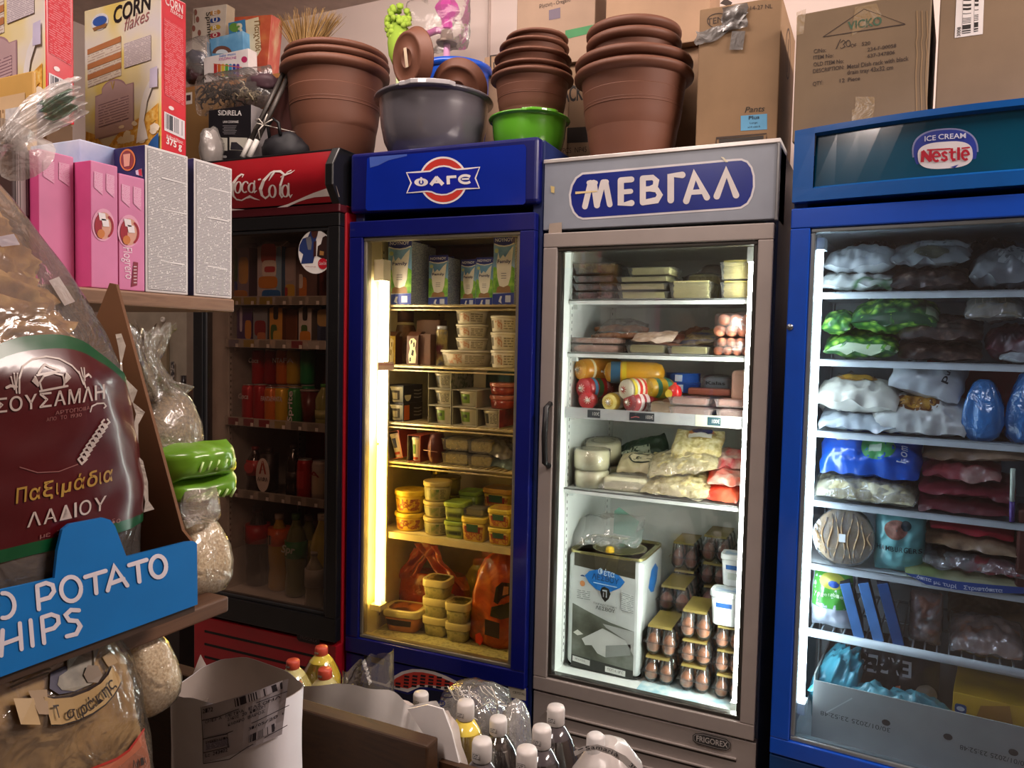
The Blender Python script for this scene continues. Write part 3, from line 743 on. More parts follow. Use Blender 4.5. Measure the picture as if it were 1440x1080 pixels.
# ================================================================ things on top of the fridges
terra=m('683f2d',.6,var=.04,vs=6); terra_d=m('7a4a36',.6)
lab=m('e6dcd2',.6)
def pot(name,label,R,h,loc,group,hook=.0,sticker=None,rings=True):
    """stacking pot: rolled rim, collar line, three rings, tapering to the foot"""
    prof=[(R*.60,0),(R*.66,h*.04),(R*.74,h*.30),(R*.795,h*.56)]
    if rings:
        for k in range(3):q=h*(.60+k*.03); prof+=[(R*.803,q),(R*.803,q),(R*.826,q+h*.004),(R*.83,q+h*.012),(R*.806,q+h*.02),(R*.806,q+h*.02)]
    prof+=[(R*.815,h*.755),(R*.815,h*.755),(R*.85,h*.765),(R*.85,h*.765),(R*.86,h*.90),(R*.90,h*.905),(R*1.0,h*.935),(R*1.005,h*.965),(R*.985,h*.99),(R*.95,h),(R*.91,h*.985),(R*.88,h*.93),(R*.80,h*.5),(R*.62,h*.03),(0,h*.03)]
    b=MB().lathe(prof,terra,48)
    root=tag(b.build(name,loc=loc),label,'pot',group)
    if sticker:
        a,zz,w,hh=sticker
        q=MB(); q.band(R*.83,R*.83,h*zz,h*zz+hh,a,a+math.degrees(w/R),lab,3,off=.004); q.build('price_label',root)
    return root
def stack(fr,rims,base_v,d,names,body_w=None):
    pass
# -- left stack on the drinks fridge
CT=FC.z(2.024)
def potstack(fr,d,um,base,rims,R0,h0,labels,group,st=None,rz=0):
    """rims: (rim half-width px, v of the rim's middle) from the lowest pot up"""
    for i,(hw,v)in enumerate(rims):
        u_=um[i]if isinstance(um,(list,tuple))else um
        x=fr.at(u_,v,d)[0]; R=(x-fr.at(u_-hw,v,d)[0])*fr.cosv(u_)
        p=fr.P(x,d,0); top=fr.at(u_,v,d-R)[1]+R*.03
        h=h0 if i else top-base
        pot('plant_pot',labels[i],R,h if i==0 else h0,(p.x,p.y,base if i==0 else top-h0),group,sticker=st if i==0 else None)
x,zz=FC.at(472,82,.2)
potstack(FC,.30,[472,473,474],CT,[(75,67),(74,56),(71,46)],0,.26,
    ['outermost and lowest of the brown pots stacked on the red drinks fridge','brown pot nested second in the stack on the red drinks fridge','topmost brown pot of the stack beside the straw broom'],'brown plant pots',(-62,.80,.012,.01))
# the right-hand stack on the grey fridge
MT=FM.z(1.983)
potstack(FM,.2,[892,892,892,892],MT,[(81,76),(80,58),(65,34),(65,18)],0,.30,
    ['outermost of the large brown pots stacked on the grey dairy fridge','second large brown pot from below on the grey dairy fridge','third brown pot from below in the stack on the grey dairy fridge','topmost pot of the tall brown stack beside the diaper carton'],'brown plant pots',(-35,.8,.012,.02))
# -- basins on the blue fridge
AT=FA.z(2.0145)
def basin(name,label,R,h,loc,c,rough,rim,wide=1.0,rz=0,ears=True):
    prof=[(R*.50,0),(R*.62,h*.02),(R*.74,h*.12),(R*.83,h*.30),(R*.885,h*.55),(R*.91,h*.78),(R*.92,h*.93),(R*.93,h*.95),(R*1.0,h*.955),(R*1.01,h*.975),(R*1.0,h),(R*.92,h),(R*.90,h*.96),(R*.8,h*.4),(R*.66,h*.05),(0,h*.05)]
    t=thing(name,label,'basin',loc,rz)
    body=m(c,rough,0,.04,6,None,.5)
    MB().lathe(prof,body,48).build('bowl',t)
    if ears:
        for sg in(0,PI):
            e=MB(); P=[(math.cos(a)*R*1.0,math.sin(a)*R*1.0)for a in[math.radians(-24+6*i)for i in range(9)]]
            Q=[(math.cos(a)*R*(1.09 if 1<i<8 else 1.03),math.sin(a)*R*(1.09 if 1<i<8 else 1.03))for i,a in enumerate([math.radians(-26+6.5*i)for i in range(9)])]
            e.prism([(x,y,h*.95)for x,y in P]+[(x,y,h*.95)for x,y in Q[::-1]],(0,0,h*.07),m(rim,rough,0,.04,6,None,.5),xf=MX.Rotation(sg,4,'Z'))
            e.build('grip',t,bev=.002)
    return t
def place(fr,um,v,d):
    x,zz=fr.at(um,v,d); p=fr.P(x,d,0); return p,x,zz
d=.175; p,x,zz=place(FA,611,113,d); R=(x-FA.at(527,113,d)[0])*FA.cosv(570); zz=FA.at(611,109,d-R)[1]
basin('basin','large grey plastic basin on the dark blue fridge',R*.98,zz-AT,(p.x,p.y,AT),'625e64',.22,'aaa6a8',rz=math.radians(115))
gz=zz
d=.24; p,x,zz=place(FA,745,150,d); R=(x-FA.at(687,150,d)[0])*FA.cosv(715); zz=FA.at(745,150,d-R)[1]
p=FA.P(x,d,0)
basin('basin','small lime green basin under a stack of brown pots',R*.97,zz-AT,(p.x,p.y,AT),'5aa428',.25,'64b42c',rz=math.radians(-50))
greenz=zz
potstack(FA,.24,[749,749,750,752,756],greenz-.055,[(57,90),(55,80),(53,63),(48,48),(43,37)],0,.14,
    ['outermost of the small brown pots standing in the lime green basin','small brown pot nested second from below above the lime basin','small brown pot third from below above the lime basin','small brown pot fourth from below above the lime basin','topmost of the small brown pots above the lime basin'],'brown plant pots')
d=.45; p,x,zz=place(FA,640,80,d); R=(x-FA.at(588,80,d)[0])*FA.cosv(615); zz=FA.at(640,76,d-R)[1]
b=basin('basin','bright blue basin behind the grey one',R,zz-AT,(p.x,p.y,AT),'1450c0',.3,'1450c0',ears=False)
def saucer(label,R,loc,rot,stick=False):
    t=thing('pot_saucer',label,'saucer',loc,group='brown pot saucers'); t.rotation_euler=rot
    prof=[(0,0),(R*.28,0),(R*.29,-.0015),(R*.32,-.0015),(R*.33,0),(R*.72,0),(R*.74,-.002),(R*.80,-.002),(R*.84,0),(R*.95,.03),(R*1.02,.034),(R*1.02,.038),(R*.95,.036),(R*.82,.006),(0,.006)]
    MB().lathe(prof,m('683f2d',.55,var=.04),44).build('dish',t)
    if stick:MB().add([(-.012,-.035,-.003),(.006,-.035,-.003),(.012,.03,-.003),(-.006,.03,-.003)],[(0,1,2,3)],m('d8c4a8',.6)).build('torn_label',t)
d=.16; p,x,zz=place(FA,572,78,d); Rv=zz-FA.at(572,116,d)[1]
saucer('brown pot saucer standing on edge in the grey basin with a torn label',.105,(p.x,p.y,FA.at(572,82,d)[1]),(math.radians(-82),math.radians(4),math.radians(-22)),True)
d=.24; p,x,zz=place(FA,643,120,d)
saucer('brown pot saucer half sunk in the grey basin in front of the blue one',.098,(p.x,p.y,FA.at(643,126,d)[1]),(math.radians(-62),math.radians(8),math.radians(18)))
# a pink toy and a lime duster in clear bags, behind the basins
d=.54; s0,s1,z0,z1=FA.slot(540,580,8,60,d); p=FA.P((s0+s1)/2,d,0)
b=MB(); rnd=random.Random(3)
for i in range(70):
    a,c=rnd.uniform(0,2*PI),rnd.uniform(-1,1); r=.05*math.sqrt(1-c*c*.8)
    b.blob(.014,.014,.014,m('a8c84a',.9,bump=(90,.3)),i,.3,3,rotm(loc=(r*math.cos(a),r*math.sin(a)*.7,.07+c*.065)),1,False)
b.blob(.045,.035,.1,m('98b840',.9),4,.1,2,rotm(loc=(0,0,0)),2,False)
t=thing('duster','lime green chenille duster sticking up behind the brown saucer','duster',(p.x,p.y,(z0+z1)/2-.07)); b.build('duster_head',t)
MB().tube([(0,0,-.04),(0.01,0,AT-((z0+z1)/2-.07)+.005)],.008,m('c8d8a0',.5)).build('handle',t)
d=.585; s0,s1,z0,z1=FA.slot(612,646,0,62,d); p=FA.P((s0+s1)/2,d,0); w=(s1-s0)/2
pk=m('c8289c',.35,coat=.4)
t=thing('toy','pink plastic toy with a faceted head inside a clear bag','toy',(p.x,p.y,z0))
hh=z1-z0
MB().lathe([(.006,hh*.28),(w*.45,hh*.34),(w*.40,hh*.52),(w*.95,hh*.78),(w*.85,hh*.86),(w*.5,hh*1.0),(w*.2,hh*1.05),(0,hh*1.06)],pk,8,smooth=False).build('head',t)
MB().lathe([(w*.75,.0),(w*.8,hh*.05),(w*.5,hh*.09),(w*.42,hh*.30)],m('8c7a6e',.5),12).tube([(0,0,0),(.004,0,AT-z0+.004)],.014,m('d8a0c8',.4)).build('base',t)
MB().tube([(-.01,0,hh*.30),(-w*.9,0,hh*.36),(-w*1.8,0,hh*.30),(-w*2.1,0,hh*.0),(-w*2.1,0,-.05)],[.012,.014,.015,.015,.014],m('b85898',.4),10).build('arm',t)
b=MB(); s0,s1,z0b,z1=FA.slot(568,662,-8,76,d);
b.pillow(s1-s0,z1-z0b,.11,film('e8e4e0',.07,.12,(18,.8),gl=.05),5,20,18,.02,3,rotm(loc=((s1+s0)/2-(FA.slot(612,646,0,62,d)[0]+FA.slot(612,646,0,62,d)[1])/2,0,(z1-z0b)/2-.03)))
b.build('clear_bag',t)
# -- cartons at the back
cb,cb2,cb3=card('9a7c60'),card('8c6f54'),card('9f8570')
ink=m('3a2c24',.7)
def carton(fr,ul,ur,vt,vb,d,dep,label,mt=None,base=None,q=0,name='carton',grp=None,top=None,bev=.003):
    s0,s1,z0,z1=fr.slot(ul,ur,vt,vb,d)
    if base is not None:z0=base
    p=fr.P(s0,d,0); t=thing(name,label,'carton',(p.x,p.y,z0),fr.q+q,grp)
    w,h=s1-s0,(top or z1)-z0
    MB().box(0,w,0,dep,0,h,mt or cb).build('box',t,bev=bev)
    return t,w,h
def pxf(fr,t,d,ox,oy,k,dy=-.0008):
    """crop pixels -> the thing's own front plane (thing turned like its fridge)"""
    def fn(p):
        x,zz=fr.at(ox+p[0]/k,oy+p[1]/k,d); w=fr.P(x,d,zz)-V(t.location); a,b=fr.a,fr.b
        return V((w.dot(a),w.dot(b)+dy,w.z))
    return fn
def fits(fn,b,body,mt,p0,p1,hpx,**k):
    a,c=fn(p0),fn(p1); b.text(body,mt,a,c,fn((p0[0],p0[1]-hpx))-a,**k)
t,w,h=carton(FM,800,985,78,210,.44,.12,'printed brown carton standing behind the two pot stacks',cb2,MT)
f=pxf(FM,t,.44,780,0,4); b=MB(); fits(f,b,'PACK',m('1c1714',.7),(20,580),(160,560),85,bold=.02); fits(f,b,'12PCS  NP45',ink,(20,865),(180,855),30)
b.build('lettering',t); MB().shape([(70,720),(190,712),(190,800),(70,805)],bars('a58565','2a2019',.004),f).build('barcode',t)
CKT=t.location.z+h
t,w,h=carton(FA,680,800,72,210,.50,.1,'brown carton standing at the wall behind the small pots',cb,AT)
f=pxf(FA,t,.50,530,0,4); b=MB()
b.stroke([(640,315),(760,300),(760,420),(640,440),(640,315)],8,ink,f); fits(f,b,'UP',ink,(655,400),(740,385),50); b.build('print',t)
t,w,h=carton(FM,727,837,-40,54,.42,.16,'large brown carton with a green strip along its foot, high behind the pots',cb3,CKT+.001)
f=pxf(FM,t,.42,530,0,4); b=MB(); fits(f,b,'Ρίγανη - Oregano',ink,(915,48),(1090,8),22,bold=.008)
b.shape([(968,58),(1032,42),(1032,102),(968,114)],lines('b09a96','5a4a5c',.004,.5),f); b.build('lettering',t); b=MB()
b.shape([(1060,172),(1190,145),(1228,136),(1228,178),(1190,190),(1085,215),(1060,218)],m('2f7a44',.6),f); b.build('print',t)
t,w,h=carton(FM,852,998,-40,70,.40,.16,'tall plain brown carton right of the one with the green strip',card('a4856a'),CKT+.001)
f=pxf(FM,t,.40,780,0,4); b=MB(); b.shape([(930,20),(960,-10),(1000,15),(985,40)],ink,f); b.build('print',t)
# the diaper carton with a taped corner
t,w,h=carton(FM,981,1096,6,205,.12,.34,'tall brown carton with grey tape on its corner and a blue size label',card('866a4c'),MT,top=FM.at(1040,4,.12)[1])
d=.12; f=pxf(FM,t,d,780,0,4); f2=pxf(FM,t,d,780,0,4,-.0016); f3=pxf(FM,t,d,780,0,4,-.003); b=MB()
fits(f,b,'TENA',ink,(858,140),(985,118),34); fits(f,b,'14-27 NL',ink,(1102,58),(1225,46),24)
b.stroke(arc(925,118,66,42,0,360,20),5,ink,f); b.build('lettering',t); b=MB()
fits(f,b,'Pants',m('2c2722',.7),(1070,634),(1182,626),32,shear=.25,bold=.004)
b.build('lettering',t); b=MB()
b.shape([(1047,652),(1195,640),(1195,728),(1047,736)],m('5b9ac0',.6),f)
dk=m('1d3346',.6); fits(f2,b,'Plus',dk,(1092,674),(1152,668),20,bold=.015); fits(f2,b,'Large',dk,(1098,698),(1142,694),11); fits(f2,b,'x14 size 6',dk,(1086,722),(1156,716),12)
b.build('size_label',t); b=MB()
b.stroke([(908,815),(910,778),(1192,752),(1192,790)],7,ink,f,cap=False); b.shape([(925,815),(925,784),(1175,762),(1175,800)],bars('866a4c','2a211a',.0035),f)
b.build('barcode',t)
b=MB(); tp=film('4e4844',.85,.4,(26,.7),gl=.02)
b.grid(lambda u,v:f3((795+290*u+10*math.sin(v*7),180+(-150*u*u)+v*(80-30*u)+6*math.sin(u*14+v*3)))+V((0,-.004-.006*noise.noise(V((u*5,v*5,1))),0)),14,6,tp)
b.grid(lambda u,v:f3((945+u*140+6*math.sin(v*9),50+v*135-u*28))+V((0,-.006-.012*noise.noise(V((u*4,v*4,8))),0)),10,10,tp)
b.grid(lambda u,v:f3((1000+u*75-v*15,180+v*105-u*15*0))+V((0,-.004,0)),4,6,tp); b.build('tape',t)
s=MB(); hh=h
for a0 in(0,):s.stroke(arc(.17,hh-.1,.055,.07,0,360,20),.006,ink,lambda p:V((w+.0008,p[0],p[1])))
s.stroke([(.17,hh-.15),(.17,hh-.06)],.008,ink,lambda p:V((w+.0009,p[0],p[1]))); s.build('side_print',t)
# cartons on the freezer
NT_=FN.z(1.9776)
t,w,h=carton(FN,1118,1306,8,182,.10,.36,'wide brown carton with a green triangle mark and lines of print',card('78644c'),NT_+.004,top=FN.at(1210,4,.1)[1])
d=.10; f=pxf(FN,t,d,1080,0,4); b=MB()
b.stroke([(310,208),(540,52),(772,136),(310,208)],4,ink,f,cap=False)
fits(f,b,'VICKO',m('3c5a44',.7),(448,168),(640,138),44,bold=.03)
for s_,p0,p1,hp in(('OF',(466,268),(498,264),20),('520',(528,258),(576,252),20),('C/No:',(258,300),(326,292),22),('234-F-00058',(560,290),(722,266),20),('ITEM No:',(256,336),(368,322),22),('637-347806',(560,326),(714,304),20),('OLD ITEM No:',(256,374),(426,354),22),('DESCRIPTION:',(254,412),(428,388),22),('Metal Dish rack with black',(446,388),(792,340),24),('drain tray 43x32 cm',(446,420),(704,390),24),('QTY:',(252,484),(310,474),22),('12',(404,466),(432,462),22),('Piece',(450,460),(518,450),22)):
    fits(f,b,s_,ink,p0,p1,hp,bold=.01)
b.build('lettering',t); b=MB()
b.stroke([(408,222),(384,275)],5,ink,f); b.stroke([(410,240),(425,226),(436,236),(424,250),(434,262),(414,274),(408,268)],4,ink,f); b.stroke(arc(452,245,12,18,0,360,12),4,ink,f); b.build('handwriting',t)
b=MB(); tp=film('a88c62',.5,.3,(25,.5),gl=.06)

for q_ in([(492,545),(600,545),(600,600),(585,690),(470,705),(472,620),(490,612)],[(160,70),(215,50),(200,190),(160,200)],[(490,40),(610,20),(640,90),(470,205)]):MB().shape(q_,tp,f).build('packing_tape',t)
b=MB()
for x0,x1 in((838,850),(866,880),(894,908)):b.stroke([(x0,60),(x0+4,200),(x0-4,240),(x0+2,300),(x0-6,430),(x0,650)],9,card('8a7050'),f,cap=False)
b.build('crushed_edge',t)
t,w,h=carton(FN,1319,1475,-30,160,.10,.36,'plain brown carton with a white barcode label, beside the triangle-marked one',card('7e6850'),NT_+.004,top=FN.at(1390,-40,.1)[1])
f=pxf(FN,t,d,1080,0,4); f2=pxf(FN,t,d,1080,0,4,-.0014); b=MB()
b.shape([(1062,-60),(1218,-80),(1208,192),(1050,214)],m('ddd6d2',.6),f)
b.add([f2(p)for p in((1092,190),(1140,184),(1145,-60),(1100,-60))],[(0,1,2,3)],bars('ddd6d2','26221f',.0035),[[(0,0),(0,.02),(.2,.02),(.2,0)]])
b.add([f2(p)for p in((1158,180),(1182,176),(1186,-60),(1165,-60))],[(0,1,2,3)],bars('ddd6d2','26221f',.004),[[(0,0),(0,.02),(.2,.02),(.2,0)]])
a_,c_=f2((1082,204)),f2((1084,152)); b.text('3008',m('26221f',.6),a_,c_,f2((1062,206))-a_,bold=.01)
b.build('shipping_label',t)
# -- clutter on the drinks fridge
d=.40; s0,s1,zl,z1=FC.slot(255,395,108,119,d)
bd=MB().box(-.08,s1-s0+.03,-.04,.5,-.018,0,wood('8a5c34','a06c3e',4)); p=FC.P(s0,d,zl)
o=bd.build('shelf_board',loc=p,rz=FC.q); tag(o,'narrow wooden shelf board holding the board games at the wall','shelf')
def onboard(ul,ur,vt,dd,dep,label,mt,name='board_game',tilt=0,base=zl,cat='box',rightm=None,topm=None,vb=None):
    s0,s1,z0,z1=FC.slot(ul,ur,vt,vb or 112,dd); p=FC.P(s0,dd,0)
    t=thing(name,label,cat,(p.x,p.y,(z0 if vb else base)+.001),FC.q)
    w,h=s1-s0,z1-(z0 if vb else base); X=MX.Rotation(tilt,4,'Y')if tilt else None
    MB().box(0,w,0,dep,0,h,mt,xf=X,right=rightm,top=topm).build('box',t,bev=.002)
    return t,w,h,X,pxf(FC,t,dd,250,0,4),pxf(FC,t,dd,250,0,4,-.0014)
t,w,h,X,f,f2=onboard(266,313,8,.50,.05,'white board game box with coloured letters up its side',m('cfc3b4',.5),rightm=m('b8a890',.5),tilt=.06)
b=MB()
for i,(c,s_)in enumerate((('b8864a','Ε'),('2f4a8a','U'),('c8a43a','R'),('a83a4a','O'))):
    yy=60+i*42; b.stroke([(195,yy+15),(228,yy+8)],26,m(c,.5),f); fits(f2,b,s_,m('e8e0d4',.5),(198,yy+24),(224,yy+20),22,bold=.02)
a_,c_=f((160,70)),f((172,238)); b.text('Spinner',m('3a3428',.5),a_,c_,f((186,66))-a_,bold=.02)
for x,y in((100,70),(112,110),(122,185),(90,160)):b.shape(arc(x,y,10,18,0,360,10)[:-1],m('8c5448',.5),f)
b.stroke([(75,80),(75,200)],8,m('8c7a66',.5),f); b.stroke([(95,60),(95,130)],5,m('8c7a66',.5),f); b.build('print',t)
t,w,h,X,f,f2=onboard(322,374,20,.46,.07,'red board game box with green and yellow artwork, right end of the row',mott([(.3,'a8402c'),(.55,'b85a3a'),(.8,'c88a4a')],14,.5),rightm=mott([(.35,'a82e34'),(.6,'c86a5a'),(.75,'d8c49a')],16,.5,stretch=(1,1,.3)),tilt=.1)
b=MB()
b.shape([(285,130),(380,108),(385,200),(290,215)],m('3a7aa8',.5),f); b.shape(arc(320,155,30,26,0,360,14)[:-1],m('5c8c3a',.5),f2); fits(f2,b,'3',m('d8d4b8',.5),(330,195),(365,190),60,bold=.03)
b.shape([(380,115),(455,95),(470,280),(440,330),(400,320)],m('d0c4a4',.5),f)
a_,c_=f2((432,120)),f2((440,290)); b.text('Παιχνίδι',m('7a5a2a',.5),a_,c_,f2((462,116))-a_,bold=.02)
b.shape([(395,320),(440,330),(450,440),(410,440)],m('5c7a3c',.5),f2); b.build('print',t)
t,w,h,X,f,f2=onboard(293,344,51,.42,.06,'light blue toy box behind the xylophone box',mott([(.3,'4a86b4'),(.6,'6aa4cc'),(.8,'a8c8dc')],12,.45),tilt=-.05)
b=MB(); b.shape(arc(250,300,55,42,180,360,14),m('6a4438',.5),f); b.shape(arc(250,302,35,24,180,360,14),m('c8d4dc',.5),f2); b.build('print',t)
t,w,h,X,f,f2=onboard(287,350,76,.36,.05,'white box picturing a rainbow xylophone',m('ded6d4',.45),tilt=-.03,vb=112)
b=MB()
for i,c in enumerate(('b03030','c86a2a','c8b03a','4a9a3a','3a8ab8','2c3c8c','6a3a8a')):
    b.stroke([(213+i*21,368),(213+i*21,424)],18,m(c,.4),f)
b.stroke([(205,360),(360,380)],5,m('c8604a',.4),f); b.stroke([(205,420),(365,425)],5,m('c8604a',.4),f)
fits(f,b,'XYLOPHONE',m('b05a9a',.4),(230,342),(330,330),14,bold=.02); fits(f,b,'baby music',m('6a8ac8',.4),(235,322),(328,308),14,bold=.02)
b.shape(arc(375,335,17,18,0,360,14)[:-1],m('b03060',.4),f); b.build('print',t)
s0,s1,z0,z1=FC.slot(262,291,52,116,.40); p=FC.P((s0+s1)/2,.40,z0)
t=thing('toy_pack','bagged dark blue toy car beside the xylophone box','toy',p,FC.q)
MB().blob(.045,.04,.035,m('22284a',.3,coat=.5),4,.2,2,rotm(loc=(0,0,.075))).blob(.055,.04,.05,mott([(.4,'1c1a1e'),(.6,'4a2c30'),(.7,'6a6468')],30,.4),7,.2,2).build('toy_body',t)
MB().pillow(s1-s0+.03,z1-z0,.09,film('c8c0ba',.18,.15,(30,.8)),8,14,14,.012,xf=rotm(loc=(0,0,(z1-z0)/2))).build('clear_bag',t)
# cardboard wedge and a pale pack below the shelf board
s0,s1,z0,z1=FC.slot(258,300,124,178,.30); p=FC.P(s0,.30,CT)
o=MB().box(0,s1-s0,0,.12,0,z1-CT,card('8f6a3c')).fq(.01,.05,z1-CT-.06,z1-CT-.012,-.001,m('d0c8c0',.5)).fq(.018,.042,z1-CT-.045,z1-CT-.022,-.0016,m('3a2428',.5)).build('carton',loc=p,rz=FC.q,bev=.002); tag(o,'small ochre carton with a white label under the shelf board','carton')
s0,s1,z0,z1=FC.slot(276,302,160,226,.05); p=FC.P(.034,.02,CT+.003)
t=thing('bagged_pack','pale grey bundle in clear film beside the black cookware box','pack',p,FC.q)
MB().blob(.026,.045,.07,m('8d8480',.6,bump=(50,.3)),3,.15,2).build('bundle',t); MB().blob(.031,.052,.078,film('d8d0ca',.25,.12,(26,.8)),3,.18,2.4,rotm(loc=(0,0,-.002))).build('clear_bag',t)
# black cookware box
d=.09; s0,s1,z0,z1=FC.slot(293,353,151,225,d); p=FC.P(s0,d,CT)
t=thing('cookware_box','black cookware box with white lettering and two small pictures','box',(p.x,p.y,CT),FC.q)
MB().box(0,s1-s0,0,.09,0,z1-CT,m('16141a',.4),right=m('8a8484',.5)).build('box',t,bev=.002)
f=pxf(FC,t,d,250,0,4); f2=pxf(FC,t,d,250,0,4,-.0014); b=MB(); w_=m('d8d4d2',.4)
fits(f,b,'SiDiRELA',w_,(228,648),(360,650),28,bold=.012); fits(f,b,'LAVA COOKWARE',w_,(256,692),(342,692),13,bold=.01)
for i in range(6):b.stroke([(254+(i%2)*6,708+i*9),(332-(i%3)*4,708+i*9)],2.5,m('8a868a',.5),f,cap=False)
for x0,x1,k in((182,280,0),(292,392,1)):
    b.shape([(x0,772),(x1,776),(x1,848),(x0,844)],m('c9c5b8',.5),f)
    b.shape([(x0+18,808),(x0+50,800),(x0+82,806),(x0+78,838),(x0+24,836)]if not k else[(x0+5,842),(x0+10,800),(x0+40,800),(x0+75,830),(x0+80,845)],m('22202a',.5),f2)
b.stroke([(185,880),(270,882)],14,m('a8a4a4',.5),f); b.build('print',t)
# bag of dried branches
s0,s1,z0,z1=FC.slot(276,384,104,150,.17); p=FC.P((s0+s1)/2,.17,z0)
t=thing('bag_of_branches','clear bag of dark dried branches lying over the black cookware box','bag',p,FC.q)
b=MB(); rnd=random.Random(5); W_=s1-s0; H_=z1-z0
for i in range(46):
    dx=rnd.uniform(-.42,.15)*W_; c_=m(rnd.choice(['2e2420','3a2c26','241c1c','4a3c34']),.7)
    P=[V((dx,rnd.uniform(-.03,.03),H_*.5))]
    for k in range(5):P.append(P[-1]+V((rnd.uniform(-.025,.025),rnd.uniform(-.01,.01),rnd.uniform(-.02,.018))))
    b.tube(P,.0035,c_,5)
for i in range(26):
    dx=W_*.22+rnd.uniform(-.03,.05); P=[V((dx,rnd.uniform(-.03,0),H_*.25))]
    for k in range(5):P.append(P[-1]+V((rnd.uniform(-.02,.02),rnd.uniform(-.01,.01),rnd.uniform(-.014,.016))))
    b.tube(P,.003,m('a8987a',.7),5)
b.build('branches',t)
MB().blob(.07,.045,.04,m('4a3038',.6),2,.2,2,rotm(loc=(W_*.36,0,H_*.35))).build('purple_bundle',t)
MB().pillow(W_,H_*1.25,.12,film('d8d0ca',.09,.1,(22,1)),11,24,14,.02,2.4,rotm(loc=(0,0,H_*.5))).build('clear_bag',t)
# folded drying rack leaning over the clutter
d=.07
P1,P2=FC.at(404,92,d+.12),FC.at(341,221,d-.03); Q1,Q2=FC.at(412,94,d+.12),FC.at(350,221,d-.03)
t=thing('folding_rack','folded metal-legged table with a dark red board leaning on the clutter','rack',FC.P(0,0,0),FC.q)
for a_,c_ in((P1,P2),(Q1,Q2)):
    A_,B_=V((a_[0],d+.12,a_[1])),V((c_[0],d-.03,max(c_[1],CT+.006)))
    b=MB(); b.tube([A_,A_.lerp(B_,.82)],.0085,m('4a4440',.45,.4),10); b.build('leg',t)
    MB().tube([A_.lerp(B_,.82),B_],.0095,m('d8d4ce',.5),10).build('foot_cap',t)
s_=[FC.at(*q,d+.14)for q in((418,96),(412,215),(364,222),(405,112))]
MB().prism([(x,d+.13,max(zz,CT+.004))for x,zz in s_],(.0,.015,0),m('4a2622',.5)).build('board',t)
b=MB(); kn=FC.at(372,176,d); rnd=random.Random(2)
for ang in(0.2,.9,2.2,2.9,4.0):b.tube([(kn[0],d-.005,kn[1]),(kn[0]+.025*math.cos(ang),d-.012,kn[1]+.025*math.sin(ang)),(kn[0]+.045*math.cos(ang+.3),d-.004,kn[1]+.045*math.sin(ang+.3)-.006)],.0022,m('d8d0c4',.6),6)
k2=FC.at(415,186,d+.1); b.tube([(kn[0],d-.005,kn[1]),(k2[0],d+.1,k2[1])],.0016,m('d8d0c4',.6),6); b.build('tie_cord',t)
# dark bag between rack and pots
s0,s1,z0,z1=FC.slot(372,422,148,214,.12); p=FC.P((s0+s1)/2,.14,CT+.002)
t=thing('black_bag','black cloth bag with a looped strap beside the brown pots','bag',p,FC.q)
MB().blob((s1-s0)*.55,.07,(z1-z0)*.42,m('15131a',.6,bump=(30,.3)),6,.16,2).build('pouch',t)
MB().tube([(-.03,-.05,(z1-z0)*.55),(-.035,-.055,(z1-z0)*.8),(-.012,-.055,(z1-z0)*.95),(.014,-.055,(z1-z0)*.85),(.018,-.05,(z1-z0)*.6)],.006,m('0f0e12',.5),8).build('strap',t)
# straw broom
d=.53; a_=FC.at(430,80,d); p=FC.P(a_[0],d,0)
t=thing('straw_broom','upturned straw broom behind the left stack of brown pots','broom',(p.x,p.y,CT+.001),FC.q)
b=MB(); rnd=random.Random(9); zb_=a_[1]-CT; L_=FC.at(438,14,d)[1]-a_[1]
x_l,x_r=FC.at(392,20,d)[0]-a_[0],FC.at(482,20,d)[0]-a_[0]
for i in range(230):
    u_=rnd.random(); xt=x_l+(x_r-x_l)*u_; ln=L_*rnd.uniform(.8,1.08)*(1-.3*(u_-.35)**2*2); x0_=(u_-.5)*.07; yy=rnd.uniform(-.02,.02)
    lean=-.02 if u_<.3 else.01
    P=[V((x0_,yy*.6,zb_)),V((x0_+(xt-x0_)*.45,yy,zb_+ln*.5)),V((xt+rnd.uniform(-.012,.012),yy*1.3,zb_+ln))]
    b.tube(P,[.0022,.0018,.0007],m(rnd.choice(['a8834e','b89258','8f6c3c','c2a06a']),.7),4,cap=False)
b.build('straw',t)
MB().tube([(0,0,zb_+.02),(0,0,zb_-.06),(0,0,0)],[.034,.026,.013],m('9a7444',.6),12).build('handle',t)
# ================================================================ the shop shelving on the left, along the aisle
XF=-.95  # its front edge (faces +x)
oak,oak2='6a4a36','8a6850'
e_=atx(330,421,XF); SZ,SY=e_.z,e_.y
shelfwood=wood(oak,oak2,5,.45,(14,1.2,14))
t=tag(MB().box(XF-.36,XF,-.6,SY,SZ-.021,SZ,shelfwood).build('shelf_board',bev=.003),'brown wooden shelf board under the white and pink boxes','shelf')
# stepped upper board that carries the cereal boxes
XU=-1.22; q=atx(261,221,XU); UZ=q.z
lowz=atx(300,829,-.84).z
tag(MB().box(-1.31,-.80,-.6,atx(322,838,-.80).y,lowz-.022,lowz,wood('4a3022','624430',5,.5,(14,1.2,14))).build('shelf_board',bev=.003),'lower brown shelf board under the rice bag, behind the blue tray','shelf')
un=thing('shelf_unit','dark steel uprights of the aisle shelving behind the bread','shelving',(-1.5,-.65,0))
iron=m('3a3532',.5)
for y in(0.02,SY+.5):MB().box(-.03,.01,y,y+.04,0,1.9,iron).build('upright',un)
MB().box(-.03,-.02,.06,SY+.5,.2,1.75,m('6a5a48',.7)).build('back_panel',un)
for z_ in(lowz-.031,SZ-.022):
    MB().box(.0,.18,SY+.42 if z_>UZ-.03 else SY+.44,SY+.46,z_-.05,z_,iron).build('bracket',un)
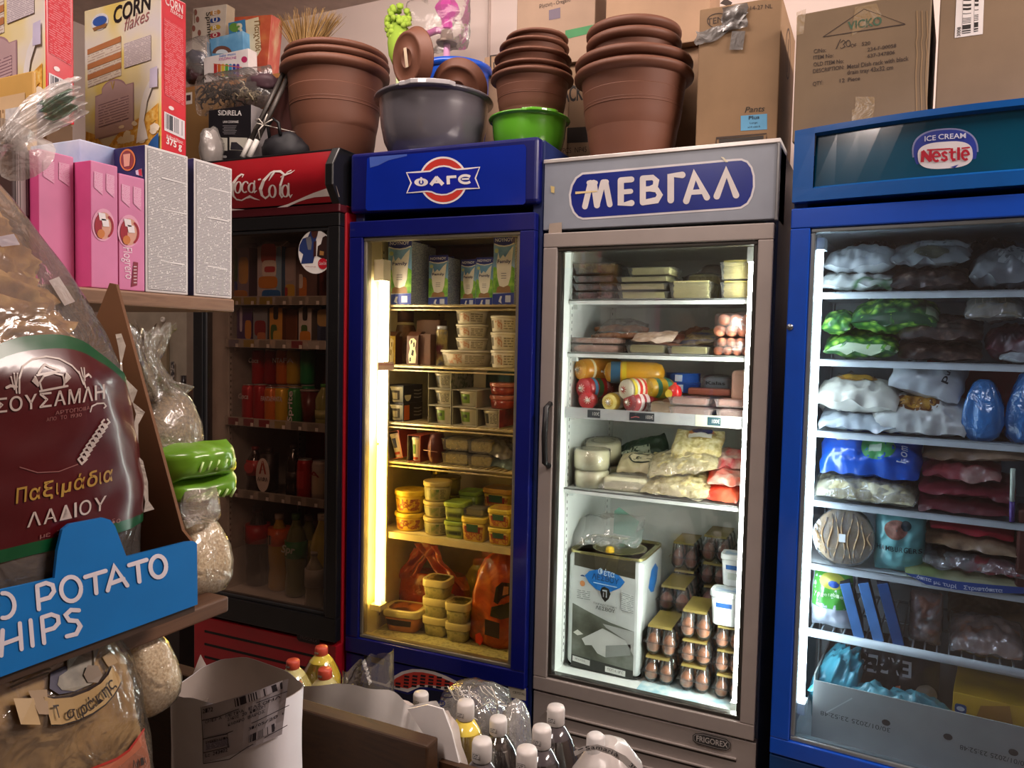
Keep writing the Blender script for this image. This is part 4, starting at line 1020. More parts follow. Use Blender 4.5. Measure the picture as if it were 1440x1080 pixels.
def xbox(name,label,cat,X,ul,ur,vt,z0,dep,mt,group=None,front=None,right=None,top=None,vmid=None):
    """a box with one face in the plane x = X (towards the aisle) between two picture columns"""
    vm=vmid or(vt+300)/2
    y0,y1=atx(ul,vm,X).y,atx(ur,vm,X).y; z1=atx(ul,vt,X).z
    t=thing(name,label,cat,(X,y0,z0),0,group); w,h=y1-y0,z1-z0
    MB().box(-dep,0,0,w,0,h,mt,front=front,right=right,top=top).build('box',t,bev=.0015)
    return t,w,h
def pxx(X,t,ox,oy,k,dx=.0008):
    def fn(p):
        w=atx(ox+p[0]/k,oy+p[1]/k,X)-V(t.location); return V((w.x+dx,w.y,w.z))
    return fn
def pxy(Y,t,ox,oy,k,dy=-.0008):
    def fn(p):
        w=aty(ox+p[0]/k,oy+p[1]/k,Y)-V(t.location); return V((w.x,w.y+dy,w.z))
    return fn
wprint=lines('d6d2d2','7e7a7e',.0023,.5,.5,False,260,.40)
purple=m('2a2452',.4)
X=XF-.008
for i,(ul,ur,vt,lb)in enumerate(((204,264.5,203,'white-sided cereal box covered in small print, next to the pink boxes'),(272.5,326.5,222,'white-sided cereal box covered in small print, at the end of the shelf'))):
    t,w,h=xbox('cereal_box',lb,'box',X,ul,ur,vt,SZ+.001,.21,m('d8d4d4',.5),'white cereal boxes',front=purple)
    g=MB().rq(.004,w-.004,.004,h-.004,.0007,wprint)
    f=pxx(X,t,0,180,4,.0014); wl=m('e6e2e2',.5)
    if i==0:
        for a_,c_ in(((905,280),(1050,318)),((905,455),(1045,485)),((900,745),(1035,770))):g.stroke([a_,c_],7,wl,f,cap=False)
        # side picture towards the camera
        Y=t.location.y; fy=pxy(Y,t,0,180,4); fy2=pxy(Y,t,0,180,4,-.0014); fy3=pxy(Y,t,0,180,4,-.002)
        g.shape(arc(720,180,44,62,0,360,24)[:-1],m('d8804a',.4),fy); g.shape(arc(720,180,36,52,0,360,24)[:-1],m('8a3a3a',.4),fy2)
        g.shape([(700,150),(740,145),(735,215),(705,220)],m('d8a088',.4),fy3)
        g.shape([(360,115),(520,105),(500,180),(370,185)],m('b07858',.4),fy)
        for k in range(6):g.stroke([(492+k*14,150),(498+k*14,195)],7,m('8c98c8',.4),fy2,cap=False)
        g.shape([(765,240),(800,228),(805,275),(768,262)],m('c8c0d0',.4),fy); g.shape([(782,236),(800,230),(804,270),(786,266)],m('b03040',.4),fy2)
    else:
        for a_,c_ in(((1170,338),(1285,365)),((1165,503),(1285,525)),((1165,778),(1275,795))):g.stroke([a_,c_],7,wl,f,cap=False)
    g.build('print',t)
pink,pink_shaded=m('d882ae',.4),m('c0487e',.4)  # second pink is darker: shade on the camera-facing side put into the colour
cup=m('a02838',.35)
def pinkbox(X,ul,ur,vt,label,cx=None,txt=None):
    t,w,h=xbox('dessert_box',label,'box',X,ul,ur,vt,SZ+.001,.075,pink,'pink dessert boxes',front=pink_shaded,vmid=320)
    f=pxx(X,t,0,180,4); f2=pxx(X,t,0,180,4,.0012); f3=pxx(X,t,0,180,4,.0016); f4=pxx(X,t,0,180,4,.002); g=MB()
    x0=ul*4; W_=(ur-ul)*4
    pl=lines('d882ae','e6b8d0',.0022,.55,.4,False,300,.4); vtc=(vt-180)*4
    for a_,c_ in((.1,.42),(.55,.85)):
        P=[f((x0+W_*a_,vtc+60+a_*30)),f((x0+W_*c_,vtc+65+c_*30)),f((x0+W_*c_,vtc+180+c_*40)),f((x0+W_*a_,vtc+150+a_*40))]
        g.add(P,[(0,1,2,3)],pl,[[(0,0),(.02,0),(.02,.045),(0,.04)]])
    if cx:
        g.shape(arc(cx[0],cx[1],62,92,0,360,24)[:-1],m('e8a8c4',.4),f); g.shape(arc(cx[0]+2,cx[1]+5,50,76,0,360,24)[:-1],m('d8a08c',.4),f2)
        g.shape(arc(cx[0],cx[1]+5,50,76,100,260,14),cup,f3); g.stroke(arc(cx[0]+10,cx[1]+10,42,62,-60,60,10),12,cup,f3); g.shape(arc(cx[0]-15,cx[1]+50,22,26,0,360,10)[:-1],m('c8783c',.4),f4)
        for dx,dy in((-30,-70),(-12,-35)):g.shape([(cx[0]+dx,cx[1]+dy),(cx[0]+dx+38,cx[1]+dy+6),(cx[0]+dx+44,cx[1]+dy+46),(cx[0]+dx+8,cx[1]+dy+44)],m('eee6ea',.4),f4)
    if txt:
        a_,c_=f((690,670)),f((705,850)); g.text(txt,m('f0d8e4',.4),a_,c_,(f((740,668))-a_),shear=.2)
        g.shape([(750,752),(775,757),(770,885),(735,895)],m('8a3040',.4),f)
        for k in range(6):g.stroke([(748,780+k*18),(766,780+k*18)],6,m('d8c0c8',.4),f2,cap=False)
    g.build('print',t); return t
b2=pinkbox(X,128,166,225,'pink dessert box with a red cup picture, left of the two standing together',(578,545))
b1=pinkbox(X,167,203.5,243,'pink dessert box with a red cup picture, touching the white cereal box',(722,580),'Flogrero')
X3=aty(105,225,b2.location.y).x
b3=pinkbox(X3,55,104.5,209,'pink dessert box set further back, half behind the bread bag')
X4=aty(41,212,b3.location.y).x
t,w,h=xbox('dark_box','dark brown printed box behind the twisted top of the bread bag','box',X4,16,40,200,SZ+.001,.06,m('3e2c2c',.4),vmid=260)
MB().add([(.0008,w*.25,h*.5),(.0008,w*.95,h*.5),(.0008,w*.95,h*.95),(.0008,w*.25,h*.95)],[(0,1,2,3)],bars('3e2c2c','9a8c8c',.0022),[[(0,0),(.03,0),(.03,.1),(0,.1)]]).build('print',t)
# pale blue flat box lying behind the pink ones
Y=b2.location.y+.03; a_,c_=aty(42,205,Y),aty(112,196,Y)
t=thing('flat_box','pale blue flat box lying behind the pink boxes','box',(a_.x,Y,SZ+.001)); MB().box(0,c_.x-a_.x,0,.12,0,c_.z-SZ,mott([(.35,'8aa4d0'),(.6,'c0cce4'),(.75,'dfe0ec')],12,.35)).build('box',t,bev=.002)
# ---- two cereal boxes: yellow front towards the camera, red side to the aisle
def cornflakes(ul,um,ur,vb,z0,label,full):
    p=atx(um,200,XU); y0=p.y; y1=atx(ur,200,XU).y; x0=aty(ul,120,y0).x; W_,D_,H_=XU-x0,y1-y0,.288
    t=thing('cereal_box',label,'box',(x0,y0,z0),0,'yellow and red cereal boxes')
    yel=mott([(.32,'dcd4d8'),(.46,'e4d8bc'),(.56,'e4cc78'),(.7,'d8b854')],7,.35,2,stretch=(1,1,1))
    MB().box(0,W_,0,D_,0,H_,m('c9a850',.4),front=yel,right=m('cc2434',.25,coat=.5)).build('box',t,bev=.002)
    if full:fy=lambda p:V((p[0]*W_,-.0008,p[1]*H_))
    b=MB()
    F_=lambda dy:(lambda p:V((p[0]*W_,-dy,p[1]*H_)))
    f1,f2,f3=F_(.0008),F_(.0014),F_(.002)
    b.text('CORN',m('2a2226',.4),f1((.40,.865)),f1((.88,.905)),V((.0,0,.05*H_/.335*.7)),bold=.025,shear=.1)
    b.text('flakes',m('a06a6e',.4),f1((.54,.80)),f1((.86,.835)),V((0,0,.024)),shear=.3)
    b.shape(arc(.22,.90,.115,.055,0,360,20)[:-1],m('d8d8e4',.4),f1); b.shape(arc(.22,.905,.095,.032,0,360,16)[:-1],m('3a5cae',.4),f2); b.shape([(.12,.87),(.32,.88),(.30,.855),(.14,.85)],m('9a6a44',.4),f2)
    tb=lines('d9ccc0','b0968c',.006,.35,.4,False,120,.45)
    b.add([f1(q)for q in((.05,.48),(.50,.52),(.50,.775),(.05,.735))],[(0,1,2,3)],tb,[[(0,0),(.09,0),(.09,.09),(0,.09)]])
    for zz in(.70,.60,.53):b.shape([(.05,zz),(.50,zz+.036),(.50,zz+.075),(.05,zz+.035)],m('b4764e',.4),f2)
    b.add([f2(q)for q in((.54,.56),(.88,.58),(.88,.74),(.54,.72))],[(0,1,2,3)],lines('d4c8cc','9a8c98',.0038,.4,.4,False,180,.42),[[(0,0),(.07,0),(.07,.06),(0,.06)]])
    pk=[(.14,.12),(.66,.15),(.66,.46),(.56,.455)]+[(.40+.17*math.cos(a),.43+.075*math.sin(a))for a in[PI*i/10 for i in range(1,10)]]+[(.24,.425),(.15,.415)]
    b.shape(pk,m('a8848c',.45),f1); b.shape(off(pk,-.012),m('c0a0a4',.45),f2)
    b.add([f3(q)for q in((.20,.2),(.6,.23),(.6,.38),(.2,.35))],[(0,1,2,3)],lines('c0a0a4','7a5a66',.006,.3,.4,False,120,.4),[[(0,0),(.07,0),(.07,.05),(0,.05)]])
    b.text('V',m('c8a83a',.4),f3((.365,.435)),f3((.42,.437)),V((0,0,.016)))
    fl=mott([(.3,'b87c30'),(.48,'d89c3e'),(.6,'e8bc62'),(.75,'f0dca0')],90,.4,3)
    b.shape([(0,0),(.96,0),(.97,.30),(.80,.24),(.62,.2),(.45,.14),(.3,.05),(.14,.16),(.02,.19)],fl,F_(.0011))
    rnd=random.Random(4)
    for k in range(16):
        x,zz=rnd.uniform(.5,.94),rnd.uniform(.05,.2); r=rnd.uniform(.03,.07)
        b.shape([(x+r*math.cos(a)*rnd.uniform(.6,1.2),zz+.45*r*math.sin(a)*rnd.uniform(.6,1.2))for a in[2*PI*i/8 for i in range(8)]],m(rnd.choice(['e6d8c4','d8a850','eee0cc','c88c3a']),.4),F_(.0016+k*.00006))
    b.shape([(.70,.06),(.76,.3),(.80,.38),(.86,.44),(.97,.5),(.97,.45),(.9,.4),(.84,.32),(.8,.2),(.85,.08)],m('e6e0e0',.35),F_(.003)); b.shape([(.87,.4),(.97,.4),(.97,.53),(.88,.52)],m('c8c0dc',.35),F_(.0034))
    b.shape([(.80,0),(.985,0),(.985,.11),(.9,.07)],m('2a5ca0',.4),F_(.0038))
    x_=W_+.0008
    R_=lambda a,c:V((W_+.0008,a*D_,c*H_))
    b.add([R_(*q)for q in((.12,.36),(.9,.33),(.85,.82),(.1,.84))],[(0,1,2,3)],lines('cc2434','d88c92',.0042,.28,.6,False,160,.46),[[(0,0),(.05,0),(.05,.16),(0,.16)]])
    b.text('CORN',m('e8c8c8',.3),R_(.15,.93),R_(.85,.92),V((0,0,.016)),bold=.02); b.text('flakes',m('e8c8c8',.3),R_(.35,.895),R_(.85,.885),V((0,0,.01)),shear=.3)
    b.add([V((W_+.001,q[0]*D_,q[1]*H_))for q in((.1,.13),(.92,.11),(.92,.23),(.1,.25))],[(0,1,2,3)],m('d8d0d4',.4)); b.add([V((W_+.0014,q[0]*D_,q[1]*H_))for q in((.16,.145),(.86,.128),(.86,.222),(.16,.24))],[(0,1,2,3)],bars('d8d0d4','3a3a44',.0018),[[(0,0),(.05,0),(.05,.03),(0,.03)]])
    b.text('375 g',m('ecdcdc',.3),R_(.18,.05),R_(.8,.035),V((0,0,.012)),bold=.03); b.text('Καθαρό βάρος',m('ecdcdc',.3),R_(.2,.088),R_(.85,.075),V((0,0,.006)))
    b.shape(arc(.38,.285,.11,.013,0,360,12)[:-1],m('e8d8d8',.3),lambda p:R_(*p))
    b.build('print',t)
    tag(MB().box(x0,x0+W_-.004,y0+.003,y1,SZ+.001,z0-.001,card('6a4e34')).build('carton',bev=.002),'brown carton behind the white cereal boxes, under a yellow one' if z0 and ul>0 else 'brown carton behind the pink boxes, under the leftmost yellow cereal box','carton')
    return t
cornflakes(119,227,262,215,UZ+.001,'yellow cereal box with a red side, nearer the fridges',True)
cornflakes(-45,65,105,205,UZ+.001,'yellow cereal box with a red side, at the left edge by the twisted bag top',True)
dkz=t.location.z+h; Y=t.location.y+.02; a_,c_=aty(-30,190,Y),aty(46,100,Y)
t=thing('picture_box','flat box with a yellow border and a white picture, at the left edge','box',(a_.x,Y,dkz+.001))
w,h=c_.x-a_.x,c_.z-dkz
MB().box(0,w,0,.006,0,h,m('d0a45c',.45)).fq(.012,w-.018,.02,h-.03,-.0008,m('d8b890',.45)).build('box',t,bev=.002)
MB().fq(w*.52,w-.03,h*.35,h-.05,-.0014,mott([(.4,'dcd8d8'),(.6,'c0bcbc')],40,.4)).fq(w*.38,w*.5,h*.35,h-.05,-.0014,lines('d8b890','8a6a4a',.006,.5,.4,True)).shape(arc(w*.2,h*.45,.03,.04,0,360,12)[:-1],m('5a7a44',.5),lambda p:V((p[0],-.0015,p[1]))).build('print',t)
# ---- the bread stand by the camera
XB=-.735
red_l,grn=m('48060c',.3,coat=.2),m('0a4a26',.3)
ty0=atx(-150,800,XB).y; e1=atx(278,808,XB); ty1=e1.y
tz0,tz1=atx(278,850,XB).z,atx(277,764,XB).z
TD=.25
tray=thing('display_tray','blue cardboard display tray lettered for potato chips, holding the rusk bag','tray',(XB,0,0))
tb,tbr=m('0a6cb4',.4,var=.03),card('6a4426')
fx=lambda dx:(lambda p:V((dx,atx(p[0],p[1],XB).y,atx(p[0],p[1],XB).z)))
b=MB(); lip=[(-150,866),(0,830),(77,813),(81,775),(88,745),(98,737),(145,728),(155,731),(162,740),(178,783),(262,762),(272,761),(277,764),(278.5,850)]
lo_l=atx(-150,980,XB)
pts=[fx(0)(p)for p in lip]+[V((0,ty1,tz0)),V((0,ty0,tz0))]
pts=[p for p in pts]; pts[-3]=V((0,ty1,tz0)); del pts[-2]
b.prism(pts,(-.004,0,0),tb); b.build('front_panel',tray)
b=MB(); b.box(-TD,-.004,ty0,ty1,tz0,tz0+.004,tbr); b.build('bottom_panel',tray)
# far side, cut on a slant: tall at the back and low at the front
ys=ty1-.004; c1,c2=aty(163,400,ys),aty(281,762,ys)
sidep=[(-.004,tz0+.004),(-.004,tz1),(c2.x-XB-.03,c2.z+.01),(c1.x-XB,c1.z),(c1.x-XB-.012,c1.z+.002),(-TD-.06,tz1+.05),(-TD-.06,tz0+.004)]
for y in(ys,ty0):MB().prism([(x,y,zz)for x,zz in sidep],(0,.004,0),tbr).build('side_panel',tray)
MB().box(-TD-.064,-TD-.06,ty0,ty1,tz0,tz1+.05,tbr).build('back_panel',tray)
g=MB(); kf=lambda p:V((.0010,atx(p[0]/4,660+p[1]/4,XB).y,atx(p[0]/4,660+p[1]/4,XB).z)); lt=m('d4ccd4',.5)
T=lambda P,w=24:g.stroke(P,w,lt,kf)
T(arc(20,765,58,70,-100,100,12))  # ...D
T([(215,785),(205,655)]); T([(205,655),(255,638),(292,650),(300,685),(275,720),(222,735)])  # P
T(arc(396,672,56,68,0,350,22))  # O
T([(475,605),(590,570)]); T([(530,590),(538,695)])  # T
T([(602,680),(640,545),(712,652)]); T([(622,640),(690,615)])  # A
T([(722,538),(820,508)]); T([(770,525),(780,630)])  # T
T(arc(886,546,44,60,0,350,22))  # O
T([(10,905),(2,1045)],26); T([(0,985),(110,945)]); T([(108,865),(118,1010)])  # H
T([(168,848),(180,990)])  # I
T([(245,975),(232,835)]); T([(232,832),(285,815),(322,828),(326,862),(300,892),(246,908)])  # P
T([(440,792),(395,790),(365,818),(385,848),(430,852),(448,880),(425,925),(372,938)])  # S
g.build('lettering',tray)
stz=tz0
std=thing('bread_stand','dark wooden stand under the blue tray, bread bags on its lower shelf','stand',(XB,0,0))
dkw=wood('2a1a10','3c2616',4,.6,(10,1,10))
MB().box(-.34,-.005,-.3,ty1-.0,stz-.010,stz-.001,dkw).build('shelf',std)
bz_=atx(200,1180,XB).z
MB().box(-.34,.0,-.3,ty1,bz_-.02,bz_,dkw).build('shelf',std)
MB().box(-.36,-.34,-.3,ty1,0,stz-.022,dkw).build('back_panel',std)
MB().box(-.34,-.06,ty1-.02,ty1,0,bz_-.02,dkw).box(-.34,-.20,ty1-.02,ty1,bz_,stz-.022,dkw).build('side_panel',std)
MB().box(-.34,-.01,-.3,-.28,0,bz_-.02,dkw).build('side_panel',std)
# ---- big clear bag of rusks with a red label
XC=XB-.012  # plane of its front
def bagpt(u,v,dx=0):w=atx(u,v,XC); return w
cy=atx(62,600,XC).y;
sil=[(745,214,0),(700,213,0),(640,207,0),(590,201,0),(540,190,0),(500,178,0),(460,172,0),(420,160,0),(380,143,0),(340,122,0),(300,100,0),(260,78,0),(235,55,0),(215,30,0)]
bag=thing('bread_bag','large clear bag of rusks with a red label, twisted shut, in the blue tray','bag',(0,0,0))
rows=[]
rows.append((tz0+.008,atx(208,790,XC-.04).y-cy))
for v,u,_ in sil:
    w=atx(u,v,XC-.04); rows.append((w.z,w.y-cy))
z_lo,z_hi=rows[0][0],rows[-1][0]
def prof(zz):
    for i in range(len(rows)-1):
        if rows[i][0]<=zz<=rows[i+1][0]:
            t_=(zz-rows[i][0])/(rows[i+1][0]-rows[i][0]+1e-9); return rows[i][1]+(rows[i+1][1]-rows[i][1])*t_
    return rows[-1][1]
TB=.21
def bagsurf(a,zz,k=1.0,wr=1.0):
    """a = angle; front (+x) at 0, right (+y) at 90 degrees"""
    hw=max(.015,prof(zz)); top=max(0,(zz-(z_lo+.55*(z_hi-z_lo)))/(.45*(z_hi-z_lo)))
    th=TB/2*(1-.55*top**1.3); ca,sa=math.cos(a),math.sin(a)
    x=th*math.copysign(abs(ca)**.62,ca); y=hw*math.copysign(abs(sa)**.8,sa)
    n=wr*(.007*noise.noise(V((a*2.2,zz*14,1)))+.004*noise.noise(V((a*5,zz*32,4))))
    if ca>.3:n*=.6
    lean=-.06*top
    return V((XC-TB/2+x*k+n*ca+lean,cy+y*k+n*sa,zz))
clear=film('e0d4cc',.11,.12,(16,1.1),gl=.15)
b=MB(); n_z,n_a=44,56
b.grid(lambda a,c:bagsurf(2*PI*a,z_lo+(z_hi-z_lo)*c),n_a,n_z,clear,closeu=True)
b.build('film_sleeve',bag)
# neck: pleated film fanned out to the right
topE=[(2,186),(26,160),(52,133),(80,118),(106,107)]; botE=[(26,212),(46,201),(76,187),(98,176),(121,163)]
def interp(L,t):
    i=min(int(t*(len(L)-1)),len(L)-2); f=t*(len(L)-1)-i; return(L[i][0]+(L[i+1][0]-L[i][0])*f,L[i][1]+(L[i+1][1]-L[i][1])*f)
def neckf(a,c,lay=0):
    A,B=interp(topE,c),interp(botE,c); rag=(4*noise.noise(V((a*9,3,lay)))+3*math.sin(a*21))*(c>.93)
    u,v=A[0]+(B[0]-A[0])*a+rag,A[1]+(B[1]-A[1])*a+1.5*noise.noise(V((c*7,a*3,5)))
    w=atx(u,v,XC-.045); return w+V((.0045*math.sin(a*30+3*noise.noise(V((c*3,a*2,lay))))*(.5+c)+.008*noise.noise(V((a*2,c*3,lay+2)))-.012*lay,0,0))
b=MB(); fm_=film('d4cac4',.55,.28,(40,.6),gl=.1)
for lay in(0,1):b.grid(lambda a,c:neckf(a,c,lay),40,26,fm_)
b.tube([atx(38,224,XC-.05),atx(22,206,XC-.045),atx(14,199,XC-.045),atx(20,182,XC-.045)],[.03,.016,.014,.02],fm_,14,cap=False)
nkobj=b.build('twisted_neck',bag)
b=MB(); b.grid(lambda a,c:neckf(.2+.6*a,.50+.36*c)+V((.0016,0,0)),30,16,film('3c6648',.75,.3,(30,.5),gl=.08)); b.build('neck_print',nkobj)
# red label on the film, with a green border along its arched top
def lab_top(a):return zA+(.0)-abs(math.sin(a)-.12)**2*.10
zA=atx(75,470,XC).z; zB=atx(90,770,XC).z
b=MB()
am=math.radians(78)
def labf(a,c,lo=0.,hi=1.,k=1.004):
    an=-am+2*am*a; zt=lab_top(an); zz=zB+(zt-zB)*(lo+(hi-lo)*c); return bagsurf(an,zz,k)+V((.0012,0,0))
b.grid(lambda a,c:labf(a,c,.06,.935),40,26,red_l)
b.grid(lambda a,c:labf(a,c,.935,1.),40,4,grn); b.grid(lambda a,c:labf(a,c,0,.06),40,4,m('0c4a28',.3)); b.build('label',bag)
def labpx(dx=.0022):
    def fn(p):
        w=atx(p[0]/4,420+p[1]/4,XC); s_=max(-1,min(1,(w.y-cy)/max(.02,prof(w.z))))
        a=math.asin(math.copysign(abs(s_)**(1/.8),s_)); q=bagsurf(a,w.z,1.004); return V((q.x+dx,w.y,w.z))
    return fn
g=MB(); f=labpx(); f2=labpx(.0026); cr=m('b8a8a0',.4); fa=m('8a5c58',.4)
T=lambda P,w=9,mt=cr:g.stroke(P,w,mt,f)
T([(105,530),(108,450),(140,380),(200,340),(280,326),(350,338),(410,375),(445,420),(460,480)],10)
T([(215,520),(365,490)],12); T([(225,515),(215,470),(240,435),(300,418),(345,430),(350,470),(345,495)],10); T([(205,430),(335,405)],12); T([(215,420),(240,390),(262,370),(285,385),(315,395),(330,405)],12)
for sx,x0,y0 in((-1,205,490),(1,355,470)):
    for k in range(4):T([(x0,y0-k*6),(x0+sx*(28-k*5),y0-28-k*8)],9)
for x0,y0 in((85,470),(465,440)):
    T([(x0,y0-50),(x0+5,y0+60)],8); T([(x0-20,y0-30),(x0-5,y0+40)],7); T([(x0+18,y0-50),(x0+6,y0+20)],7)
T([(40,500),(60,490),(90,495)],16); T([(470,440),(500,425),(510,440)],12)
def W_(s_,p0,p1,hp,mt,bold=0,sh=0):  # letters one by one so that they follow the bag
    for i,ch in enumerate(s_):
        if ch==' ':continue
        wd=[.34 if c in 'Ιιί1' else 1 for c in s_]; W0=sum(wd); t0,t1=sum(wd[:i])/W0,(sum(wd[:i])+wd[i]*(.84 if wd[i]==1 else.5))/W0; L_=lambda t_:(p0[0]+(p1[0]-p0[0])*t_,p0[1]+(p1[1]-p0[1])*t_)
        a_,c_=f2(L_(t0)),f2(L_(t1)); q=L_(t0); g.text(ch,mt,a_,c_,f2((q[0],q[1]-hp))-a_,bold=bold,shear=sh)
W_('ΣΟΥΣΑΜΛΗ',(-30,645),(610,560),78,cr,.012)
W_('ΑΡΤΟΠΟΙΙΑ',(300,652),(500,622),20,fa); W_('ΑΠΟ ΤΟ 1930',(250,690),(450,660),20,fa)
T([(500,635),(510,605),(545,590),(590,588),(605,605),(590,615)],8)
for k in range(9):
    x0,y0=455+k*17,930-k*26
    T([(x0,y0),(x0-20,y0-28),(x0-4,y0-40)],12); T([(x0+6,y0-6),(x0+34,y0-28),(x0+18,y0-42)],12)
T([(100,945),(200,975),(320,970),(430,930)],5,fa)
gold=m('a07c34',.35)
W_('Παξιμάδια',(75,1150),(660,1020),80,gold,.015,.1)
W_('ΛΑΔΙΟΥ',(140,1285),(620,1185),78,cr,.005)
W_('με 75% ελαιόλαδο',(215,1345),(700,1260),28,fa)
g.build('label_print',bag)
# the rusks inside
rk=mott([(.25,'462a12'),(.45,'7c5226'),(.6,'9c743c'),(.75,'b8925a')],34,.85,8,1.0)
rnd=random.Random(12)
for i in range(7):
    v=[300,355,392,430,470,640,760][i]; w=atx([30,60,20,75,20,60,60][i],v,XC)
    ly=max(.03,prof(w.z)*.9); top_=max(0,(w.z-z_lo)/(z_hi-z_lo)-.55)/.45
    b=MB().blob(TB*.42*(1-.55*top_),ly,.042 if i<5 else.06,rk,i+2,.2,4.2,rotm(rnd.uniform(-.2,.2),0,rnd.uniform(-.1,.1)),4,False)
    b.build('rusk',bag,loc=(XC-TB/2-.004-.06*top_,cy-.004,w.z-.01))
b=MB()
for ox,oy,ww,hh,c in((24,118,30,26,'a8a8b8'),(98,210,20,38,'b8b0a8')):
    P=[(ox*4+dx,oy*4+dy-420+0)for dx,dy in((0,0),(ww*4,14),(ww*4,hh*4),(6,hh*4-10))]
b.build('blank')if False else None
def bagpx(u,v):
    w=atx(u,v,XC-.02); s_=max(-1,min(1,(w.y-cy)/max(.02,prof(w.z)))); a=math.asin(math.copysign(abs(s_)**(1/.8),s_)); q=bagsurf(a,w.z,1.0); return V((q.x+.004,w.y,w.z))
for P,c in((((90,394),(110,388),(122,424),(100,430)),'b4aca6'),(((26,332),(58,326),(62,342),(36,345)),'9a92a0'),(((1,300),(26,296),(28,314),(4,320)),'8c90a8')):
    MB().poly([bagpx(*p)for p in P],film(c,.6,.3,(40,.3))).build('price_sticker',bag)
# side seam that catches the fridge light
b=MB(); P=[atx(u-9,v,XC-.04)for u,v in((168,470),(172,488),(175,510),(174,530),(183,552),(192,566),(197,582),(194,598),(190,625),(188,640),(199,650),(205,680),(210,705),(208,720))]
for i in range(len(P)-1):
    a_,c_=P[i]+V((.004,0,0)),P[i+1]+V((.004,0,0)); o_=V((.006,.014,.003)); b.add([a_,a_+o_*(.4+noise.noise(V((i*.9,0,0)))),c_+o_*(.4+noise.noise(V((i*.9+.9,0,0)))),c_],[(0,1,2,3)],film('ece2d4',.8,.15,(30,1),gl=.4),smooth=True)
b.build('seam',bag)
# ---- loaf of toast bread on the lower shelf
XD=XB-.015; cy2=atx(60,1000,XD).y; yr=[(1110,232),(1080,226),(1040,220),(990,213),(955,209),(945,202),(920,196),(895,182),(880,165)]
lz=bz_; R2=[(atx(u,v,XD-.03).z,atx(u,v,XD-.03).y-cy2)for v,u in yr]
def prof2(zz):
    if zz<R2[0][0]:return R2[0][1]
    for i in range(len(R2)-1):
        if R2[i][0]<=zz<=R2[i+1][0]:return R2[i][1]+(R2[i+1][1]-R2[i][1])*(zz-R2[i][0])/(R2[i+1][0]-R2[i][0])
    return R2[-1][1]
loaf=thing('bread_loaf','packed toast bread with a banner logo on the stand below the blue tray','bread',(0,0,0))
zl0,zl1=bz_+.004,R2[-1][0]
def surf2(a,zz,k=1):
    hw=prof2(zz); ca,sa=math.cos(a),math.sin(a); tp=max(0,(zz-zl1+.05)/.05)
    n=.005*noise.noise(V((a*3,zz*20,7)))
    return V((XD-.08+(.08*(1-.3*tp))*math.copysign(abs(ca)**.6,ca)*k+n*ca,cy2+hw*math.copysign(abs(sa)**.75,sa)*k+n*sa,zz))
b=MB(); b.grid(lambda a,c:surf2(2*PI*a,zl0+(zl1-zl0)*c,.96),48,30,mott([(.3,'6a4c24'),(.5,'8c6a38'),(.65,'a58450')],20,.8,6,.3),closeu=True); b.poly([surf2(2*PI*i/24,zl1,.96)for i in range(24)],m('6a4c28',.8)); b.build('slices',loaf)
b=MB(); b.grid(lambda a,c:surf2(2*PI*a,zl0+(zl1-zl0+.0)*c,1.03),48,30,film('d8c8b0',.10,.1,(22,.9),gl=.2),closeu=True); b.build('wrapper',loaf)
def l2(dx=.0022):
    def fn(p):
        w=atx(p[0]/4,810+p[1]/4,XD); s_=max(-1,min(1,(w.y-cy2)/prof2(w.z))); a=math.asin(math.copysign(abs(s_)**(1/.75),s_)); q=surf2(a,max(w.z,zl0),1.03); return V((q.x+dx,w.y,w.z))
    return fn
g=MB(); f=l2(.0026); f2=l2(.0036); f3=l2(.0058); dkb=m('2c1c16',.5); sc_=m('a88a5c',.5)
def ribbon(top,bot,mt,ff):
    for i in range(len(top)-1):g.add([ff(bot[i]),ff(bot[i+1]),ff(top[i+1]),ff(top[i])],[(0,1,2,3)],mt)
tp_=[(255,680),(300,690),(400,680),(500,645),(570,605),(625,560),(660,520),(690,560)]
bt_=[(258,825),(320,825),(420,800),(510,765),(590,720),(650,670),(690,620),(705,595)]
ribbon([(x-8,y-8)for x,y in tp_],[(x+8,y+8)for x,y in bt_],dkb,f); ribbon(tp_,bt_,sc_,f2)
ribbon([(95,695),(200,690)],[(92,825),(198,825)],sc_,f2); ribbon([(185,655),(285,645)],[(200,770),(250,770)],m('8a6c44',.5),f); ribbon([(620,470),(690,440)],[(640,520),(710,500)],m('8a6c44',.5),f)
cs=[(285,785,320,780),(345,790,400,785),(408,790,420,787),(432,775,480,755),(490,750,535,722),(540,718,580,690),(586,684,625,650),(630,645,662,610)]
for ch,(x,y,x2,y2)in zip('Τσιράκης',cs):
    a_,c_=f3((x,y)),f3((x2,y2)); L_=math.hypot(x2-x,y2-y); n_=((y2-y)/L_,-(x2-x)/L_); hp=62
    g.text(ch,dkb,a_,c_,(f3((x+n_[0]*hp,y+n_[1]*hp))-a_)if ch in 'Τά' or True else 0,bold=.012,shear=.15)
g.shape([(300,640),(330,560),(420,520),(460,560),(500,620),(440,650),(340,668)],m('241c3c',.5),f)
g.shape([(345,620),(370,575),(420,545),(445,400),(480,380),(600,370),(610,430),(560,500),(570,570),(520,610),(420,650),(360,645)],mott([(.35,'5c564c'),(.55,'8c8474'),(.7,'4a4a5a')],30,.5),f2)
g.shape([(490,560),(520,510),(570,510),(585,560),(550,600),(500,600)],m('7a6a5a',.5),l2(.005))
for k in range(5):g.stroke([(100+k*20,640-k*30),(200+k*22,600-k*34),(320+k*15,560-k*22)],9,m('5a4226',.6),f)
g.build('banner_logo',loaf); g=MB()
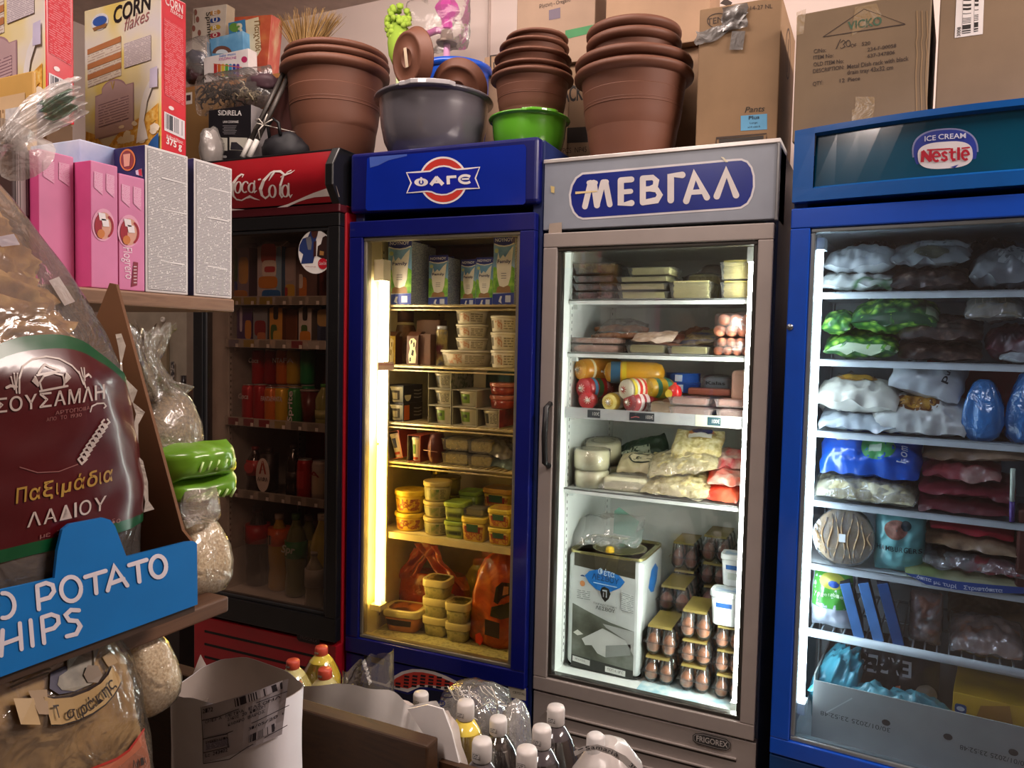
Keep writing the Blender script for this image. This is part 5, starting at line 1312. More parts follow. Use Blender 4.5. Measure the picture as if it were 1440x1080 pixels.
g.shape([(480,1080),(560,1055),(660,1030),(740,985),(800,920),(855,880),(905,1060),(915,1180),(480,1180)],m('b06448',.5),f); g.stroke([(480,1078),(560,1055),(660,1030),(740,985),(800,920),(855,878)],14,m('a8281c',.5),f2)
for ch,x in(('Λ',760),('Λ',790),('Ι',818),('Α',838)):a_,c_=f2((x,1085-(x-760)*.12)),f2((x+24,1080-(x-760)*.12)); g.text(ch,dkb,a_,c_,f2((x-4,1045))-f2((x,1085)),bold=.01)
g.build('label_print',loaf)
b=MB(); P=[f((x,y))+V((-.03,0,0))for x,y in((720,505),(760,545),(800,560),(830,565),(825,640),(808,700),(835,780),(855,850),(880,960),(910,1070))]
for i in range(len(P)-1):
    w0,w1=.006+.010*abs(noise.noise(V((i*.7,1,0)))),.006+.010*abs(noise.noise(V((i*.7+.7,1,0))))
    b.add([P[i],P[i]+V((0,w0,w0*.3)),P[i+1]+V((0,w1,w1*.3)),P[i+1]],[(0,1,2,3)],film('f0e4d4',.8,.15,(40,.8),gl=.4),smooth=True)
b.build('seam',loaf)
# ---- bags of rice and pulses hanging over the shelf edge
grain=mott([(.3,'a08862'),(.5,'c8b08a'),(.7,'e0d0b0')],300,.5,3,.4)
grain2=mott([(.3,'4a3826'),(.5,'6e5638'),(.7,'947a54')],200,.5,3,.5)
def sack(label,X,ul,ur,vt,vb,mt,th,seed,rx=0,grp='bagged rice and pulses',nm='rice_bag',fl=('efe4d0',.16),z=None,tilt=0):
    c=atx((ul+ur)/2,(vt+vb)/2,X); y0,y1=atx(ul,(vt+vb)/2,X).y,atx(ur,(vt+vb)/2,X).y; z0,z1=atx((ul+ur)/2,vb,X).z,atx((ul+ur)/2,vt,X).z
    t=thing(nm,label,'bag',(X-th/2,(y0+y1)/2,z0 if z is None else z),0,grp)
    hh,ww=z1-z0,y1-y0; xf=MX.Rotation(tilt,4,'X')
    pr=[(.55,0),(.86,.05),(1,.2),(.97,.42),(.85,.62),(.62,.8),(.42,.9),(.2,.94),(0,.95)]
    MB().lathe([(r*.5,q*hh)for r,q in pr],mt,26,2.6,th,ww,xf,wob=.12,seed=seed).build('grain',t)
    pf=pr[:6]+[(.5,.88),(.36,.95),(.46,1.02),(.5,1.06)]
    MB().lathe([(r*.515,q*hh-.0015*(q==0))for r,q in pf],film(fl[0],fl[1],.12,(30,1),gl=.2),26,2.6,th*1.04,ww*1.02,xf,wob=.14,seed=seed).build('film',t); return t
sack('clear bag of pale rice leaning over the lower shelf, right of the blue tray',-.83,262,336,728,842,grain,.085,4,tilt=-.12)
sack('clear bag of pale rice hanging just below the blue tray corner',-.80,206,278,862,1000,grain,.08,9,tilt=.28)
t=sack('clear bag of brown lentils with a knotted top, behind the tray side',-.93,205,296,545,655,grain2,.10,13,tilt=-.25,nm='lentil_bag')
tz_=t.location; c_=[atx(u,v,-.97)-V(tz_)for u,v in((243,575),(225,540),(214,515),(208,500),(210,480),(214,462))]
b=MB()
def nf_(a,c):
    i=min(int(c*5),4); t_=c*5-i; p=c_[i].lerp(c_[i+1],t_); r=[.035,.022,.014,.016,.026,.036][i]*(1-t_)+[.035,.022,.014,.016,.026,.036][i+1]*t_
    an=2*PI*a; r*=1+.25*math.sin(an*5+c*6)+.2*noise.noise(V((math.cos(an),math.sin(an),c*5)))
    return p+V((.5*r*math.cos(an),r*math.sin(an),.03*c*noise.noise(V((math.cos(an)*2,math.sin(an)*2,3)))))
b.grid(nf_,36,24,film('e8dcc8',.15,.1,(40,1),gl=.3),closeu=True); b.build('twisted_neck',t)
gb=m('679a26',.3,coat=.4,var=.06)
for i,(ul,ur,vt,vb,lb,tl_)in enumerate(((255,354,668,702,'lower of the two bright green snack packets beside the lentil bag',.15),(255,352,630,676,'upper of the two bright green snack packets beside the lentil bag',-.08))):
    X_=-.86+.012*i; y0,y1=atx(ul,660,X_).y,atx(ur,660,X_).y; z0,z1=atx(305,vb,X_).z,atx(305,vt,X_).z
    t=thing('snack_packet',lb,'packet',(X_-.05,(y0+y1)/2,z0),0,'green snack packets')
    xf=rotm(tl_,0,math.radians(82),(0,0,(z1-z0)/2))
    MB().pillow(y1-y0,(z1-z0)*1.15,.10,gb,21+i,22,12,.010,3,xf,flap=.08).build('foil',t)
    g=MB()
    for k in range(5):g.tube([xf@V(((k-1.6)*.013,-.047,-.012+.002*(k%2))),xf@V(((k-1.2)*.013,-.049,.002))],.002,m('c8e89a',.3),5)
    g.build('print',t)
MB_=MB().box(-1.25,-.90,.45,atx(300,700,-.9).y,atx(300,705,-.87).z-.028,atx(300,705,-.87).z-.012,shelfwood).build('shelf_board',bev=.003); tag(MB_,'short brown shelf board under the green packets','shelf')
b=MB().pillow(.06,.05,.04,film('e0d4c0',.25,.1,(50,1),gl=.3),31,12,12,.012,xf=rotm(0,0,PI/2)); w=atx(282,712,-.84);
t=tag(b.build('bag_corner',loc=(w.x,w.y,w.z)),'crumpled corner of clear film below the green packets','film')
# ---- what stands between the shelving and the drinks fridge
yb=2.35; P0,P1=aty(160,600,yb),aty(258,480,yb)
t=thing('cupboard','cream cupboard with a small round screw, seen past the shelving','cupboard',(aty(150,500,yb).x,yb,0))
x1=aty(262,500,yb).x-t.location.x; zt=aty(215,470,yb).z
cream,cream2=m('a39684',.6),m('8c7c60',.6)
MB().box(0,x1,0,.13,0,2.0,cream).build('body',t,bev=.003); MB().box(0,x1-.1,-.02,-.001,.3,zt,cream2).build('door',t,bev=.003)
w=aty(230.5,449.5,yb)-V(t.location); MB().lathe([(.012,0),(.012,.008),(.006,.01),(.006,.006),(0,.006)],m('e8e0d4',.4),16,xf=rotm(PI/2,0,0,(w.x,-.001,w.z))).build('knob',t)
a_,c_=aty(246,520,yb),aty(250,570,yb); MB().fq(a_.x-t.location.x,aty(251,520,yb).x-t.location.x,c_.z,aty(248,508,yb).z,-.0215,mott([(.45,'1c1a1e'),(.55,'a8a098')],120,.5)).build('notice',t)
yb2=2.5; t=thing('poster_panel','pale panel with two orange discs between cupboard and drinks fridge','panel',(aty(255,500,yb2).x,yb2,0))
MB().box(-.05,.14,0,.02,.0,1.75,m('b8b0a4',.6)).build('board',t)
for v0,v1,u in((440,466,257),(485,520,258)):
    a_=aty(u,(v0+v1)/2,yb2)-V(t.location); r=(aty(u,v0,yb2).z-aty(u,v1,yb2).z)/2; MB().disc((a_.x,-.001,a_.z),r*.5,r,m('a8602c',.5)).build('disc',t)
yb3=2.28; w=aty(258,560,yb3); t=thing('dark_bottle','dark bottle standing beside the cream cupboard','bottle',(w.x,yb3,.9)); zz=aty(255,528,yb3).z-.9; zb=.0
MB().lathe([(.03,0),(.033,.01),(.033,zz*.6),(.012,zz*.8),(.012,zz),(0,zz)],m('1c1418',.3,coat=.5),16).build('glass',t); MB().lathe([(.0335,zz*.15),(.0335,zz*.5)],m('7a2830',.5),16).build('label',t)
tag(MB().box(aty(240,640,yb3).x,aty(274,640,yb3).x,yb3-.08,yb3+.06,0,.899,m('2a2320',.6)).build('side_cabinet',bev=.003),'dark low cabinet under the bottle, left of the drinks fridge','cabinet')
# ================================================================ packs and tubs, used on the fridge shelves
def at_(fr,s,d,z):p=fr.P(s,d,z); return(p.x,p.y,z)
INK=m('3c3a3c',.5)
def tubmesh(t,R,h,mt,lid,e=2,sx=1,sy=1,taper=.86,lip=1.05,print_=None,lh=.18,lidtop=None,pz=(.12,.78),pa=(-150,-30)):
    """a tapered tub with a lid; round (e = 2) or rounded square"""
    hb=h*(1-lh)
    b=MB().lathe([(R*taper*.94,0),(R*taper,h*.03),(R,hb),(R*.96,hb),(0,hb)],mt,32,e,sx,sy)
    if print_:
        r0,r1=R*(taper+(1-taper)*pz[0]),R*(taper+(1-taper)*pz[1])
        for a0,a1,q0,q1,mt_ in print_:
            z0,z1=hb*q0,hb*q1; b.band(R*(taper+(1-taper)*q0),R*(taper+(1-taper)*q1),z0,z1,a0,a1,mt_,8,e,sx,sy,.0008)
    b.build('cup',t)
    q=MB().lathe([(R*lip*.99,hb-h*.02),(R*lip,hb),(R*lip,h*.96),(R*lip*.97,h),(R*lip*.9,h),(R*lip*.86,h*.985),(0,h*.985)],lid,32,e,sx,sy)
    if lidtop:
        n=28; P=[]
        for i in range(n):
            a=2*PI*i/n; P.append((sx*R*.8*math.copysign(abs(math.cos(a))**(2/e),math.cos(a)),sy*R*.8*math.copysign(abs(math.sin(a))**(2/e),math.sin(a)),h*.985+.0006))
        q.poly(P,lidtop)
    q.build('lid',t)
def put(fr,ul,ur,vt,vb,d):
    s0,s1,z0,z1=fr.slot(ul,ur,vt,vb,d); return(s0+s1)/2,s1-s0,z0,z1-z0
def slab(t,w,dep,h,mt,name='contents',seed=0,r=.25):
    b=MB().box(-w/2,w/2,-dep/2,dep/2,0,h,mt); return b.build(name,t,bev=min(w,h,dep)*r,seg=2)
CLR=film('e8ecec',.10,.08,(30,.6),gl=.25)
CLRB=film('e0e6ea',.2,.1,(26,.9),gl=.25)
def traypack(label,fr,s,d,z,w,h,dep,food,rz=0,cat='tray pack',name='tray_pack',group=None,tray=None,slices=0,fill=.86):
    t=thing(name,label,cat,at_(fr,s,d,z),fr.q+rz,group)
    b=MB(); k=.9
    vs=[(-w/2*k,-dep/2*k,0),(w/2*k,-dep/2*k,0),(w/2*k,dep/2*k,0),(-w/2*k,dep/2*k,0),(-w/2,-dep/2,h*.8),(w/2,-dep/2,h*.8),(w/2,dep/2,h*.8),(-w/2,dep/2,h*.8)]
    b.add(vs,[(3,2,1,0),(0,1,5,4),(1,2,6,5),(2,3,7,6),(3,0,4,7)],tray or CLR)
    b.build('tray',t)
    g=MB().box(-w*.52,w*.52,-dep*.52,dep*.52,h*.80,h*.84,tray or CLR).grid(lambda a,c:V(((a-.5)*w*.94,(c-.5)*dep*.94,h*.84+h*.16*(1-(2*a-1)**4)*(1-(2*c-1)**4)+.002*noise.noise(V((a*5,c*5,s*9))))),10,8,CLR); g.build('film_lid',t)
    f=MB()
    if slices:
        n=slices
        for i in range(n):
            zz=.003+(h*fill-.003)*i/n; j=.0015*math.sin(i*2.1+s*50); f.box(-w*.41+j,w*.41+j,-dep*.42,dep*.42,zz,zz+(h*fill)/n*.86,food)
        f.build('slices',t)
    else:
        f.box(-w*.42,w*.42,-dep*.42,dep*.42,.002,h*fill,food); f.build('filling',t,bev=min(h,w)*.2)
    return t
def pack(label,fr,s,d,z,w,h,dep,mt,rz=0,ry=0,cat='packet',name='packet',group=None,seed=1,prints=None,back=None,flat=True,lump=.004,cr=.010,film_=None,rx=None,nx=30,ny=24,part='bag',cre=.5):
    """a soft bag lying down (flat) or standing up; prints draw on its upper/front side in 0..1 coordinates"""
    t=thing(name,label,cat,at_(fr,s,d,z),fr.q+rz,group)
    if rx is None:rx=-math.radians(70)if flat else 0
    xf=MX.Translation(V((0,0,0)))@MX.Rotation(ry,4,'Y')@MX.Rotation(rx,4,'X')
    L=dep if flat else h; T=h if flat else dep
    zs=[]
    tmp=MB().pillow(w,L,T,mt,seed,nx,ny,cr,2.6,xf,back,.06,lump,20,cre)
    lo=min(v.z for v in tmp.v); tmp=MB(); sh=MX.Translation(V((0,0,-lo+.0005)))@xf
    tmp.pillow(w,L,T,mt,seed,nx,ny,cr,2.6,sh,back,.06,lump,20,cre); tmp.build(part,t)
    if film_:MB().pillow(w*1.06,L*1.05,T*1.08,film_,seed+.4,nx,ny,cr*1.2,2.8,sh,None,.06,lump,20,cre).build('film',t)
    if prints:
        vs=tmp.v[:nx*ny]  # the upper/front sheet, as a grid
        def sf(a,c,dz):
            x,y=min(max(a,0),1)*(nx-1),min(max(c,0),1)*(ny-1); i,j=min(int(x),nx-2),min(int(y),ny-2); x-=i; y-=j
            P=lambda i_,j_:vs[j_*nx+i_]
            q=P(i,j)*(1-x)*(1-y)+P(i+1,j)*x*(1-y)+P(i,j+1)*(1-x)*y+P(i+1,j+1)*x*y
            nrm=(P(i+1,j)-P(i,j)).cross(P(i,j+1)-P(i,j)).normalized(); return q+nrm*dz
        g=MB()
        def patch(a0,a1,c0,c1,mt_,dz=.0012,ell=False,n=10):
            if not ell:g.grid(lambda a,c:sf(a0+(a1-a0)*a,c0+(c1-c0)*c,dz),n,n,mt_)
            else:g.grid(lambda a,c:sf((a0+a1)/2+(a1-a0)/2*c*math.cos(2*PI*a),(c0+c1)/2+(c1-c0)/2*c*math.sin(2*PI*a),dz),24,6,mt_,closeu=True)
        def word(s_,a0,a1,c,hc,mt_,bold=.01,dz=.0025,shear=0):
            for i,ch in enumerate(s_):
                if ch==' ':continue
                q0,q1=a0+(a1-a0)*i/len(s_),a0+(a1-a0)*(i+.82)/len(s_); A=sf(q0,c,dz); g.text(ch,mt_,A,sf(q1,c,dz),sf(q0,c+hc,dz)-A,bold=bold,shear=shear)
        def vword(s_,a,c0,c1,ha,mt_,bold=.01,dz=.0025):
            for i,ch in enumerate(s_):
                if ch==' ':continue
                q0,q1=c0+(c1-c0)*i/len(s_),c0+(c1-c0)*(i+.82)/len(s_); A=sf(a,q0,dz); g.text(ch,mt_,A,sf(a,q1,dz),sf(a+ha,q0,dz)-A,bold=bold)
        prints(patch,word,vword); g.build('print',t)
    return t
# ================================================================ in the drinks fridge
fr=FC
def cz_(i):return cz[i]+.001 if i<4 else FC.z(.512)-.03+.001
def bottle(label,u,vt,d,shelf,R,c_liq,c_cap,c_lab=None,labz=(.42,.62),fn=None,group='bottles in the drinks fridge',taper=1,glass=.5,cat='bottle',vb=None,neck=.36):
    s,zz=fr.at(u,vt,d); h=zz-cz_(shelf)
    t=thing('soft_drink_bottle',label,cat,at_(fr,s,d,cz_(shelf)),fr.q,group)
    liq=m(c_liq,.12,coat=.6,var=.04)
    MB().lathe([(R*.7,0),(R*.95,.008),(R,h*.06),(R*.97,h*.2),(R*.88,h*.30),(R*.97,h*.40),(R,h*.64),(R*.8,h*.75),(R*.5,h*.85),(R*neck,h*.90),(R*neck,h*.94)],liq,24).build('body',t)
    MB().lathe([(R*neck*1.15,h*.93),(R*neck*1.15,h*1.0),(0,h*1.0)],m(c_cap,.4),16).build('cap',t)
    if c_lab:
        g=MB().lathe([(R*1.005,h*labz[0]),(R*1.01,h*labz[1])],m(c_lab,.35),24)
        if fn:fn(g,R*1.012,h)
        g.build('label',t)
    return t
def can(label,u,vt,d,base,R,c,group,txt=None,tc='d8d0d0',top='b8b4b0',vertical=False,band=None,disc=None):
    s,zz=fr.at(u,vt,d); h=zz-base
    t=thing('drink_can',label,'can',at_(fr,s,d,base),fr.q,group)
    MB().lathe([(R*.78,0),(R*.95,h*.03),(R,h*.07),(R,h*.90),(R*.84,h*.97)],m(c,.3,.2),24).build('body',t)
    MB().lathe([(R*.84,h*.97),(R*.86,h),(R*.78,h*.985),(0,h*.98)],m(top,.3,.7),20).build('lid',t)
    g=MB()
    if band:g.band(R,R,h*band[1],h*band[2],-175,-5,m(band[0],.4))
    if disc:g.band(R,R,h*.3,h*.72,-150,-60,m(disc,.4),8,off=.001)
    if txt and not vertical:g.ftext(txt,m(tc,.4),-R*.95,R*.75,h*.62,h*.13,-R*1.06,bold=.012,shear=.15 if txt[0]=='C' else 0)
    if txt and vertical:
        a_=V((R*.25,-R*1.06,h*.10)); g.text(txt,m(tc,.4),a_,V((R*.35,-R*1.06,h*.9)),V((-R*.75,0,0)),bold=.02)
    if g.v:g.build('print',t)
    return t,h
def juice(label,ul,ur,vt,d,shelf,stops,side,topc,group='juice cartons in the drinks fridge',dep=.07,txt=None,cap='d8d8d8'):
    s,w,_,_=put(fr,ul,ur,vt,vt+60,d); zz=fr.at((ul+ur)/2,vt,d)[1]; h=zz-cz_(shelf)
    t=thing('juice_carton',label,'carton',at_(fr,s,d,cz_(shelf)),fr.q,group)
    b=MB().box(-w/2,w/2,0,dep,0,h*.9,m(topc,.45),right=m(side,.45))
    b.prism([(-w/2,0,h*.9),(-w/2,dep,h*.9),(-w/2,dep*.5,h)],(w,0,0),m(topc,.45))
    b.build('box',t)
    g=MB(); z0=0
    for c,a,e,f0,f1 in stops:g.disc(((f0+f1)/2*w-w/2,-.0008-.0002*len(g.f),(a+e)/2*h),(f1-f0)/2*w,(e-a)/2*h,m(c,.45),16,4)
    if txt:g.ftext(txt,m('e0d8d0',.4),-w*.42,w*.42,h*.62,h*.09,-.003,bold=.012)
    g.build('print',t)
    return t
G1='juice cartons in the drinks fridge'
juice('juice carton with a green leaf picture, leftmost on the top shelf of the drinks fridge',322,350,340,.13,0,[('3a5a30',.3,.9,.02,.45),('c89850',.3,.75,.5,.98),('24408a',.1,.35,.1,.45),('b87830',.02,.2,.05,.95)],'6a5668','8a7a88')
juice('white and blue juice carton with a smiling peach, top shelf of drinks fridge',362,396,338,.12,0,[('8ab0cc',.0,.9,.78,1.),('b85a58',.62,.95,.15,.78),('e8dcd0',.40,.68,.2,.8),('c04a50',.48,.58,.3,.75),('d08838',.22,.42,.05,.85),('2a6ab0',.0,.2,.2,.98)],'4a7aa8','c4bcc0',txt=None)
juice('pale juice carton with fruit at its foot, top shelf of drinks fridge',398,416,340,.14,0,[('b8a8a4',.35,.9,.1,.9),('c8a03c',.05,.3,.2,.95),('a83a34',.1,.25,.0,.4)],'9a8a88','a89c9a')
juice('brown juice carton right of the pale one, under the round door sticker',418,446,345,.16,0,[('c87a3c',.08,.45,.05,.5),('d8d0c8',.25,.5,.05,.3)],'5a3a34','6e5450')
juice('dark red carton at the right end of the top shelf of the drinks fridge',449,466,350,.17,0,[('6a2c2c',.1,.8,.1,.9)],'4a2424','5a3030')
juice('purple juice carton with an orange, leftmost on the second shelf of the drinks fridge',333,354,428,.13,1,[('c88a3a',.12,.6,.55,.98),('d0c8dc',.3,.95,.2,.38)],'3a2458','46286a')
juice('grey juice carton with red fruit on the second shelf of the drinks fridge',356,376,428,.13,1,[('8a2c34',.2,.6,.1,.9),('c07850',.05,.3,.3,.9)],'6a7078','8a9098')
juice('orange juice carton with a dark oval on the second shelf of the drinks fridge',379,397,428,.13,1,[('2a241c',.62,.95,.3,.7),('4a6a34',.1,.5,.1,.6),('d0a848',.05,.35,.3,.9)],'7a4a2a','d09a44')
juice('brown juice carton between the orange and white ones on the second shelf',399,418,430,.15,1,[('6a3c20',.1,.9,.1,.9)],'4a2a1c','7a4a2c')
juice('white juice carton with oranges on the second shelf of the drinks fridge',420,438,428,.13,1,[('2a241c',.6,.95,.3,.7),('4a6a34',.25,.5,.2,.7),('d08a34',.05,.35,.1,.95)],'8a8078','cfc8c0')
juice('dark blue and tan juice carton at the right end of the second shelf',446,470,432,.14,1,[('b0945c',.5,.95,.0,.9),('24304a',.05,.5,.2,.95)],'1c2438','3a4460')
G2='cans on the third shelf of the drinks fridge'
zt3=cz_(2)
row=[(351,'a81420','Coca','','front red can with white script, at the left of the third shelf'),(367,'9c1018',None,'','front plain red can, second on the third shelf'),(383,'c86a1c','FANTA','','front orange can on the third shelf'),(398,'c8a020','FANTA','','front yellow can on the third shelf'),(416,'2a7a34','Sprite','v','front green can with tall white lettering on the third shelf')]
for u,c,tx,ve,lb in row:
    can(lb,u,540 if u<380 else 544,.125,zt3,.0285,c,G2,tx,vertical=ve=='v')
bk=[(365,'a81a20','Coca','upper red can with white script, stacked behind on the third shelf'),(382,'8c1018',None,'upper plain red can, stacked behind on the third shelf'),(399,'c0641c','NTA','upper orange can, stacked behind on the third shelf'),(414,'b8961e','FA','upper yellow can, stacked behind on the third shelf'),(433,'1c7a44',None,'upper green can, stacked behind on the third shelf')]
for u,c,tx,lb in bk:
    t0=can(lb.replace('upper','lower').replace('stacked','hidden'),u,541,.20,zt3,.0285,c,G2)
    can(lb,u,491,.20,zt3+t0[1]+.001,.0285,c,G2,tx)
for(u,vt,R,cb_,lb)in((436,550,.034,'5a1a14','dark red glass of drink on the third shelf, right of the green can'),):
    s,zz=fr.at(u,vt,.13); h=zz-zt3; t=thing('drink_cup',lb,'cup',at_(fr,s,.13,zt3),fr.q)
    MB().lathe([(R*.7,0),(R,h),(0,h)],m(cb_,.3),20).build('cup',t); MB().lathe([(R*1.05,h),(R*1.05,h+.006),(0,h+.006)],m('8a7a74',.4),20).build('lid',t)
t=thing('drink_pack','reddish brown carton pack behind the cup at the right of the third shelf','pack',at_(fr,fr.at(455,500,.3)[0],.32,zt3),fr.q); slab(t,.10,.07,.26,m('5a2418',.5),'box')
bottle('pale green bottle with a green cap at the right of the third shelf',456,540,.13,2,.032,'8a8a4c','4a8a34','a0a060',(.2,.4))
bottle('dark cola bottle with a red label on the fourth shelf, leftmost',359,628,.13,3,.033,'1c0c0c','6a1014','a01818',(.40,.72),lambda g,R,h:g.disc((0,-R-.001,h*.57),R*.7,h*.12,m('c04848',.4),18))
bottle('dark bottle with a white oval label and a red A on the fourth shelf',379,630,.13,3,.034,'160c0a','241414','1a0e0c',(.1,.9),lambda g,R,h:(g.disc((0,-R-.001,h*.45),R*.95,h*.36,m('d0c4bc',.4),24),g.ftext('Α',m('a03828',.4),-R*.5,R*.5,h*.48,h*.25,-R-.002,bold=.03),g.ftext('ΑΛΦΑ',m('3a2420',.4),-R*.7,R*.7,h*.32,h*.08,-R-.002,bold=.02)))
bottle('dark brown glass bottle without label on the fourth shelf',413,626,.13,3,.028,'1c120c','2a1a14','241810',(.3,.5))
G3='cans on the fourth shelf of the drinks fridge'
can('red beer can with a round badge on the fourth shelf',429,645,.125,cz_(3),.0285,'a01014',G3,disc='b83030')
can('white can with red letter on the fourth shelf, right of the red beer can',450,647,.125,cz_(3),.0285,'a89c90',G3,'A',tc='8a2a24',band=('b8a88c',.2,.7))
can('white can at the right end of the fourth shelf',468,650,.125,cz_(3),.0285,'9a9488',G3,band=('7a7468',.2,.7))
R5=.043
bottle('large cola bottle with a red label on the floor of the drinks fridge',363,712,.20,4,.047,'150808','3a0a0c','b81018',(.55,.78),lambda g,R,h:g.fq(-R*.9,-R*.55,h*.58,h*.75,-R*.75,bars('a89890','3a2a2a',.004)))
bottle('large orange soda bottle on the floor of the drinks fridge',393,722,.19,4,.042,'b08a18','c0b0a0','e0601c',(.60,.82),lambda g,R,h:g.fq(-R*.5,-R*.05,h*.62,h*.74,-R-.001,bars('b0846a','3a2a2a',.004)))
bottle('large lemon-lime bottle with a green label on the floor of the drinks fridge',417,722,.165,4,.042,'6e7440','3a6a34','24803a',(.48,.68),lambda g,R,h:g.ftext('Spr',m('c8d0c0',.4),-R*.8,R*.7,h*.55,h*.09,-R-.001,bold=.03,shear=.2))
bottle('large lemon soda bottle with a purple and white label, half hidden on the fridge floor',434,724,.22,4,.042,'6a6a24','b0a8a0','a89a3a',(.5,.7),lambda g,R,h:g.ftext('ANT',m('40305a',.4),-R*.8,R*.7,h*.6,h*.08,-R-.001,bold=.03))
bottle('large bottle of yellow drink with a white cap at the right of the fridge floor',454,722,.13,4,.045,'a89c38','c4bcac')
bottle('clear ribbed water bottle in front on the floor of the drinks fridge',443,775,.09,4,.036,'8a8874','9a9488','9a988a',(.4,.7))
bottle('dark green bottle at the right edge of the drinks fridge floor',466,768,.10,4,.028,'1c3a24','2a3a2c')
zf=cz_(4)
fm=MB();
for k,(u,v,c)in enumerate(((345,828,'3a2a2c'),(372,834,'8a3a34'),(399,842,'3a3e38'))):
    s,_=fr.at(u,v,.05); fm.quad((s-.028,.035,zf+.0006),(s+.028,.035,zf+.0006),(s+.026,.07,zf+.0006),(s-.028,.07,zf+.0006),m(c,.4))
t=fm.build('shelf_sticker',loc=fr.o,rz=fr.q); tag(t,'row of three small picture stickers on the floor of the drinks fridge','sticker')
# ================================================================ in the blue fridge
fr=FA
AZ=[q+.001 for q in az]+[afl+.005]
def milk(label,ul,ur,vt,d,base=None,group='milk cartons in the blue fridge',first=None,capped=False):
    s,w,_,_=put(fr,ul,ur,vt,vt+80,d); zz=fr.at((ul+ur)/2,vt,d)[1]; z0=AZ[0]if base is None else base; h=zz-z0
    if first:
        w0,h0=first['dims']; return dup(first,at_(fr,s,d,z0),fr.q,label,group,(w/w0,w/w0*1.0,h/h0))
    t=thing('milk_carton',label,'carton',at_(fr,s,d,z0),fr.q,group); t['dims']=(w,h); dep=w*1.15
    sidep=lines('b4c0d8','7080a8',.0055,.5,.4,False,160,.47)
    nb=m('1c2a80',.4)
    b=MB().box(-w/2,w/2,0,dep,0,h*.96,m('b4c4e0',.4),right=sidep,top=nb); b.box(-w*.47,w*.47,dep*.45,dep*.55,h*.96,h,nb)
    b.build('box',t,bev=.0015)
    g=MB(); F=lambda k:(lambda p:V(((p[0]-.5)*w,-.0006-.0004*k,p[1]*h)))
    g.shape([(0,.42),(1,.42),(1,.88),(0,.88)],mott([(.3,'4a8ac8'),(.6,'86b4dc')],12,.4),F(0))
    g.shape([(0,.17),(1,.17),(1,.52),(.85,.56),(.6,.45),(.3,.46),(.1,.55),(0,.54)],mott([(.3,'3a7a2c'),(.5,'6aa83c'),(.7,'9cc85a')],40,.4),F(1))
    g.shape([(.15,.17),(.85,.17),(.8,.26),(.5,.3),(.2,.25)],m('8a6a48',.5),F(2))
    g.shape([(.15,.60),(.22,.76),(.30,.66),(.45,.72),(.55,.68),(.75,.78),(.92,.84),(.86,.6),(.82,.4),(.72,.28),(.5,.25),(.3,.27),(.2,.4)],m('dcdcd8',.4),F(3))
    g.shape([(0,.87)]+[(.5+.5*math.cos(a),.885-.045*math.sin(a))for a in[PI-PI*i/8 for i in range(9)]]+[(1,1),(0,1)],nb,F(3.5)); g.shape([(0,0),(1,0),(1,.17),(0,.15)],m('1c3a9c',.4),F(4))
    g.stroke([(.03,.88),(.25,.853),(.5,.842),(.75,.853),(.97,.88)],.02,m('dcdcd8',.4),F(4.5),cap=False)
    A=F(5.5)
    g.text('NOYNOY',m('e0e0e8',.4),A((.08,.91)),A((.9,.91)),V((0,0,h*.05)),bold=.012); g.text('Family',m('28286a',.4),A((.2,.60)),A((.82,.60)),V((0,0,h*.05)),bold=.02)
    for k in range(3):g.stroke([(.38,.45-k*.035),(.62,.45-k*.035)],.012,m('8a8c98',.4),F(5),cap=False)
    g.shape(arc(.15,.78,.09,.035,0,360,12)[:-1],m('b8c890',.4),F(5)); g.shape([(.28,.04),(.36,.12),(.45,.12),(.40,.06),(.44,.01),(.34,.03)],m('d0d8ec',.4),F(5)); g.shape([(.6,.03),(.85,.03),(.85,.13),(.6,.13)],lines('1c3a9c','b8c4e0',h*.03,.5,.4,False,90,.4),F(5))
    g.build('print',t)
    if capped:MB().lathe([(w*.22,h*.955),(w*.22,h*1.0),(0,h*1.0)],m('d8d8d8',.4),14,xf=rotm(loc=(0,dep*.3,0))).build('cap',t)
    return t
mk=milk('tall milk carton leftmost on the top shelf, next to the light tube',546,579,336,.105)
milk('tall milk carton at the right of the top shelf, nearest the door post',694,724,331,.105,first=mk)
mc=milk('shorter milk carton standing second on the top shelf of the blue fridge',603,630,359,.17,capped=True)
milk('shorter milk carton third on the top shelf, set back in the shade',648,669,365,.21,first=mc)
milk('shorter milk carton fourth on the top shelf, touching the tall right one',669.5,693,362,.19,first=mc)
milk('milk carton behind the tall leftmost one on the top shelf',566,594,342,.22,first=mk)
milk('milk carton cut by the right door post on the top shelf',728,750,350,.15,first=mk)
slab(thing('dark_box','dark printed box in the shade behind the milk cartons','box',at_(fr,fr.at(650,380,.4)[0],.42,AZ[0]),fr.q),.3,.06,.24,mott([(.4,'2a2440'),(.55,'4a2030'),(.7,'30402a')],9,.5),'box')
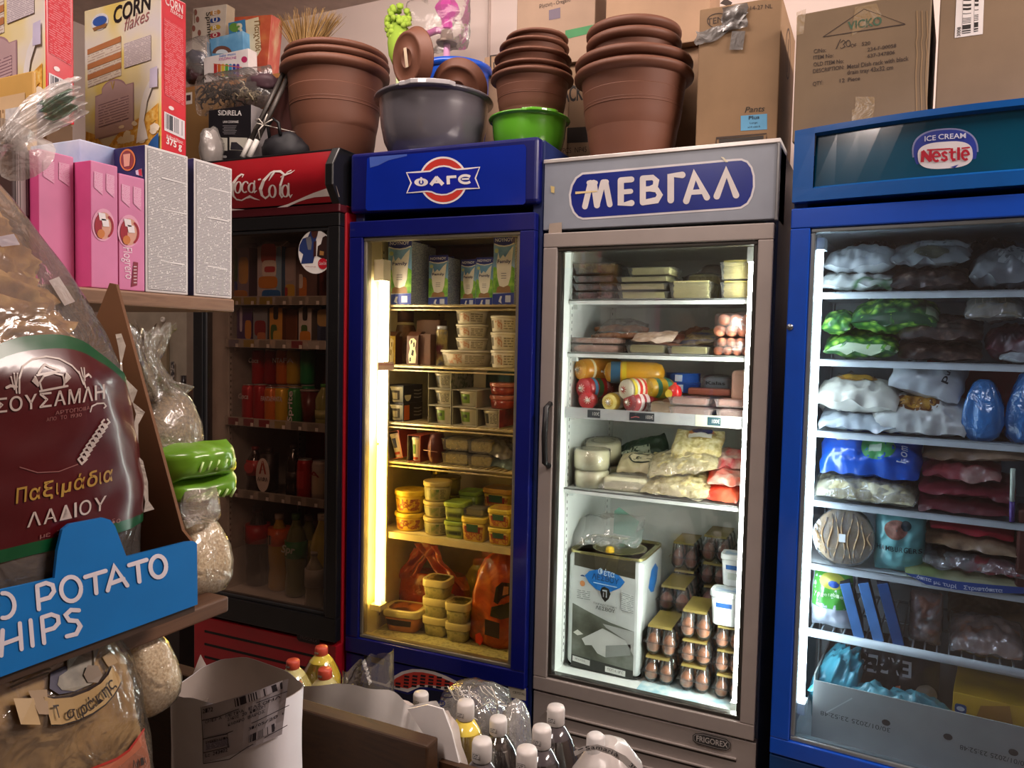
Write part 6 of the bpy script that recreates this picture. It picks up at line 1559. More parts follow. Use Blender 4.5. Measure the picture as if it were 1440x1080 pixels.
# second shelf: jars, chocolate milk, can and cream tubs
s,w,z0,h=put(fr,556,574,438,470,.22); h=fr.at(565,436,.22)[1]-AZ[1]
t=thing('jar','brown jar with a dark lid at the back left of the second shelf','jar',at_(fr,s,.24,AZ[1]),fr.q)
MB().lathe([(w*.75,0),(w*.8,h*.1),(w*.8,h*.6),(w*.62,h*.74),(w*.62,h*.8),(0,h*.8)],mott([(.4,'5a3a20'),(.6,'7a5430')],20,.25),22).lathe([(w*.66,h*.72),(w*.66,h*.77)],m('d0c090',.4),22).build('glass',t)
MB().lathe([(w*.6,h*.8),(w*.62,h*.82),(w*.62,h*.97),(w*.5,h),(0,h)],m('4a2424',.4),22).build('lid',t)
def choc(label,ul,ur,vt,d,c,cow,dup_=None):
    s,w,_,_=put(fr,ul,ur,vt,vt+35,d); h=fr.at((ul+ur)/2,vt,d)[1]-AZ[1]; dep=w*1.1
    t=thing('chocolate_milk',label,'carton',at_(fr,s,d,AZ[1]),fr.q,'chocolate milk cartons')
    br_=m('4a2814',.4)
    MB().box(-w/2,w/2,0,dep,0,h*.86,br_,front=m(c,.4)).prism([(-w/2,0,h*.86),(w/2,0,h*.86),(w/2,dep*.5,h),(-w/2,dep*.5,h)],(0,dep*.5,-0),br_).build('box',t)
    g=MB(); F=lambda k:(lambda p:V(((p[0]-.5)*w,-.0007-.0004*k,p[1]*h)))
    g.shape([(.22,.05),(.8,.05),(.85,.3),(.75,.5),(.85,.72),(.62,.8),(.35,.78),(.2,.68),(.3,.5),(.18,.3)],m('dcd0a8',.4),F(0))
    for q in(((.35,.6),(.5,.66),(.5,.74),(.36,.74)),((.6,.52),(.72,.55),(.7,.68),(.58,.66)),((.4,.3),(.6,.26),(.66,.42),(.5,.46)),((.25,.1),(.4,.1),(.4,.22),(.28,.22))):g.shape(q,m(cow,.4),F(1))
    g.build('print',t); return t
choc('yellow-fronted chocolate milk carton with a cow, beside the light tube',542,556,466,.105,'b89c3c','7a6420')
choc('brown chocolate milk carton with a black and white cow, on the second shelf',572,588,466,.105,'4a2814','181410')
slab(thing('brown_box','brown box with a white tag behind the chocolate milk','box',at_(fr,fr.at(607,480,.24)[0],.24,AZ[1]),fr.q+.12),.09,.07,fr.at(607,450,.24)[1]-AZ[1],m('5a3418',.5),'box',r=.04)
slab(thing('brown_box','low brown box right beside the cow carton on the second shelf','box',at_(fr,fr.at(599,490,.13)[0],.15,AZ[1]),fr.q),.055,.07,fr.at(599,470,.13)[1]-AZ[1],m('54301a',.5),'box',r=.04)
s,w,_,_=put(fr,614,629,460,500,.16); h=fr.at(621,459,.16)[1]-AZ[1]
t=thing('drink_can','slim can with a white top between the brown boxes and the white tubs','can',at_(fr,s,.16,AZ[1]),fr.q)
MB().lathe([(w*.45,0),(w*.5,.004),(w*.5,h*.85),(w*.4,h*.93),(w*.4,h),(0,h)],mott([(.35,'5a2434'),(.5,'a8985a'),(.65,'343a5a')],22,.3),20).build('body',t)
MB().lathe([(w*.42,h*.9),(w*.42,h*1.01),(0,h*1.01)],m('c0c8d8',.3,.4),16).build('lid',t)
cr=m('cfc8b0',.45); crl=m('d6d0b8',.4)
pr=[(-150,-118,.25,.8,bars('b8ae94','4a4436',.0022)),(-112,-75,.2,.85,mott([(.45,'c8bfa4'),(.55,'b06a34'),(.65,'c8bfa4')],70,.4)),(-68,-20,.2,.8,lines('c8bfa4','7a745e',.006,.45,.4,False,120,.44))]
def creamtub(label,ul,ur,vt,vb,d,z,group='white cream tubs',src=None,e=2):
    s,w,_,_=put(fr,ul,ur,vt,vb,d); w*=.9; h=fr.slot(ul,ur,vt,vb,d); h=h[3]-h[2]
    if src:return dup(src,at_(fr,s,d+w/2,z),fr.q,label,group,(w/src['w'],w/src['w'],h/src['h'])),h
    t=thing('cream_tub',label,'tub',at_(fr,s,d+w/2,z),fr.q,group); t['w']=w; t['h']=h
    tubmesh(t,w/2*.95,h,cr,crl,e,print_=pr,lh=.12,lip=1.05,taper=.88); return t,h
wt,hw_=creamtub('wide low white tub under the three stacked ones on the second shelf',601,678,491,514,.10,AZ[1])
z=AZ[1]+hw_+.001; ct=None
for i,(vt,vb,lb)in enumerate(((475,492,'bottom of the three white tubs stacked on the wide low tub'),(456,475,'middle of the three white tubs stacked on the wide low tub'),(436,457,'top of the three white tubs stacked on the wide low tub'))):
    t_,h_=creamtub(lb,630,677,vt,vb,.115,z,src=ct); ct=ct or t_; z+=h_+.001
z=AZ[1]
for i,(vt,vb,lb)in enumerate(((492,517,'bottom of the white tubs at the right of the second shelf'),(468,493,'second white tub from below at the right of the second shelf'),(446,469,'top white tub at the right of the second shelf'))):
    t_,h_=creamtub(lb,681,721,vt,vb,.10,z,src=ct); z+=h_+.001
z=AZ[1]
for i,(vt,vb,lb)in enumerate(((492,518,'bottom white tub behind the right-hand stack, by the door post'),(469,493,'middle white tub behind the right-hand stack, by the door post'),(447,470,'upper white tub behind the right-hand stack, by the door post'))):
    t_,h_=creamtub(lb,722,757,vt,vb,.16,z,src=ct); z+=h_+.001
# third shelf: sleeves of yoghurt cups
def sleeve(label,ul,ur,uside,vt,vb,d,z,cols,dark=False,group='yoghurt cups in card sleeves',rz=0,ncup=1,dep=.17,slope=0,tilt=0):
    s,w,_,_=put(fr,ul,ur,vt,vb,d); q=fr.slot(ul,ur,vt,vb,d); h=q[3]-q[2]
    t=thing('yoghurt_pack',label,'yoghurt',at_(fr,s,d,z),fr.q+rz,group,ry=tilt)
    th=.0016; cs=m(cols['sleeve'],.5); si=m(cols.get('inside','8a846c'),.6)
    b=MB(); b.box(-w/2,w/2,0,dep,0,th,cs).box(-w/2,w/2,0,dep,h-th,h,cs).box(w/2-th,w/2,0,dep,th,h-th,cs,right=cols.get('side')).box(-w/2,-w/2+th,0,dep,th,h-th,si)
    b.build('sleeve',t)
    for k in range(2):
        c=MB(); R=w*.42; hh=h*.9
        prn=cols['cup']; xf=rotm(loc=(w*.04,R+.004+k*(2*R+.002),th+.0005))
        c.lathe([(R*.74,0),(R*.78,.002),(R,hh*.86),(R*1.06,hh*.88),(R*1.06,hh*.96),(R,hh),(0,hh*.99)],m('cfc9ae',.4),22,xf=xf)
        for a0,a1,q0,q1,mt in prn:c.band(R*(.78+.22*q0/.86),R*(.78+.22*q1/.86),hh*q0,hh*q1,a0,a1,mt,8,off=.0007,xf=xf)
        c.build('cup',t)
    return t,h
sl=lambda c:{'sleeve':c,'cup':[(-140,-95,.2,.8,bars('bdb698','3a3c34',.0022)),(-90,-45,.2,.82,lines('bdb698','5a5a48',.005,.5,.4,False,150,.44))]}
blk_={'sleeve':'1c1a1a','side':m('1a1818',.4),'cup':[(-130,-60,.15,.75,m('3a3424',.4)),(-115,-75,.2,.6,m('c8bc98',.4))]}
grs={'sleeve':'a8a696','side':mott([(.45,'a8a898'),(.56,'3a5a44'),(.62,'a8a898')],40,.5),'cup':sl('x')['cup']}
gr2={'sleeve':'b0ac98','side':m('b0ac98',.5),'cup':[(-125,-70,.2,.8,m('6a8a2c',.4)),(-110,-85,.45,.65,m('1c2a14',.4))]}
rd2={'sleeve':'b0a894','side':mott([(.4,'7a1418'),(.6,'b04030')],30,.4),'cup':sl('x')['cup']}
z=AZ[2]; t_,h_=sleeve('lower black-sleeved pair of dessert cups at the left of the third shelf',540,567,590,567,592,.10,z,blk_,dep=.13)
orl=MB(); w_=.05
t2,h2=sleeve('upper black-sleeved pair of dessert cups at the left of the third shelf',540,567,590,541,566,.10,z+h_+.001,blk_,dep=.13)
for t__,txt in((t_,1),(t2,0)):
    g=MB(); X_=put(fr,540,567,560,590,.1)[1]/2+.0008
    if txt:g.rq(.005,.04,.004,h_*.9,X_,m('b85a1c',.4));
    else:g.add([(X_,.03+.022*math.cos(a),h_*.45+.35*h_*math.sin(a))for a in[PI+PI*i/8 for i in range(9)]],[list(range(9))],m('cfc6a0',.4))
    for k in range(3):g.stroke([(.07,h_*(.3+.2*k)),(.10,h_*(.26+.2*k)),(.12,h_*(.3+.2*k))],.003,m('a8a294',.4),lambda p:V((X_+.0004,p[0],p[1])))
    g.build('print',t__)
z=AZ[2]; hs=[]
for i,(vt,vb,lb)in enumerate(((571,597,'bottom yoghurt sleeve of the middle column on the third shelf'),(548,571,'middle yoghurt sleeve of the middle column on the third shelf'),(524,547,'top yoghurt sleeve of the middle column on the third shelf'))):
    t_,h_=sleeve(lb,602,634,676,vt,vb,.10,z,gr2 if i==0 else(sl('b0ac98')if i==1 else grs)); z+=h_+.0015
z=AZ[2]
for i,(vt,vb,lb)in enumerate(((574,600,'bottom green-labelled yoghurt sleeve, right of the middle column'),(549,573,'upper green-labelled yoghurt sleeve, right of the middle column'))):
    t_,h_=sleeve(lb,636,670,680,vt,vb,.10,z,gr2); z+=h_+.0015
t_,hr=sleeve('yoghurt sleeve with a red printed side at the right of the third shelf',671,702,724,575,601,.10,AZ[2],rd2)
sz_=AZ[2]+hr+.0015
for i,(vt,vb,lb)in enumerate(((557,576,'lower of two clear tubs of red spread on the third shelf'),(540,557,'upper of two clear tubs of red spread on the third shelf'))):
    s,w,_,_=put(fr,681,720,vt,vb,.11); q=fr.slot(681,720,vt,vb,.11); h=q[3]-q[2]
    t=thing('spread_tub',lb,'tub',at_(fr,s,.11+w/2,sz_),fr.q,'tubs of red spread'); tubmesh(t,w/2*.94,h,m('8a2c14',.3,coat=.4),m('a8604a',.3,coat=.4),lh=.3,taper=.92); sz_+=h+.001
slab(thing('blue_pack','blue and green pack high at the back right of the third shelf','pack',at_(fr,fr.at(710,545,.3)[0],.33,AZ[2]),fr.q),.16,.07,fr.at(710,521,.3)[1]-AZ[2],mott([(.4,'2a4a6a'),(.6,'3a6a4a')],12,.4),'box')
slab(thing('orange_carton','narrow orange carton at the right edge of the third shelf','carton',at_(fr,fr.at(731,580,.1)[0],.12,AZ[2]),fr.q),.045,.04,fr.at(728,558,.1)[1]-AZ[2],m('c0641c',.4),'box',r=.04)
# fourth shelf: tilted cups, clear trays, foil bags
yo={'sleeve':'9a3a1c','inside':'8a8468','side':m('8a2c14',.4),'cup':[(-130,-60,.12,.22,m('b03a1c',.4)),(-120,-75,.4,.8,m('24366a',.4))]}
yo2={'sleeve':'8a3418','inside':'6a6450','side':m('7a2410',.4),'cup':[(-130,-60,.06,.16,m('b03a1c',.4)),(-120,-85,.3,.7,m('4a7a2c',.4))]}
sleeve('tilted yoghurt sleeve at the left of the fourth shelf, by the light tube',548,567,580,606,644,.10,AZ[3]+.006,yo,tilt=-.22,dep=.12)
sleeve('upright yoghurt sleeve second on the fourth shelf',573,591,605,611,648,.10,AZ[3],yo2,dep=.12)
s,w,_,_=put(fr,597,616,612,650,.10); h=fr.at(606,611,.1)[1]-AZ[3]
t=thing('yoghurt_pack','dark red shrink-wrapped cup pack third on the fourth shelf','yoghurt',at_(fr,s,.14,AZ[3]),fr.q)
MB().lathe([(w*.4,0),(w*.52,h*.3),(w*.52,h*.6),(w*.36,h),(0,h)],m('5a2018',.4),20,sy=1.6).build('cups',t)
g=MB()
for a_ in((-.5,.45,.5,.42),(0,.1,0,.9)):g.tube([(a_[0]*w,-w*.86,a_[1]*h),(a_[2]*w,-w*.86,a_[3]*h)],.0014,m('c09070',.4),5)
g.build('strap',t)
sal=mott([(.35,'a08c44'),(.55,'b8a860'),(.7,'7a6a34')],60,.5)
z=AZ[3]
for k,(ul,ur,lst)in enumerate(((621,658,((633,654),(614,634))),(657,691,((637,657),(615,637))))):
    z=AZ[3]
    for i,(vt,vb)in enumerate(lst):
        s,w,_,_=put(fr,ul,ur,vt,vb,.11); q=fr.slot(ul,ur,vt,vb,.11); h=q[3]-q[2]
        traypack(f'{["lower", "upper"][i]} clear tray of pale salad in the {["left", "right"][k]} stack on the fourth shelf',fr,s,.16,z,w,h*.95,.1,sal,group='clear salad trays'); z+=h*.95+.001
sv=m('8a8a80',.25,.6,bump=(40,.4))
pack('silver foil bag slumped over the right salad trays on the fourth shelf',fr,fr.at(700,640,.14)[0],.19,AZ[3],.13,.07,.12,sv,.3,group='foil bags',seed=14,ry=.5)
pack('silver foil bag lying lowest at the right of the fourth shelf',fr,fr.at(708,660,.14)[0],.16,AZ[3]+.0,.12,.03,.10,m('5a6a64',.3,.5,bump=(40,.4)),-.2,group='foil bags',seed=15)
s,zz=fr.at(731,628,.11); h=zz-AZ[3]
t=thing('green_bottle','green bottle with a red label at the right edge of the fourth shelf','bottle',at_(fr,s,.12,AZ[3]),fr.q); MB().lathe([(.016,0),(.019,.004),(.019,h*.7),(.010,h*.85),(.010,h),(0,h)],m('2c5a20',.3,coat=.4),18).build('bottle',t); MB().lathe([(.0195,h*.2),(.0195,h*.55)],m('9a3018',.4),18).build('label',t)
for k,(u,v)in enumerate(((660,617),(690,612))):
    traypack(f'{["left", "right"][k]} tray of pale cheese lying far back under the third shelf',fr,fr.at(u,640,.3)[0],.36,AZ[3],.11,fr.at(u,v,.3)[1]-AZ[3],.1,m('8a7c54',.5),group='trays far back')
# fifth shelf: margarine and cheese tubs
Y1,Y2,GRN,GRL=m('c8aa2c',.4),m('d4b83a',.4),m('8a9a3a',.4),m('94b03c',.4)
def tub(label,ul,ur,vt,vb,d,z,mt,lid,e=2,prints=(),group='margarine tubs',dep=None,name='margarine_tub',lidtop=None,rz=0,lh=.2,taper=.88,src=None):
    s,w,_,_=put(fr,ul,ur,vt,vb,d); q=fr.slot(ul,ur,vt,vb,d); h=q[3]-q[2]; w*=.9 if e==2 else.94; R=w/2*.95; sy=(dep or w)/w
    t=thing(name,label,'tub',at_(fr,s,d+R*sy,z),fr.q+rz,group)
    tubmesh(t,R,h,mt,lid,e,1,sy,taper,1.06,list(prints),lh,lidtop); return t,h
pm=[(-160,-20,.15,.8,mott([(.42,'c8aa2c'),(.5,'8a2a18'),(.55,'7a4a1c'),(.6,'c8aa2c')],60,.4))]
z=AZ[4]; t_,h_=tub('lower round yellow margarine tub at the left of the fifth shelf',545,588,722,747,.10,z,Y1,Y2,prints=pm)
tub('upper round yellow margarine tub at the left of the fifth shelf',545,588,690,721,.10,z+h_+.001,Y1,Y2,prints=pm,lidtop=mott([(.4,'d4b83a'),(.6,'b08a2c')],30,.4))
pw=[(-150,-95,.2,.8,m('8a8c6a',.4)),(-90,-55,.15,.8,mott([(.4,'5a7a3c'),(.6,'a8a06a')],40,.4)),(-50,-25,.2,.8,lines('a8a06a','4a4a34',.005))]
z=AZ[4]
for vt,vb,lb in((732,757,'bottom round pale tub of the stack of three on the fifth shelf'),(711,733,'middle round pale tub of the stack of three on the fifth shelf'),(684,711,'top round pale tub of the stack of three on the fifth shelf')):
    t_,h_=tub(lb,586,626,vt,vb,.095,z,m('a8a070',.4),m('c0b070',.4),prints=pw,group='round pale tubs'); z+=h_+.001
z=AZ[4]
for i,(vt,vb,lb)in enumerate(((700,745,'tall tin behind the stack of pale tubs on the fifth shelf'),(676,700,'shiny lid-topped tin standing on the tall tin, fifth shelf'))):
    t_,h_=tub(lb,604,640,vt,vb,.22,z,m('9a8c3c',.3,.5),m('b0a050',.25,.7),group='tins',name='tin',taper=.98,lh=.12); z+=h_+.001
t_,h_=tub('dark gold tin at the far back left of the fifth shelf',600,624,668,735,.34,AZ[4],m('8a7a34',.3,.5),m('a89a50',.25,.7),group='tins',name='tin',taper=.98,lh=.08)
pg=[(-130,-50,.25,.6,m('5a6a2a',.4)),(-125,-55,.32,.5,m('24301a',.4))]
z=AZ[4]; t_,h_=tub('lower square green tub in the stack of two on the fifth shelf',621,652,742,766,.095,z,GRN,GRL,5,pg,dep=.085,group='square green tubs')
tub('upper square green tub in the stack of two on the fifth shelf',621,652,716,742,.095,z+h_+.001,GRN,GRL,5,pg,dep=.085,group='square green tubs')
z=AZ[4]; t_,h_=tub('square green tub at the bottom of the rear stack on the fifth shelf',642,672,715,745,.21,z,GRN,GRL,5,pg,dep=.085,group='square green tubs')
tub('square green tub on top of the rear stack on the fifth shelf',642,672,690,715,.21,z+h_+.001,m('7a9a34',.4),m('8ab040',.4),5,pg,dep=.085,group='square green tubs')
py=[(-135,-45,.1,.8,mott([(.4,'c09a20'),(.5,'9a3a1c'),(.58,'c8a040')],70,.4)),(-112,-68,.45,.8,m('8a2018',.4)),(-100,-80,.5,.9,m('2a5a3a',.4))]
YT=m('c4a828',.4)
t_,h_=tub('square yellow butter tub in front on the fifth shelf, under the clear box',645,682,735,769,.09,AZ[4],YT,m('d0bc3c',.4),5,py,dep=.09,group='square yellow tubs')
traypack('small clear box tilted on the yellow butter tub',fr,fr.at(668,728,.12)[0],.14,AZ[4]+h_+.001,.075,.03,.07,m('8a8448',.5),group='clear salad trays')
z=AZ[4]; t_,h_=tub('lower square yellow butter tub at the right of the fifth shelf',682,718,749,773,.09,z,YT,m('d0bc3c',.4),5,py,dep=.09,group='square yellow tubs')
tub('upper square yellow butter tub at the right of the fifth shelf',682,718,723,749,.09,z+h_+.001,YT,m('d0bc3c',.4),5,py,dep=.09,group='square yellow tubs',lidtop=mott([(.4,'b0702c'),(.6,'c8a040')],30,.4))
z=AZ[4]; t_,h_=tub('wide yellow tub at the bottom of the rear right stack on the fifth shelf',675,718,722,752,.23,z,YT,m('c8a83a',.4),5,py,dep=.1,group='square yellow tubs')
tub('wide yellow tub on top of the rear right stack on the fifth shelf',675,718,690,722,.23,z+h_+.001,YT,m('c89a34',.4),5,py,dep=.1,group='square yellow tubs')
z=AZ[4]; t_,h_=tub('lower white square tub cut by the right door post, fifth shelf',719,745,758,780,.095,z,m('b0b0a0',.4),m('3a4a3c',.4),5,(),dep=.08,group='square white tubs')
tub('upper white square tub cut by the right door post, fifth shelf',719,745,736,758,.095,z+h_+.001,m('b0b0a0',.4),m('34423a',.4),5,(),dep=.08,group='square white tubs')
# floor: dips and two orange carrier bags
cream_l,dip=m('d0c8a0',.4),mott([(.35,'8c8a5c'),(.55,'a8a070'),(.7,'74744a')],50,.4)
ltop=mott([(.4,'2a2c1c'),(.5,'4a4a2c'),(.6,'a89a6a')],26,.4)
def dipt(label,ul,ur,vt,vb,d,z,**k):return tub(label,ul,ur,vt,vb,d,z,dip,cream_l,4.5,(),'dip tubs',.085,'dip_tub',ltop,.05,.34,.84)
z=AZ[5]
for vt,vb,lb in((872,899,'bottom dip tub in the stack of three on the fridge floor'),(853,880,'middle dip tub in the stack of three on the fridge floor'),(833,860,'top dip tub in the stack of three on the fridge floor')):
    t_,h_=dipt(lb,590,627,vt,vb,.12,z); z+=h_*.96+.001
z=AZ[5]
for vt,vb,lb in((880,906,'bottom dip tub in the stack of two beside the orange bag'),(856,885,'top dip tub in the stack of two beside the orange bag')):
    t_,h_=dipt(lb,622,656,vt,vb,.11,z); z+=h_*.96+.001
t_,h_=tub('wide dip tub with orange filling and a dark lid label on the fridge floor',533,587,858,889,.10,AZ[5],m('b0703c',.4),cream_l,4.5,[(-130,-70,.4,.8,m('2c1c18',.4))],'dip tubs',.11,'dip_tub',mott([(.45,'3a1c18'),(.52,'b06a3c')],12,.4),.12,.3,.82)
ob=mott([(.3,'7a2408'),(.5,'a83c10'),(.7,'c86428')],14,.3,3,.6,1.2,coat=.3)
of=film('b8440f',.72,.2,(22,1.2),'ff8a4a',.2)
s,w,_,_=put(fr,552,654,770,862,.24); q=fr.slot(552,654,764,870,.24); h=q[3]-AZ[5]
t=thing('carrier_bag','orange carrier bag hanging open by its handles behind the dip tubs','bag',at_(fr,s,.28,AZ[5]),fr.q,'orange carrier bags')
MB().lathe([(w*.42,0),(w*.5,h*.1),(w*.5,h*.3),(w*.44,h*.45),(w*.38,h*.6)],of,40,2.4,1,.36,wob=.25,seed=3).build('bag',t)
for sx in(-1,1):
    b=MB(); b.grid(lambda a,c:V((sx*w*(.36*(1-c)**1.2+.02*sx*0)-w*.05*c*0+(a-.5)*w*(.34-.16*math.sin(PI*c)*.6)*1.0-w*.06*c,-.03+.02*noise.noise(V((a*3,c*4,sx)))-.012*math.sin(a*PI*3),h*(.48+.5*c))),14,16,of); b.build('handle',t)
MB().blob(w*.34,.05,h*.20,m('6a2a10',.5),3,.15,2,rotm(loc=(0,.0,.005))).build('wrapped_goods',t)
s,w,_,_=put(fr,655,728,790,910,.12); q=fr.slot(655,742,783,915,.12); h=q[3]-AZ[5]
t=thing('carrier_bag','full orange carrier bag with a dark printed figure at the right of the fridge floor','bag',at_(fr,s,.12+w*.32,AZ[5]),fr.q,'orange carrier bags')
b=MB(); b.lathe([(w*.44,0),(w*.5,h*.06),(w*.5,h*.3),(w*.48,h*.55),(w*.42,h*.78),(w*.30,h*.92),(w*.12,h),(0,h)],ob,56,2.6,1,.6,wob=.22,seed=8); b.build('bag',t)
g=MB(); F=lambda p:V((p[0]*w,-w*.325-.03*(1-abs(p[0])),p[1]*h))
def onbag(p,k=0):
    x,zz=p; a_=min(.98,abs(x)/.5); return V((x*w,-(w*.5*.6)*(1-a_**2.6)**(1/2.6)*1.14-.004-.0006*k,zz*h))
g.shape([(.06,.52),(.14,.50),(.2,.56),(.3,.6),(.42,.62),(.44,.72),(.3,.74),(.2,.74),(.1,.68)],m('2a1c1a',.4),lambda p:onbag(p,0)); g.shape([(.22,.6),(.32,.62),(.32,.7),(.24,.7)],m('b07850',.4),lambda p:onbag(p,1)); g.shape([(0,.36),(.2,.34),(.42,.38),(.44,.55),(.2,.5),(.02,.46)],m('3a3a28',.4),lambda p:onbag(p,0))
g.shape([(-.1,.15),(.18,.13),(.18,.3),(-.1,.32)],bars('a8683c','2a1c18',.004),lambda p:onbag(p,0)); g.shape([(-.28,.04),(-.18,.02),(-.12,.1),(-.2,.16),(-.3,.12)],m('b81c10',.4),lambda p:onbag(p,0)); g.build('print',t)
# ================================================================ in the grey and white fridge
fr=FM
MZ=[q+.001 for q in mz]+[mfl+.005]
def tray_px(label,ul,ur,vt,vb,d,z,food,dep=.12,**k):
    s,w,_,_=put(fr,ul,ur,vt,vb,d); q=fr.slot(ul,ur,vt,vb,d); h=q[3]-q[2]
    return traypack(label,fr,s,d+dep/2,z,w,h,dep,food,**k),h
# top shelf: dark trays, sliced cheese
z=MZ[0]; plum=mott([(.35,'3a1c1e'),(.55,'6a3430'),(.7,'8a5a50')],60,.4); pinkish=mott([(.4,'a86a70'),(.6,'5a2c30')],70,.4)
grey_t=film('8a8a90',.14,.1,(40,.5),gl=.3)
for i,(vt,vb,nm)in enumerate(((408,420,'lowest'),(397,408,'second'),(386,397,'third'),(368,386,'top'))):
    t_,h_=tray_px(f'{nm} clear tray of dark sliced meat in the left stack on the top shelf',806,864,vt,vb,.10,z,[pinkish,plum,plum,mott([(.4,'4a4038'),(.6,'8a7a50')],30,.4)][i],.13,group='trays of dark sliced meat',tray=grey_t,slices=0); z+=h_+.001
ch=m('e4da98',.45,var=.04,vs=30); ch2=m('d6c88c',.45)
z=MZ[0]
for i,(ul,ur,vt,vb,nm)in enumerate(((868,940,408,420,'lowest'),(866,939,397,408,'second'),(866,943,388,397,'third'),(882,946,375,388,'top'))):
    t_,h_=tray_px(f'{nm} wrapped tray of sliced cheese in the middle stack on the top shelf',ul,ur,vt,vb,.10,z,ch if i!=1 else ch2,.12,group='trays of sliced cheese',slices=3 if i<3 else 5); z+=h_+.0008
t_,h_=tray_px('thick block of cheese slices in film, right of the middle stack on the top shelf',941,1001,393,420,.10,MZ[0],ch,.11,slices=9,group='blocks of sliced cheese',fill=.95)
tray_px('patterned block of cheese standing behind the thick block of slices',960,1014,374,416,.26,MZ[0],mott([(.4,'a89a5a'),(.5,'8a7c44'),(.6,'b0a468')],60,.4),.06,group='blocks of sliced cheese',fill=.95)
z=MZ[0]
for i,(vt,vb,nm)in enumerate(((395,421,'lower'),(366,395,'upper'))):
    t_,h_=tray_px(f'{nm} thick block of yellow cheese slices by the light tube on the top shelf',1013,1058,vt,vb,.095,z,m('dcca74',.45),.11,slices=9,group='blocks of sliced cheese',fill=.96); z+=h_+.0008
tray_px('pale block at the back left of the top shelf in the shade',812,872,356,414,.34,MZ[0],m('a89a68',.5),.08,group='blocks of sliced cheese',fill=.95)
tray_px('small pale block at the back right of the top shelf',982,1018,357,414,.40,MZ[0],m('b0a898',.5),.06,group='blocks of sliced cheese',fill=.95)
# second shelf: sausages
def rods(t,n,L,r,mt,rows=1,dx=0,name='sausage',bend=.0):
    for k in range(n):
        y=(k-(n-1)/2)*r*2.02; P=[(-L/2+L*i/6,y,r+bend*(1-(2*i/6-1)**2))for i in range(7)]
        MB().tube(P,[r*.55,r,r,r,r,r,r*.55],mt,12).build(name,t)
ham=m('c08468',.4); ham2=mott([(.4,'b07058'),(.6,'c89078')],30,.4)
z=MZ[1]
for i,(vt,vb,nm)in enumerate(((482,494,'lower'),(474,483,'upper'))):
    s,w,_,_=put(fr,804,868,vt,vb,.10); q=fr.slot(804,868,vt,vb,.10); h=q[3]-q[2]
    t=thing('frankfurter_pack',f'{nm} vacuum pack of frankfurters at the left of the second shelf','sausages',at_(fr,s,.16,z),fr.q,'packs of frankfurters')
    rods(t,5,w*.95,h*.42,ham2); MB().box(-w/2,w/2,-.058,.058,0,h*.9,film('e0d0c8',.2,.1,(50,1),gl=.3)).build('film',t); z+=h+.001
sz2=z
bk_=thing('sausage_pack','dark tray of brown sausages lying on the frankfurters, left of the second shelf','sausages',at_(fr,put(fr,834,898,450,470,.2)[0],.26,sz2-.012),fr.q)
for i in range(2):
    for k in range(2):MB().tube([(-.06+.06*i*1.0-.03,-.03+k*.03,.012+.026*k),(-.01+.06*i,-.03+k*.03,.018+.026*k),(.03+.06*i,-.03+k*.03,.010+.026*k)],[.008,.0125,.009],mott([(.4,'7a4420'),(.6,'a8683c')],30,.35),10).build('sausage',bk_)
MB().pillow(.16,.12,.07,film('3a302a',.12,.1,(30,1),gl=.15),41,xf=rotm(-1.2,0,0,(0,0,.034))).build('film',bk_)
MB().box(-.08,.08,-.05,.05,-.012-(sz2-.012-MZ[1])+.0005,-.001,m('2a2824',.5)).build('tray',bk_)
t=thing('sausage_pack','tray of mottled red sausage in the middle of the second shelf','sausages',at_(fr,put(fr,908,962,455,480,.24)[0],.27,MZ[1]),fr.q)
MB().tube([(-.06,0,.033),(-.055,0,.033),(0,0,.034),(.055,0,.033),(.06,0,.033)],[.01,.03,.033,.03,.01],mott([(.4,'6a3428'),(.55,'8a4c3c'),(.7,'b08070')],40,.3,coat=.4),14).build('sausage',t)
MB().tube([(-.06,-.04,.02),(0,-.045,.02),(.06,-.04,.02)],[.01,.018,.01],ham2,12).build('sausage',t)
t_,h_=tray_px('pale sausages in film at the front middle of the second shelf',880,936,482,496,.10,MZ[1],m('c8bc80',.4),.1,group='front trays of the second shelf')
pack('clear pack of pale pink sausages lying on the front middle tray',fr,fr.at(915,478,.12)[0],.16,MZ[1]+h_,.13,.022,.09,mott([(.4,'b09078'),(.6,'d0b8a8')],30,.4),0,cat='sausages',name='sausage_pack',seed=44)
tray_px('shallow tray of yellowish cheese at the front right of the second shelf',938,998,485,498,.10,MZ[1],m('d0c684',.4),.1,group='front trays of the second shelf')
pack('blue and yellow striped packet leaning at the back right of the second shelf',fr,fr.at(985,475,.25)[0],.27,MZ[1],.17,.06,.09,mott([(.35,'24345a'),(.5,'8a7c50'),(.62,'2a3c6a')],9,.35,stretch=(1,1,6)),.1,ry=-.3,seed=45)
pack('brown sausage packet behind the striped packet on the second shelf',fr,fr.at(965,470,.36)[0],.38,MZ[1],.16,.07,.08,mott([(.4,'7a4a38'),(.6,'a87860')],20,.4),.1,ry=-.35,seed=46)
fz=m('c87a5c',.35,coat=.3,var=.05)
z=MZ[1]
